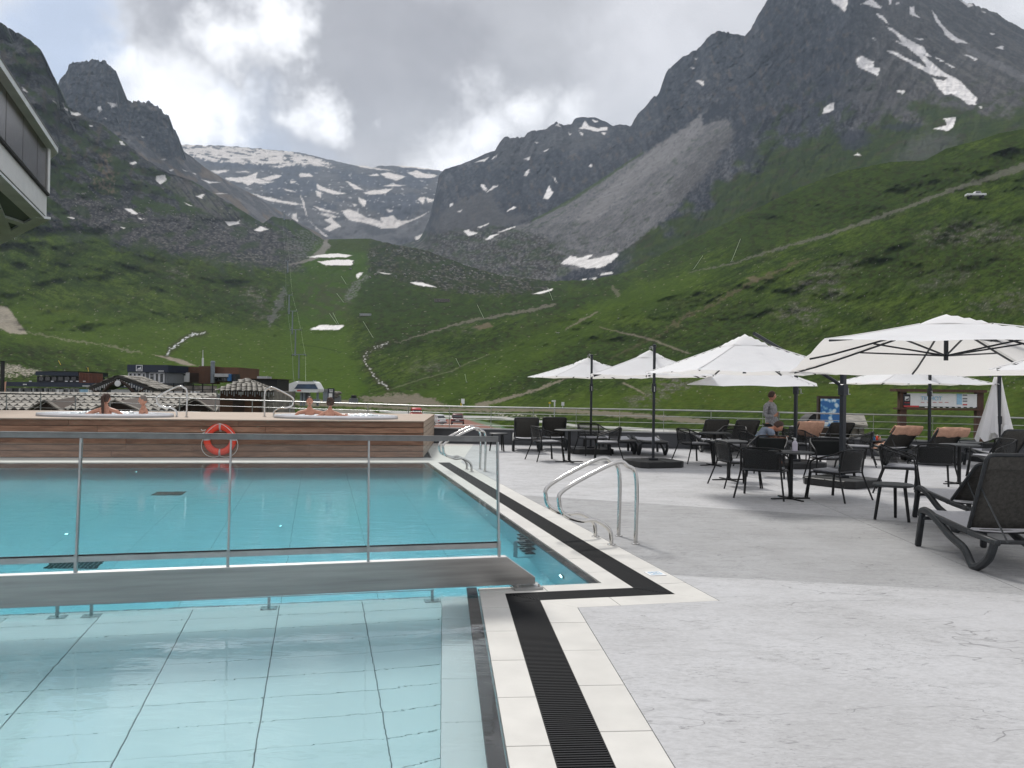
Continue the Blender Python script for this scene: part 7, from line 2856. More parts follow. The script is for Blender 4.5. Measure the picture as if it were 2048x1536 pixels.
# tall dark pole and banner at the far left
b = Bld('dark_timber_pole', 2.5, 70, 'dark pole standing at the left edge of the photo in front of the meadow', 'pole')
b.part('pole', b.box(1, 4.5, 722, 862, 0, .2), M['black'])
b.part('lamp_arm', b.box(0, 9, 722.5, 724.5, 0, .15), M['black'])
b = Bld('banner_flag', 9, 72, 'tall faded orange banner flag beside the shop building', 'flag')
q = [(6, 800), (5, 772), (8, 764), (12.5, 762.5), (11, 782), (10.5, 800)]
pts = [b.P(u, v) for u, v in q]
b.part('cloth', MB().add(pts + [p + Vector((0, .03, 0)) for p in pts], [tuple(range(6)), tuple(range(11, 5, -1))]), M['towel'])
b.part('mast', MB().tube([b.P(5, 800) - Vector((0, 0, 2.5)), b.P(4.6, 772), b.P(8, 763)], .04, 6), M['black'])
b = Bld('mast', 405, 125, 'thin white antenna mast above the rusty building', 'mast')
b.part('pole', MB().tube([b.P(405.5, 735), b.P(405.8, 716)], .14, 6).tube([b.P(405.8, 716), b.P(405.8, 700)], .05, 5), M['white'])

# chairlift station
b = Bld('chairlift_station', 600, 215, 'white chairlift bottom station with a dark blue window band on grey legs', 'lift station')
def shell(q0, q1, dd, depth, name, m_):
    n = len(q0)
    f = [b.P(u, v, dd) for u, v in q0]
    g_ = [Vector((p.x, p.y + depth, p.z)) for p in f]
    b.part(name, MB().add(f + g_, [tuple(range(n - 1, -1, -1)), tuple(range(n, 2 * n))] + [(i, (i + 1) % n, (i + 1) % n + n, i + n) for i in range(n)]), m_)


shell([(555, 781), (553, 785), (556, 786), (587, 784.5), (590, 776), (596, 765), (592, 762.5), (567, 771), (566, 776)], None, .6, 5, 'tail_cover', M['white'])
shell([(587, 776), (593, 766), (598, 763), (627, 763), (631, 766), (637.5, 778), (637, 783), (634, 785), (594, 784.5), (588, 781)], None, 0, 6, 'cabin_shell', M['white'])
shell([(588.5, 777.5), (595.5, 768.2), (630, 768.2), (636, 778.2)], None, -.15, .3, 'window_band', mat('blue_tinted_glass', (0.03, 0.07, 0.14), 0.12, 0, .3, .3))
shell([(594, 780), (602, 780), (602, 782.5), (594, 782.5)], None, -.12, .3, 'name_plate', M['red'])
for u, u1 in ((600, 616), (606, 610), (633, 635)):
    b.part('leg', b.box(u, u + 3.5, 785, 812, 1.5, .6), M['lift_grey'])
b.part('motor_block', b.box(604, 617, 785, 806, 3, 2), M['grey'])
b.part('gate', b.box(616, 640, 798, 807, 0, .3), M['lift_grey'])
for u in (596, 626, 630): b.part('roof_vent', b.box(u, u + 1.5, 760.5, 763.2, 1, .5), M['lift_grey'])
# totem sign
b = Bld('totem_sign', 662, 205, 'tall dark blue information pillar with white panels right of the chairlift station', 'sign')
b.part('pillar', b.box(655.5, 668, 776.5, 806, 0, .5), M['navy2'])
for u0, u1, v0, v1 in ((658.5, 661.5, 779, 781), (662.5, 665.5, 779, 781), (659, 665.5, 782.5, 784.5), (657.5, 664.5, 786.5, 794), (658, 665, 798, 801)):
    b.part('panel', b.box(u0, u1, v0, v1, -.08, .1), M['white'])
b = Bld('ticket_kiosk', 650, 212, 'grey kiosk left of the dark information pillar', 'kiosk')
b.part('body', b.box(646, 655, 783, 806, 0, 2), M['lift_grey'])
b.part('roof', b.box(648, 655, 778, 783.5, -.2, 2.4), M['grey'])
b = Bld('boulder', 674, 210, 'large pale boulder under a ledge beside the dark information pillar', 'rock')
for u, v, r_ in ((672, 787, 1.2), (677, 786, .9), (670, 792, 1.0)):
    c = b.P(u, v)
    mb = MB().ball(c, (r_, r_ * .8, r_ * .5), 8, 5)
    b.part('stone_lump', mb, M['stone'])
b.part('base', b.box(668, 680, 791, 806, 0, 1.5), M['grey'])
b = Bld('waste_bin', 705, 200, 'dark green rubbish container by the dirt track', 'container')
b.part('body', b.box(697.5, 714, 798, 809, 0, 1.6), M['grey'])
b.part('lid', b.box(699, 713, 796.4, 798.4, -.1, 1.8), M['grey'])
b.part('chute', b.box(702.5, 712, 790.5, 796.6, .4, .8), M['black'])

# chairlift pylons and cable
def pylon(u, vb, vt, arm, lab, D=None, cabin=False):
    p = hit(u, vb)
    e = empty('lift_pylon', p, 0, lab, 'lift pylon', 'pylons of the chairlift up the valley')
    top = at(u + (0 if u > 580 else 0), vt, d=p.y).z - p.z
    r_ = max(.35, 1.5 * p.y / F)
    MB().lathe([(r_, 0), (r_ * .8, top), (0, top)], (0, 0, 0), 10).build('mast', M['lift_grey'], e, True)
    hw_ = arm / F * p.y / 2
    MB().bar((-hw_, 0, top), (hw_, 0, top), .6, .35).build('crossarm', M['lift_grey'], e)
    for s in (-1, 1):
        MB().bar((s * hw_, -hw_ * .45, top - .5), (s * hw_, hw_ * .45, top - .3), .35, .5).build('sheave_train', M['black_plastic'], e)
        MB().bar((s * hw_ * .75, 0, top), (s * hw_ * .75, 0, top + hw_ * .45), .12, .12, up=(1, 0, 0)).build('lifting_frame', M['lift_grey'], e)
    return Vector((p.x, p.y, p.z + top)), hw_


ps = []
for a in ((597.5, 757, 709, 26, 'nearest chairlift pylon, rising directly above the white station'), (590.5, 712, 659, 22, 'second chairlift pylon above the station'), (584.5, 668, 622, 19, 'third chairlift pylon with a blue platform'),
          (578, 628, 590, 13, 'fourth chairlift pylon low against the brown slope'), (575, 545, 522, 8, 'distant small chairlift pylon below the rocky knoll'), (568.5, 440, 427, 7, 'pylon standing on top of the rocky knoll')):
    ps.append(pylon(*a))
sta = at(600, 764, d=218)
for s in (-1, 1):
    mb = MB()
    pts = [sta + Vector((s * 1.5, 0, 0))] + [q + Vector((s * h, 0, -.3)) for q, h in ps]
    full = []
    for i in range(len(pts) - 1):
        for k in range(4):
            t = k / 4
            q = pts[i].lerp(pts[i + 1], t)
            q.z -= math.sin(math.pi * t) * (pts[i + 1] - pts[i]).length * .012
            full.append(q)
    full.append(pts[-1])
    mb.tube(full, .035, 4)
    tag(mb.build('lift_cable', M['polegreen'] if s > 0 else M['lift_grey']), 'haul cable strung over the chairlift pylons, ' + ('right strand' if s > 0 else 'left strand'), 'cable')

# leaning marker poles on the slopes
MK = 'thin pale poles leaning on the slopes'
rowz = [(Z(Z2, [(1150, 1078), (1118, 1030)]), 'upper thin pole on the brown ski run under the two snow patches'), (Z(Z2, [(1135, 1185), (1093, 1132)]), 'thin pole in the middle of the brown ski run'), (Z(Z2, [(1095, 1310), (1050, 1248)]), 'left one of the paired poles above the lone snow patch'),
        (Z(Z2, [(1105, 1312), (1070, 1245)]), 'right one of the paired poles above the lone snow patch'), (Z(Z2, [(1308, 1392), (1247, 1295)]), 'long pale pole right of the lone snow patch'), (Z(Z2, [(1955, 1278), (1915, 1198)]), 'pale pole above the diagonal gravel road'),
        (Z(Z6, [(1480, 440), (1450, 366)]), 'pale pole crossing the small snow strip at the end of the gravel road'), (Z(Z3, [(1422, 1285), (1480, 1203)]), 'thin pole leaning right below the long gravel track'), (Z(Z3, [(1645, 1240), (1700, 1105)]), 'tall pole leaning right beside the long gravel track'),
        (Z(Z6, [(936, 826), (912, 780)]), 'short pale pole on the meadow above the road'), (Z(Z6, [(975, 920), (965, 872)]), 'short pale pole low on the meadow near the road sign')]
for (q, lab) in rowz:
    (u0, v0), (u1, v1) = q
    p = hit(u0, v0)
    t_ = at(u1, v1, d=p.y)
    e = empty('marker_pole', p, 0, lab, 'pole', MK)
    MB().tube([(0, 0, -.3), t_ - p], [max(.07, .45 * p.y / F)] * 2, 6).build('pole', M['polegreen'], e)
    MB().box((0, 0, .1), (.8, .8, .3)).build('foot', M['grey'], e)
for u0, v0, u1, v1, lab in ((122, 730, 117, 721, 'short yellow marker stick on the left meadow'), (178, 746, 175.5, 735, 'short yellow-green marker stick above the slatted screen')):
    p = hit(u0, v0)
    t_ = at(u1, v1, d=p.y)
    e = empty('marker_stick', p, 0, lab, 'stick')
    MB().tube([(0, 0, -.2), t_ - p], .14, 6).build('stick', M['yellow'], e)

# trail signs
def trail_sign(u, vb, vt, boards, lab, m='white'):
    d = F * (CAMZ - GZ) / (vb - float(HOR(u)))
    b = Bld('trail_sign', u, d, lab, 'sign')
    b.part('post', b.box(u - .8, u + .8, vt, vb, 0, .12), M['offwhite'])
    for u0, u1, v0, v1, mm in boards:
        b.part('board', b.box(u0, u1, v0, v1, -.1, .08), M[mm])


trail_sign(924.5, 815, 800, [(922.5, 929, 797.5, 808, 'white'), (921, 924, 806, 811, 'yellow')], 'white trail board on a post at the foot of the slope')
trail_sign(1109, 835, 800, [(1103.5, 1111.5, 800.5, 803.5, 'white'), (1108, 1110.5, 803, 813, 'white')], 'white T-shaped road sign left of the leftmost umbrella pole')
trail_sign(1099.5, 815, 804, [(1097.5, 1101.5, 804, 807.5, 'yellow')], 'small yellow sign left of the T-shaped one')
trail_sign(1125.5, 816, 804, [(1123, 1128.5, 804, 811.5, 'white')], 'small square white sign right of the T-shaped one')

# panorama board
b = Bld('panorama_board', 1885, 60, 'wide ski map board in a reddish brown timber frame behind the railing', 'sign')
b.part('post', b.box(1800, 1812, 783, 945, 0, .4), M['signwood'])
b.part('post', b.box(1954, 1966, 783, 945, 0, .4), M['signwood'])
b.part('top_beam', b.box(1792, 1974, 777.5, 785.5, -.35, 1.0), M['signwood'])
b.part('bottom_beam', b.box(1795, 1970, 815.5, 821.5, -.15, .7), M['signwood'])
b.part('panel', b.box(1807, 1954, 786, 816, 0, .08), M['white'])
b.part('footer_band', b.box(1807, 1954, 812.2, 817, -.03, .06), M['black'])
b.part('logo_field', b.box(1807, 1820.5, 788.5, 811, -.03, .06), M['navy2'])
b.part('logo_square', b.box(1810, 1818.5, 793, 801, -.06, .05), M['white'])
q = [b.P(u, v, -.08) for u, v in ((1811, 800), (1813, 797.5), (1814.5, 798), (1817.5, 794.5), (1817.5, 800))]
b.part('logo_mountain', MB().add(q + [p + Vector((0, .02, 0)) for p in q], [(0, 1, 2, 3, 4), (9, 8, 7, 6, 5)]), M['navy2'])
text_on(b, 'TIGNES', 1814.2, 806.5, .13, -.07, M['red'])
b.part('red_tab', b.box(1808, 1838, 810.8, 814.5, -.07, .05), M['red'])
text_on(b, 'TICHOT', 1863, 800.5, .42, -.04, M['lightblue'])
for u in (1842, 1854, 1866, 1878, 1890):
    b.part('print_line', b.box(u, u + 7, 804.2, 805.2, -.03, .03), M['red'] if u % 4 else M['grey'])
for vv in (789, 796, 801, 808):
    b.part('print_tag', b.box(1926, 1934.5, vv, vv + 2.6, -.03, .03), M['red'] if vv > 805 else M['grey'])
b.part('print_map', b.box(1914, 1924, 787.5, 809, -.03, .03), M['lightblue'])
for u in range(1850, 1950, 12):
    b.part('print_icon', b.box(u, u + 5, 814, 815.6, -.06, .03), M['white'])

# printed poster
def poster_mat():
    m, nt, bs = new_mat('blue_winter_poster')
    n, l = nt.nodes, nt.links
    tc = n.new('ShaderNodeTexCoord')
    vo = n.new('ShaderNodeTexVoronoi')
    vo.inputs['Scale'].default_value = 3.4
    l.new(tc.outputs['Object'], vo.inputs['Vector'])
    t = n.new('ShaderNodeTexNoise')
    t.inputs['Scale'].default_value = 4
    t.inputs['Detail'].default_value = 6
    l.new(tc.outputs['Object'], t.inputs['Vector'])
    ad = n.new('ShaderNodeMath')
    ad.operation = 'ADD'
    l.new(vo.outputs['Distance'], ad.inputs[0])
    l.new(t.outputs['Fac'], ad.inputs[1])
    cr = n.new('ShaderNodeValToRGB')
    e = cr.color_ramp.elements
    e[0].position, e[0].color = .70, (.60, .70, .78, 1)
    e[1].position, e[1].color = 1.10, (.01, .12, .36, 1)
    k = e.new(.90)
    k.color = (.10, .32, .55, 1)
    l.new(ad.outputs[0], cr.inputs[0])
    l.new(cr.outputs[0], bs.inputs['Base Color'])
    bs.inputs['Roughness'].default_value = .3
    return m


b = Bld('poster_frame', 1659, 42, 'dark framed poster in winter blues and white behind the railing', 'poster')
b.part('frame', b.box(1637, 1683, 792, 861, .05, .25), M['darkwood'])
b.part('poster', b.box(1641.5, 1679, 797.5, 853, 0, .04), poster_mat())
b.part('caption', b.box(1643, 1657, 843.5, 849, -.03, .02), M['white'])
b.part('post', b.box(1640, 1646, 861, 960, .1, .2), M['darkwood'])
b.part('post', b.box(1674, 1680, 861, 960, .1, .2), M['darkwood'])
b = Bld('black_tent', 1628, 44, 'black pointed tent shape left of the blue poster', 'tent')
q = [(1611, 846), (1620, 833), (1632, 824), (1638, 828), (1640, 858), (1612, 858)]
pts = [b.P(u, v) for u, v in q]
b.part('cover', MB().add(pts + [p + Vector((.3, 2.2, -.1)) for p in pts], [(5, 4, 3, 2, 1, 0), tuple(range(6, 12))] + [(i, (i + 1) % 6, (i + 1) % 6 + 6, i + 6) for i in range(6)]), M['black'])
b.part('base', b.box(1612, 1668, 857, 900, .2, 2), M['darkwood'])
b = Bld('equipment_crate', 1606, 46, 'white and dark equipment boxes stacked left of the black tent', 'crate')
b.part('box', b.box(1592, 1618, 855, 930, 0, 1.2), M['navy2'])
b.part('box', b.box(1601, 1613, 844, 853, 0, .8), M['offwhite'])
b.part('emblem', b.box(1608, 1612, 846, 851, -.05, .05), M['navy2'])
b.part('shelf', b.box(1594, 1616, 853, 855, -.1, 1), M['offwhite'])
b = Bld('stone_shelter', 1712, 48, 'small stone-roofed shelter right of the thick umbrella pole', 'shelter')
b.part('wall', b.box(1688, 1727, 846, 935, 0, 2.5), M['stone'])
r0 = [b.P(1684, 846, -.4), b.P(1736, 851, -.4), at(1728, 830, d=50.5), at(1690, 829, d=50.5)]
ro = b.part('roof', MB().add(r0 + [p - Vector((0, 0, .12)) for p in r0], [(0, 1, 2, 3), (7, 6, 5, 4), (0, 4, 5, 1), (1, 5, 6, 2), (2, 6, 7, 3), (3, 7, 4, 0)]), M['slate'])
for i in range(8):
    u0 = 1718 + (i % 2) * 1.5
    b.part('stone', b.box(u0, u0 + 9, 850 + i * 4.2, 853.6 + i * 4.2, -.12, .3), M['slate'])

# vehicles
def car(u, d, body_m, label, z=GZ, rz=0.0, kind='car', sc=1.0):
    p = at(u, 768, d=d)
    e = empty('parked_car', (p.x, p.y, z), rz, label, 'car')
    L, W, H = 4.3 * sc, 1.78 * sc, (1.5 if kind == 'car' else 1.95) * sc
    def sec(pr, w0, w1):
        n = len(pr)
        vs = [(-w0 / 2 if z_ < H * .55 else -w1 / 2, y, z_) for y, z_ in pr] + [(w0 / 2 if z_ < H * .55 else w1 / 2, y, z_) for y, z_ in pr]
        return MB().add(vs, [tuple(range(n - 1, -1, -1)), tuple(range(n, 2 * n))] + [(i, (i + 1) % n, (i + 1) % n + n, i + n) for i in range(n)])
    sec([(-L / 2, .3), (-L / 2, H * .5), (-L / 2 + .15, H * .58), (L / 2 - 1.2, H * .58), (L / 2 - .1, H * .45), (L / 2, .3)], W, W).build('body', body_m, e, True, bevel=.05)
    sec([(-L / 2 + .12, H * .56), (-L / 2 + .45, H * .97), (-L / 2 + .8, H), (L / 2 - 2.0, H), (L / 2 - 1.2, H * .57)], W, W * .8).build('cabin', body_m, e, True, bevel=.05)
    MB().box((0, -L / 2 + .27, H * .77), (W * .74, .05, H * .26), m=Matrix.Rotation(R(-38), 3, 'X')).build('rear_window', M['glass_dark'], e)
    for s in (-1, 1):
        MB().box((s * W * .445, -.2, H * .77), (.04, L * .45, H * .24), m=Matrix.Rotation(R(14 * s), 3, 'Y')).build('side_window', M['glass_dark'], e)
        MB().box((s * W * .42, -L / 2 - .01, H * .48), (.2, .05, .14)).build('tail_light', M['red'], e)
        for y in (-L * .31, L * .30):
            mb = MB().lathe([(0, -.1), (.32, -.1), (.34, 0), (.32, .1), (0, .1)], (0, 0, 0), 16)
            mb.v = [(s * (W / 2 - .1) + q[2], y + q[0], .33 + q[1]) for q in mb.v]
            mb.build('wheel', M['tyre'], e, True)
    MB().box((0, -L / 2 - .01, .42), (W * .9, .06, .2)).build('bumper', M['grey'], e)
    MB().box((0, -L / 2 - .03, H * .42), (.5, .03, .11)).build('number_plate', M['white'], e)
    return e


car(916.5, 116, M['darkred'], 'dark red car parked beyond the parapet, seen from behind', rz=.05)
car(863, 112, M['whitecar'], 'white car parked just right of the platform end', rz=.9)
car(832.5, 128, M['red'], 'bright red car peeking over the right end of the platform', rz=.2, kind='van')
car(634, 108, M['black_plastic'], 'dark car behind the heads of the couple in the right tub', rz=1.3, kind='van')
p = hit(1951, 397)
e = empty('pickup_truck', p, R(-96), 'white pickup driving on the upper gravel track leaving pale dust', 'pickup')
kk = 1.75
MB().box((0, 0, 1.0 * kk), (1.8 * kk, 5.2 * kk, .62 * kk)).build('body', M['whitecar'], e, bevel=.1)
MB().box((0, .4 * kk, 1.6 * kk), (1.6 * kk, 1.8 * kk, .66 * kk), taper=.8).build('cabin', M['whitecar'], e, bevel=.1)
for s in (-1, 1):
    MB().box((s * .78 * kk, .4 * kk, 1.62 * kk), (.1, 1.3 * kk, .38 * kk)).build('side_window', M['glass_dark'], e)
    for y in (-1.6, 1.6):
        mb = MB().lathe([(0, -.12), (.4, -.12), (.4, .12), (0, .12)], (0, 0, 0), 12)
        mb.v = [(s * .85 * kk + q[2], y * kk + q[0] * kk, .42 * kk + q[1] * kk) for q in mb.v]
        mb.build('wheel', M['tyre'], e)

# small hut ruins on the slope
for u, v, wd, lab in ((731, 631.5, 22, 'long low concrete trough on the slope right of the ski run'), (884, 604, 30, 'low stone ruin built into the slope in the middle distance'), (1116, 666, 7, 'pale block on the meadow above the umbrellas')):
    p = hit(u, v)
    e = empty('slope_structure', p, 0, lab, 'structure')
    wm = wd / F * p.y
    MB().box((0, 0, wm * .08), (wm, wm * .35, wm * .16)).build('wall', M['offwhite'] if wd < 25 else M['stone'], e)
    MB().box((0, -wm * .02, wm * .175), (wm * 1.04, wm * .4, wm * .03)).build('roof', M['offwhite'] if wd < 25 else M['slate'], e)

# ------------------------------------------------------------------ building corner jutting in at the upper left
bd_ = empty('overhanging_building', (-25, 36, 0), 0, 'corner of a white and glass building jutting in high at the upper left', 'building')
OV = Vector((-25, 36, 0))


def opart(mb, name, m, parent=None, **k):
    mb.v = [tuple(Vector(p) - OV) for p in mb.v]
    return mb.build(name, m, parent or bd_, **k)


oc = at(87, 768, d=34)
OP = Vector((oc.x, 34))
zb, zt = at(86, 433, d=34).z, at(88, 293, d=34).z
fd = Vector((.342, -.94)).normalized()
fd2 = (v2(at(0, 768, d=39.6)) - OP)
qz = at(0, 476, d=39.6).z
sd2 = fd2.normalized()
Rr = OP + fd * 16
Qq = OP + sd2 * 20
Ss = Vector((Qq.x - 4, Rr.y))
zw0, zw1 = at(83, 392, d=34).z, zt - .12
opart(MB().prism([tuple(p) for p in (OP, Rr, Ss, Qq)], zb, zw0), 'lower_band', M['white'])
nrmF = Vector((-fd.y, fd.x))
if nrmF.x < 0: nrmF = -nrmF
inn = -nrmF
opart(MB().prism([tuple(OP + inn * .18 - fd * 0), tuple(Rr + inn * .18), tuple(Ss), tuple(Qq + Vector((0, -.2)))], zw0 + .002, zw1), 'upper_volume', M['navy2'])
# corner post and roof
opart(MB().bar((OP.x, OP.y, zw0), (OP.x, OP.y, zw1 + .1), .16, .16), 'corner_post', M['white'])
x_ = 0.14
for i, wl in enumerate((1.95, 2.6, 2.6, 2.6, 2.6, 2.6)):
    a, b_ = OP + fd * x_ + nrmF * .0, OP + fd * (x_ + wl - .07) + nrmF * .0
    pn = MB().add([(a.x, a.y, zw0 + .10), (b_.x, b_.y, zw0 + .10), (b_.x, b_.y, zw1), (a.x, a.y, zw1), (a.x + inn.x * .05, a.y + inn.y * .05, zw0 + .10), (b_.x + inn.x * .05, b_.y + inn.y * .05, zw0 + .10), (b_.x + inn.x * .05, b_.y + inn.y * .05, zw1), (a.x + inn.x * .05, a.y + inn.y * .05, zw1)],
                  [(0, 1, 2, 3), (7, 6, 5, 4), (0, 4, 5, 1), (2, 6, 7, 3), (1, 5, 6, 2), (0, 3, 7, 4)])
    opart(pn, 'window', M['bronze_glass'])
    x_ += wl
mb = MB()
a, b_ = OP + nrmF * .05, Rr + nrmF * .05
mb.bar((a.x, a.y, zw0 + .05), (b_.x, b_.y, zw0 + .05), .12, .10)
opart(mb, 'sill', M['black'])
ro_ = OP - fd * .55 + nrmF * .30
opart(MB().prism([tuple(ro_), tuple(Rr + nrmF * .30), tuple(Ss), tuple(Qq + Vector((0, 1)))], zw1 + .02, zw1 + .24), 'roof_edge', M['greywhite'])
opart(MB().prism([tuple(ro_ + Vector((.02, 0))), tuple(Rr + nrmF * .32), tuple(Ss), tuple(Qq + Vector((0, 1)))], zw1 + .242, zw1 + .30), 'roof_sheet', M['grey'])
# soffit: teal panels between grey beams
opart(MB().prism([tuple(OP + inn * .02), tuple(Rr), tuple(Ss), tuple(Qq)], zb - .02, zb - .004), 'soffit', mat('teal_soffit', (0.17, 0.21, 0.215), .6, 0, .1, .4))
mb = MB()


BK_ = [0]


def beam(p, q, w_=.55):
    BK_[0] += 1
    zz = zb - .075 - .006 * BK_[0]
    mb_ = MB().bar((p.x, p.y, zz), (q.x, q.y, zz), w_, .10)
    opart(mb_, 'soffit_beam', M['greywhite'])


beam(OP + inn * .3, Rr + inn * .3, .55)
beam(OP + sd2 * .1 + Vector((.1, -.35)), Qq + Vector((.1, -.35)), .55)
c1_ = OP + fd * 2.4 + inn * .5
beam(OP + sd2 * 2.6 + Vector((.1, -.3)), OP + fd * 4.6 + inn * 3.6, .5)
beam(OP + sd2 * 6.5, OP + fd * 9 + inn * .5, .5)
opart(MB().prism([(-23.5, 33), (-19, 24), (-34, 24), (-34, 40)], GZ, zb - .13), 'stem', M['parapet'])

# ------------------------------------------------------------------ people
def skin_mesh(name, joints, bones, m, parent, sub=2, root=0):
    me = bpy.data.meshes.new(name)
    me.from_pydata([Vector(j[0]) for j in joints], bones, [])
    o = bpy.data.objects.new(name, me)
    COL.objects.link(o)
    md = o.modifiers.new('skin', 'SKIN')
    md.use_smooth_shade = True
    for i, j in enumerate(joints):
        r_ = j[1]
        me.skin_vertices[0].data[i].radius = r_ if isinstance(r_, tuple) else (r_, r_)
        me.skin_vertices[0].data[i].use_root = (i == root)
    s_ = o.modifiers.new('sub', 'SUBSURF')
    s_.levels = s_.render_levels = sub
    bpy.context.view_layer.update()
    ev = o.evaluated_get(bpy.context.evaluated_depsgraph_get())
    me2 = bpy.data.meshes.new_from_object(ev)
    bpy.data.objects.remove(o)
    me2.name = name
    me2.materials.clear()
    me2.materials.append(m)
    me2.shade_smooth()
    return link(name, me2, parent)


def head(parent, c, yaw, pitch, hair, skin, style='short', sc=1.0):
    """head facing local -y before yaw; face, ears, nose, mouth and hair"""
    T = Matrix.Translation(c) @ Matrix.Rotation(yaw, 4, 'Z') @ Matrix.Rotation(pitch, 4, 'X') @ Matrix.Scale(sc, 4)
    n, m_ = 28, 20
    vs, fs = [], []
    for i in range(m_ + 1):
        ph = math.pi * i / m_
        for k in range(n):
            th = 2 * math.pi * k / n
            x, y, z = math.sin(ph) * math.sin(th), -math.sin(ph) * math.cos(th), math.cos(ph)
            X, Y, Zz = .074 * x, .095 * y, .118 * z
            if z < 0:      # jaw narrows
                X *= 1 - .32 * (-z) ** 1.5
                Y = Y * (1 - .18 * (-z)) - .012 * (-z) * (1 if y < 0 else .2)
            f = max(0, -y) ** 3
            Y -= f * (.028 * math.exp(-((x / .20) ** 2)) * math.exp(-((z + .18) / .22) ** 2))           # nose
            Y += f * (.012 * math.exp(-(((abs(x) - .36) / .17) ** 2)) * math.exp(-((z - .08) / .13) ** 2))   # eye sockets
            Y -= f * (.006 * math.exp(-((x / .3) ** 2)) * math.exp(-((z + .52) / .09) ** 2))            # lips
            Y -= f * (.007 * math.exp(-((z - .27) / .1) ** 2))                                          # brow
            vs.append(T @ Vector((X, Y, Zz)))
    for i in range(m_):
        for k in range(n):
            fs.append((i * n + k, (i + 1) * n + k, (i + 1) * n + (k + 1) % n, i * n + (k + 1) % n))
    h = MB().add(vs, fs).build('head', skin, parent, True)
    for s in (-1, 1):
        mb = MB().ball((0, 0, 0), (.012, .022, .032), 8, 6)
        mb.v = [tuple(T @ (Vector(q) + Vector((s * .074, .008, -.005)))) for q in mb.v]
        mb.build('ear', skin, h, True)
        mb = MB().ball((0, 0, 0), (.012, .008, .008), 8, 6)
        mb.v = [tuple(T @ (Vector(q) + Vector((s * .029, -.079, .010)))) for q in mb.v]
        mb.build('eye', M['eye'], h, True)
    mb = MB().ball((0, 0, 0), (.024, .007, .006), 8, 5)
    mb.v = [tuple(T @ (Vector(q) + Vector((0, -.094, -.060)))) for q in mb.v]
    mb.build('mouth', M['lip'], h, True)
    if style:
        vs, fs = [], []
        top = 0 if style != 'stubble' else 0
        mm = 14
        for i in range(mm + 1):
            for k in range(n):
                th = 2 * math.pi * k / n
                front = max(0, math.cos(th))
                lim = {'short': 1.9 - 1.05 * front ** .6, 'long': 2.25 - 1.35 * front ** .6, 'stubble': 1.7 - .9 * front ** .6}[style]
                ph = lim * i / mm
                g_ = {'short': .014, 'long': .016, 'stubble': .003}[style] * (1 if i < mm else .2) + .003 * math.sin(k * 5 + i * 3) * (style != 'stubble')
                x, y, z = math.sin(ph) * math.sin(th), -math.sin(ph) * math.cos(th), math.cos(ph)
                vs.append(T @ Vector(((.074 + g_) * x, (.095 + g_) * y, (.118 + g_) * z)))
        for i in range(mm):
            for k in range(n):
                fs.append((i * n + k, (i + 1) * n + k, (i + 1) * n + (k + 1) % n, i * n + (k + 1) % n))
        MB().add(vs, fs).build('hair', hair, h, True)
    return h, T


def hand(joints, bones, wrist_i, pos, dirv, side, curl=.6, scale=1.0):
    """five bent fingers grown out of the palm as part of the body skeleton"""
    d = Vector(dirv).normalized()
    s = Vector(side).normalized()
    nn = d.cross(s).normalized()
    palm = Vector(pos) + d * .05 * scale
    joints.append((palm, (.030 * scale, .016 * scale)))
    pi = len(joints) - 1
    bones.append((wrist_i, pi))
    for k, (off, ln) in enumerate(((-.030, .062), (-.010, .072), (.010, .068), (.030, .055))):
        b0 = palm + d * .04 * scale + s * off * scale
        p1_ = b0 + (d * math.cos(curl) + nn * math.sin(curl)) * ln * .55 * scale
        p2__ = p1_ + (d * math.cos(curl * 2.1) + nn * math.sin(curl * 2.1)) * ln * .5 * scale
        i0 = len(joints)
        joints += [(b0, .009 * scale), (p1_, .0085 * scale), (p2__, .007 * scale)]
        bones += [(pi, i0), (i0, i0 + 1), (i0 + 1, i0 + 2)]
    t0_ = palm - d * .02 * scale - s * .032 * scale
    t1_ = t0_ + (d * .7 - s * .5 + nn * .4).normalized() * .04 * scale
    t2_ = t1_ + (d * .8 + nn * .5).normalized() * .03 * scale
    i0 = len(joints)
    joints += [(t0_, .011 * scale), (t1_, .010 * scale), (t2_, .008 * scale)]
    bones += [(pi, i0), (i0, i0 + 1), (i0 + 1, i0 + 2)]


def bather(parent_tub, uu, ly, wz, yaw, hs, hair, style, lab, arms, hyaw=0.0, tank=False, skin=None, lean=0.0):
    """person sitting in the tub with head and shoulders out of the water; local +y is the back"""
    t, cx_, cy_, rx, ry = parent_tub
    e = empty('person', (at(uu, 768, d=cy_ + ly).x, cy_ + ly, DZ + wz), yaw, lab, 'person')
    sk = skin or M['skin']
    J = [((0, 0, -.42), (.15, .11)), ((0, lean * .3, -.22), (.135, .10)), ((0, lean * .6, -.04), (.16, .105)), ((0, lean * .9, .07), (.105, .075)), ((0, lean, .15), (.052, .052)), ((0, lean - .01, .21), (.05, .05))]
    Bn = [(0, 1), (1, 2), (2, 3), (3, 4), (4, 5)]
    for s, ar in zip((-1, 1), arms):
        i = len(J)
        sh, el, wr, hd = ar
        J += [((s * .155, lean * .8, .045), .055), (sh, .046), (el, .036), (wr, .026)]
        Bn += [(3, i), (i, i + 1), (i + 1, i + 2), (i + 2, i + 3)]
        hand(J, Bn, i + 3, wr, hd, (0, 0, 1) if abs(Vector(hd).z) < .5 else (0, 1, 0), .4)
    skin_mesh('body', J, Bn, sk, e, 2)
    h, T = head(e, Vector((0, lean - .015, .315)), hyaw, 0.0, hair, sk, style, 1.02)
    return e, h, T


sk_w = mat('tanned_skin', (0.52, 0.25, 0.17), .5, 0, .1, 9)
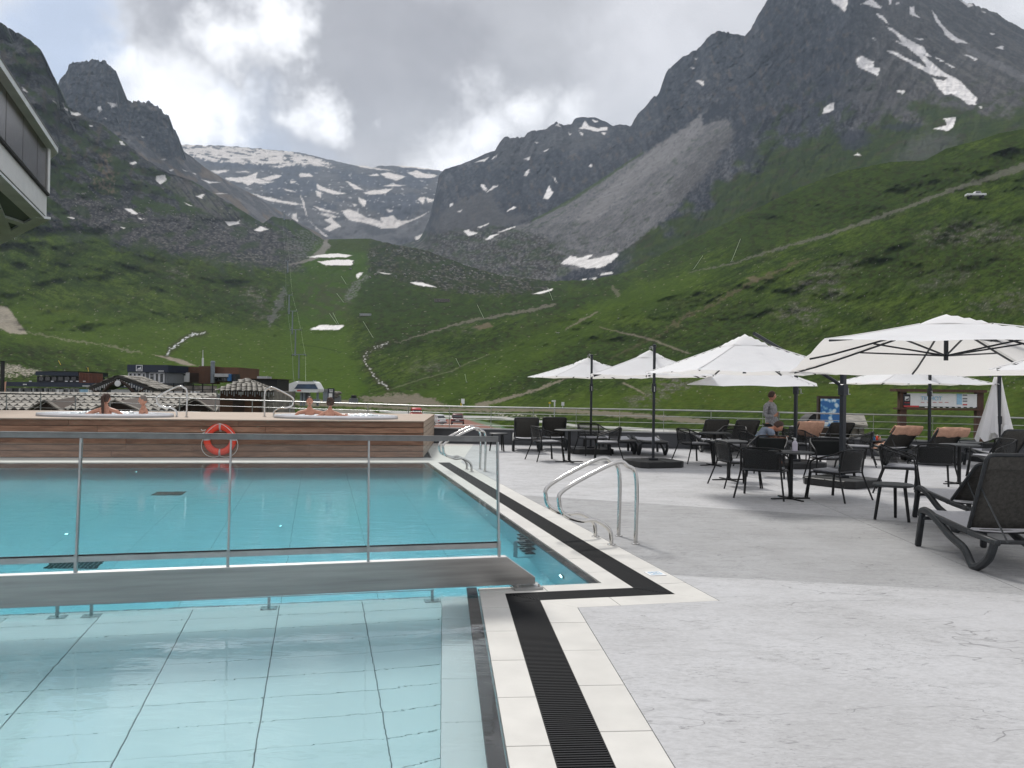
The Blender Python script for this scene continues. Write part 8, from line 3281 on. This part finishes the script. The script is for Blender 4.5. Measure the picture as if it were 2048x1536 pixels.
# left tub: woman from behind, ponytail (faces away: yaw 180)
e, h, T = bather(tub1, 212, -.30, .11, math.pi, 1, M['hair_brown'], 'long', 'woman with a long brown ponytail seen from behind in the left hot tub',
                 [((.0, 0, 0), (0, 0, 0), (0, 0, 0), (0, 0, 0)), ((.0, 0, 0), (0, 0, 0), (0, 0, 0), (0, 0, 0))] if False else
                 [((-.27, .02, .02), (-.36, -.10, -.07), (-.34, -.28, -.10), (0, -1, 0)), ((.30, .06, -.01), (.44, .08, -.08), (.40, -.10, -.10), (0, -1, 0))], hyaw=R(-28), skin=sk_w)
mb = MB()
mb.tube([(0, .11, .40), (.0, .16, .36), (.0, .155, .26), (.0, .14, .13), (.0, .135, .0), (.0, .125, -.08)], [.030, .038, .036, .034, .028, .012], 10)
mb.build('ponytail', M['hair_brown'], h, True)
# left tub: older man at the far side facing left
bather(tub1, 288, .38, .07, R(-80), 1, M['hair_grey'], 'stubble', 'balding man with a grey goatee in the left hot tub, looking left',
       [((-.25, -.06, -.06), (-.30, -.28, -.08), (-.22, -.42, -.07), (0, -1, 0)), ((.22, -.05, -.1), (.26, -.25, -.14), (.2, -.4, -.14), (0, -1, 0))])
# right tub
bather(tub2, 620, .25, .09, R(14), 1, M['hair_brown'], 'stubble', 'man with cropped hair leaning back in the right hot tub, facing the camera',
       [((-.28, .03, .02), (-.36, -.06, -.08), (-.28, -.22, -.12), (0, -1, 0)), ((.30, .06, .03), (.56, .06, -.02), (.80, .02, -.03), (1, 0, 0))], skin=M['skin'], lean=.04)
e, h, T = bather(tub2, 661, -.22, .075, math.pi, 1, M['hair_brown'], 'long', 'woman with brown hair pinned up, seen from behind in the right hot tub',
                 [((-.28, .04, .0), (-.50, .03, -.04), (-.74, -.02, -.05), (-1, 0, 0)), ((.26, .02, -.02), (.40, .0, -.06), (.6, -.06, -.07), (1, 0, 0))], hyaw=0, skin=sk_w)
MB().ball((0, .07, .40), (.06, .06, .055), 10, 8).build('hair_bun', M['hair_brown'], h, True)

# standing man with a long-handled broom
fp = at(1541, 921)
e = empty('person', (fp.x, fp.y, 0), R(28), 'standing man in a grey shirt and black trousers holding a pole, looking right', 'person')
k = (at(1543, 783, d=fp.y).z) / 1.735
def S(x, y, z): return Vector((x * k, y * k, z * k))


J = [(S(0, 0, .93), (.11 * k, .08 * k)), (S(-.01, .0, 1.12), (.105 * k, .075 * k)), (S(-.03, .01, 1.30), (.13 * k, .085 * k)), (S(-.025, .02, 1.41), (.085 * k, .07 * k)), (S(-.005, .01, 1.48), .05 * k), (S(.005, .0, 1.53), .048 * k),
     (S(-.09, 0, .86), .088 * k), (S(-.10, -.02, .48), .058 * k), (S(-.11, .04, .09), .040 * k), (S(-.11, -.10, .04), .036 * k),
     (S(.09, 0, .86), .088 * k), (S(.17, -.03, .50), .058 * k), (S(.21, .05, .10), .040 * k), (S(.24, -.09, .04), .036 * k)]
Bn = [(0, 1), (1, 2), (2, 3), (3, 4), (4, 5), (0, 6), (6, 7), (7, 8), (8, 9), (0, 10), (10, 11), (11, 12), (12, 13)]
i = len(J)
J += [(S(-.185, .0, 1.36), .056 * k), (S(-.215, -.03, 1.12), .045 * k), (S(.0, -.14, 1.13), .032 * k)]
Bn += [(3, i), (i, i + 1), (i + 1, i + 2)]
hand(J, Bn, i + 2, S(.0, -.14, 1.13), (.75, -.1, .55), (0, .3, .8), 1.0, k)
i = len(J)
J += [(S(.13, .02, 1.37), .054 * k), (S(.15, .03, 1.10), .043 * k), (S(.17, -.08, .90), .030 * k)]
Bn += [(3, i), (i, i + 1), (i + 1, i + 2)]
hand(J, Bn, i + 2, S(.17, -.08, .90), (.1, -.3, -1), (0, 1, 0), .5, k)
body = skin_mesh('body', J, Bn, M['skin'], e, 2)
head(e, S(.015, -.01, 1.625), R(68), 0.0, M['hair_brown'], M['skin'], 'short', .98 * k)
g_ = .016
Js = [(S(0, 0, .70), (.175 * k, .14 * k)), (S(-.01, .0, 1.08), (.158 * k, .122 * k)), (S(-.03, .01, 1.30), (.170 * k, .118 * k)), (S(-.025, .02, 1.415), (.10 * k, .08 * k)),
      (S(-.19, .0, 1.36), .070 * k), (S(-.222, -.03, 1.11), .058 * k), (S(-.03, -.135, 1.13), .044 * k), (S(.135, .02, 1.37), .068 * k), (S(.158, .03, 1.10), .056 * k), (S(.172, -.07, .93), .042 * k), (S(-.005, .01, 1.465), .066 * k)]
skin_mesh('shirt', Js, [(0, 1), (1, 2), (2, 3), (3, 4), (4, 5), (5, 6), (3, 7), (7, 8), (8, 9), (3, 10)], M['shirt'], e, 2)
Jt = [(S(0, 0, .98), (.15 * k, .12 * k)), (S(-.09, 0, .84), .098 * k), (S(-.10, -.02, .48), .074 * k), (S(-.11, .04, .11), .060 * k), (S(.09, 0, .84), .098 * k), (S(.17, -.03, .50), .074 * k), (S(.21, .05, .11), .060 * k)]
skin_mesh('trousers', Jt, [(0, 1), (1, 2), (2, 3), (0, 4), (4, 5), (5, 6)], M['trouser'], e, 2)
for x, y in ((-.11, -.03), (.235, -.02)):
    MB().ball(S(x, y, .04), (.05 * k, .14 * k, .045 * k), 10, 6).build('shoe', M['shoe'], e, True)
bp = empty('broom', (fp.x + .13, fp.y - .16, 0), 0, 'long thin broom handle held upright by the standing man', 'broom')
MB().tube([(0.0, 0, .02), (.01, 0, 1.22 * k)], .013, 8).build('handle', M['grey'], bp, True)
MB().box((0, 0, .05), (.35, .06, .1)).build('brush', M['black'], bp)

# seated man bending forward
cpos = at(1514, 936)
e = empty('person', (cpos.x, cpos.y, .05), R(0), 'man in a blue-grey T-shirt sitting bent forward with his head bowed, among the chairs', 'person')
zt_ = at(1527, 862, d=cpos.y).z


def T_(x, y, z): return Vector((x, y, z))


J = [(T_(0, 0, .50), (.13, .10)), (T_(.06, -.02, .62), (.13, .10)), (T_(.16, -.05, .735), (.145, .10)), (T_(.25, -.07, .79), (.08, .07)), (T_(.31, -.08, .82), .052), (T_(.35, -.09, .835), .05),
     (T_(.08, -.12, .53), .085), (T_(.44, -.14, .54), .06), (T_(.42, -.14, .12), .042), (T_(.54, -.14, .05), .035),
     (T_(.08, .12, .53), .085), (T_(.44, .12, .54), .06), (T_(.42, .12, .12), .042), (T_(.54, .12, .05), .035)]
Bn = [(0, 1), (1, 2), (2, 3), (3, 4), (4, 5), (0, 6), (6, 7), (7, 8), (8, 9), (0, 10), (10, 11), (11, 12), (12, 13)]
for s in (-1, 1):
    i = len(J)
    J += [(T_(.22, s * .18 - .05, .75), .055), (T_(.34, s * .20 - .04, .58), .043), (T_(.50, s * .10 - .04, .62), .03)]
    Bn += [(3, i), (i, i + 1), (i + 1, i + 2)]
    hand(J, Bn, i + 2, (.50, s * .10 - .04, .62), (1, -s * .3, -.1), (0, 1, 0), .6)
body = skin_mesh('body', J, Bn, M['skin'], e, 2)
head(e, Vector((.42, -.10, .87)), R(75), R(38), M['hair_brown'], M['skin'], 'short', 1.0)
Js = [(T_(0, 0, .49), (.165, .135)), (T_(.06, -.02, .62), (.165, .13)), (T_(.16, -.05, .74), (.18, .135)), (T_(.25, -.07, .795), (.10, .085)), (T_(.22, -.23, .76), .075), (T_(.28, -.25, .66), .066), (T_(.22, .13, .76), .075), (T_(.28, .15, .66), .066)]
skin_mesh('tshirt', Js, [(0, 1), (1, 2), (2, 3), (3, 4), (4, 5), (3, 6), (6, 7)], M['tshirt'], e, 2)
Jt = [(T_(0, 0, .55), (.16, .13)), (T_(.08, -.12, .53), .098), (T_(.42, -.14, .54), .078), (T_(.08, .12, .53), .098), (T_(.42, .12, .54), .078)]
skin_mesh('shorts', Jt, [(0, 1), (1, 2), (0, 3), (3, 4)], M['jean'], e, 2)
for y in (-.14, .12):
    MB().ball((.50, y, .04), (.14, .05, .045), 10, 6).build('shoe', M['shoe'], e, True)
place(chair_p, (cpos.x - .02, cpos.y + .02, 0), R(-90), 'armchair in which the bent-over man is sitting', 'armchair', CH).scale = (1.22, 1.12, 1.0)

# ------------------------------------------------------------------ haze in the valley air
hz = MB().box((0, 2600, 850), (9000, 5900, 1715))
ho = hz.build('haze', None)
hm = bpy.data.materials.new('valley_haze')
hm.use_nodes = True
hn = hm.node_tree.nodes
hn.remove(hn['Principled BSDF'])
pv = hn.new('ShaderNodeVolumePrincipled')
pv.inputs['Color'].default_value = (0.66, 0.81, 1.0, 1)
pv.inputs['Density'].default_value = 0.000068
pv.inputs['Anisotropy'].default_value = 0.3
hm.node_tree.links.new(pv.outputs[0], hn['Material Output'].inputs['Volume'])
ho.data.materials.append(hm)
tag(ho, kind='stuff')
ho['label'] = 'thin bluish haze filling the valley air'
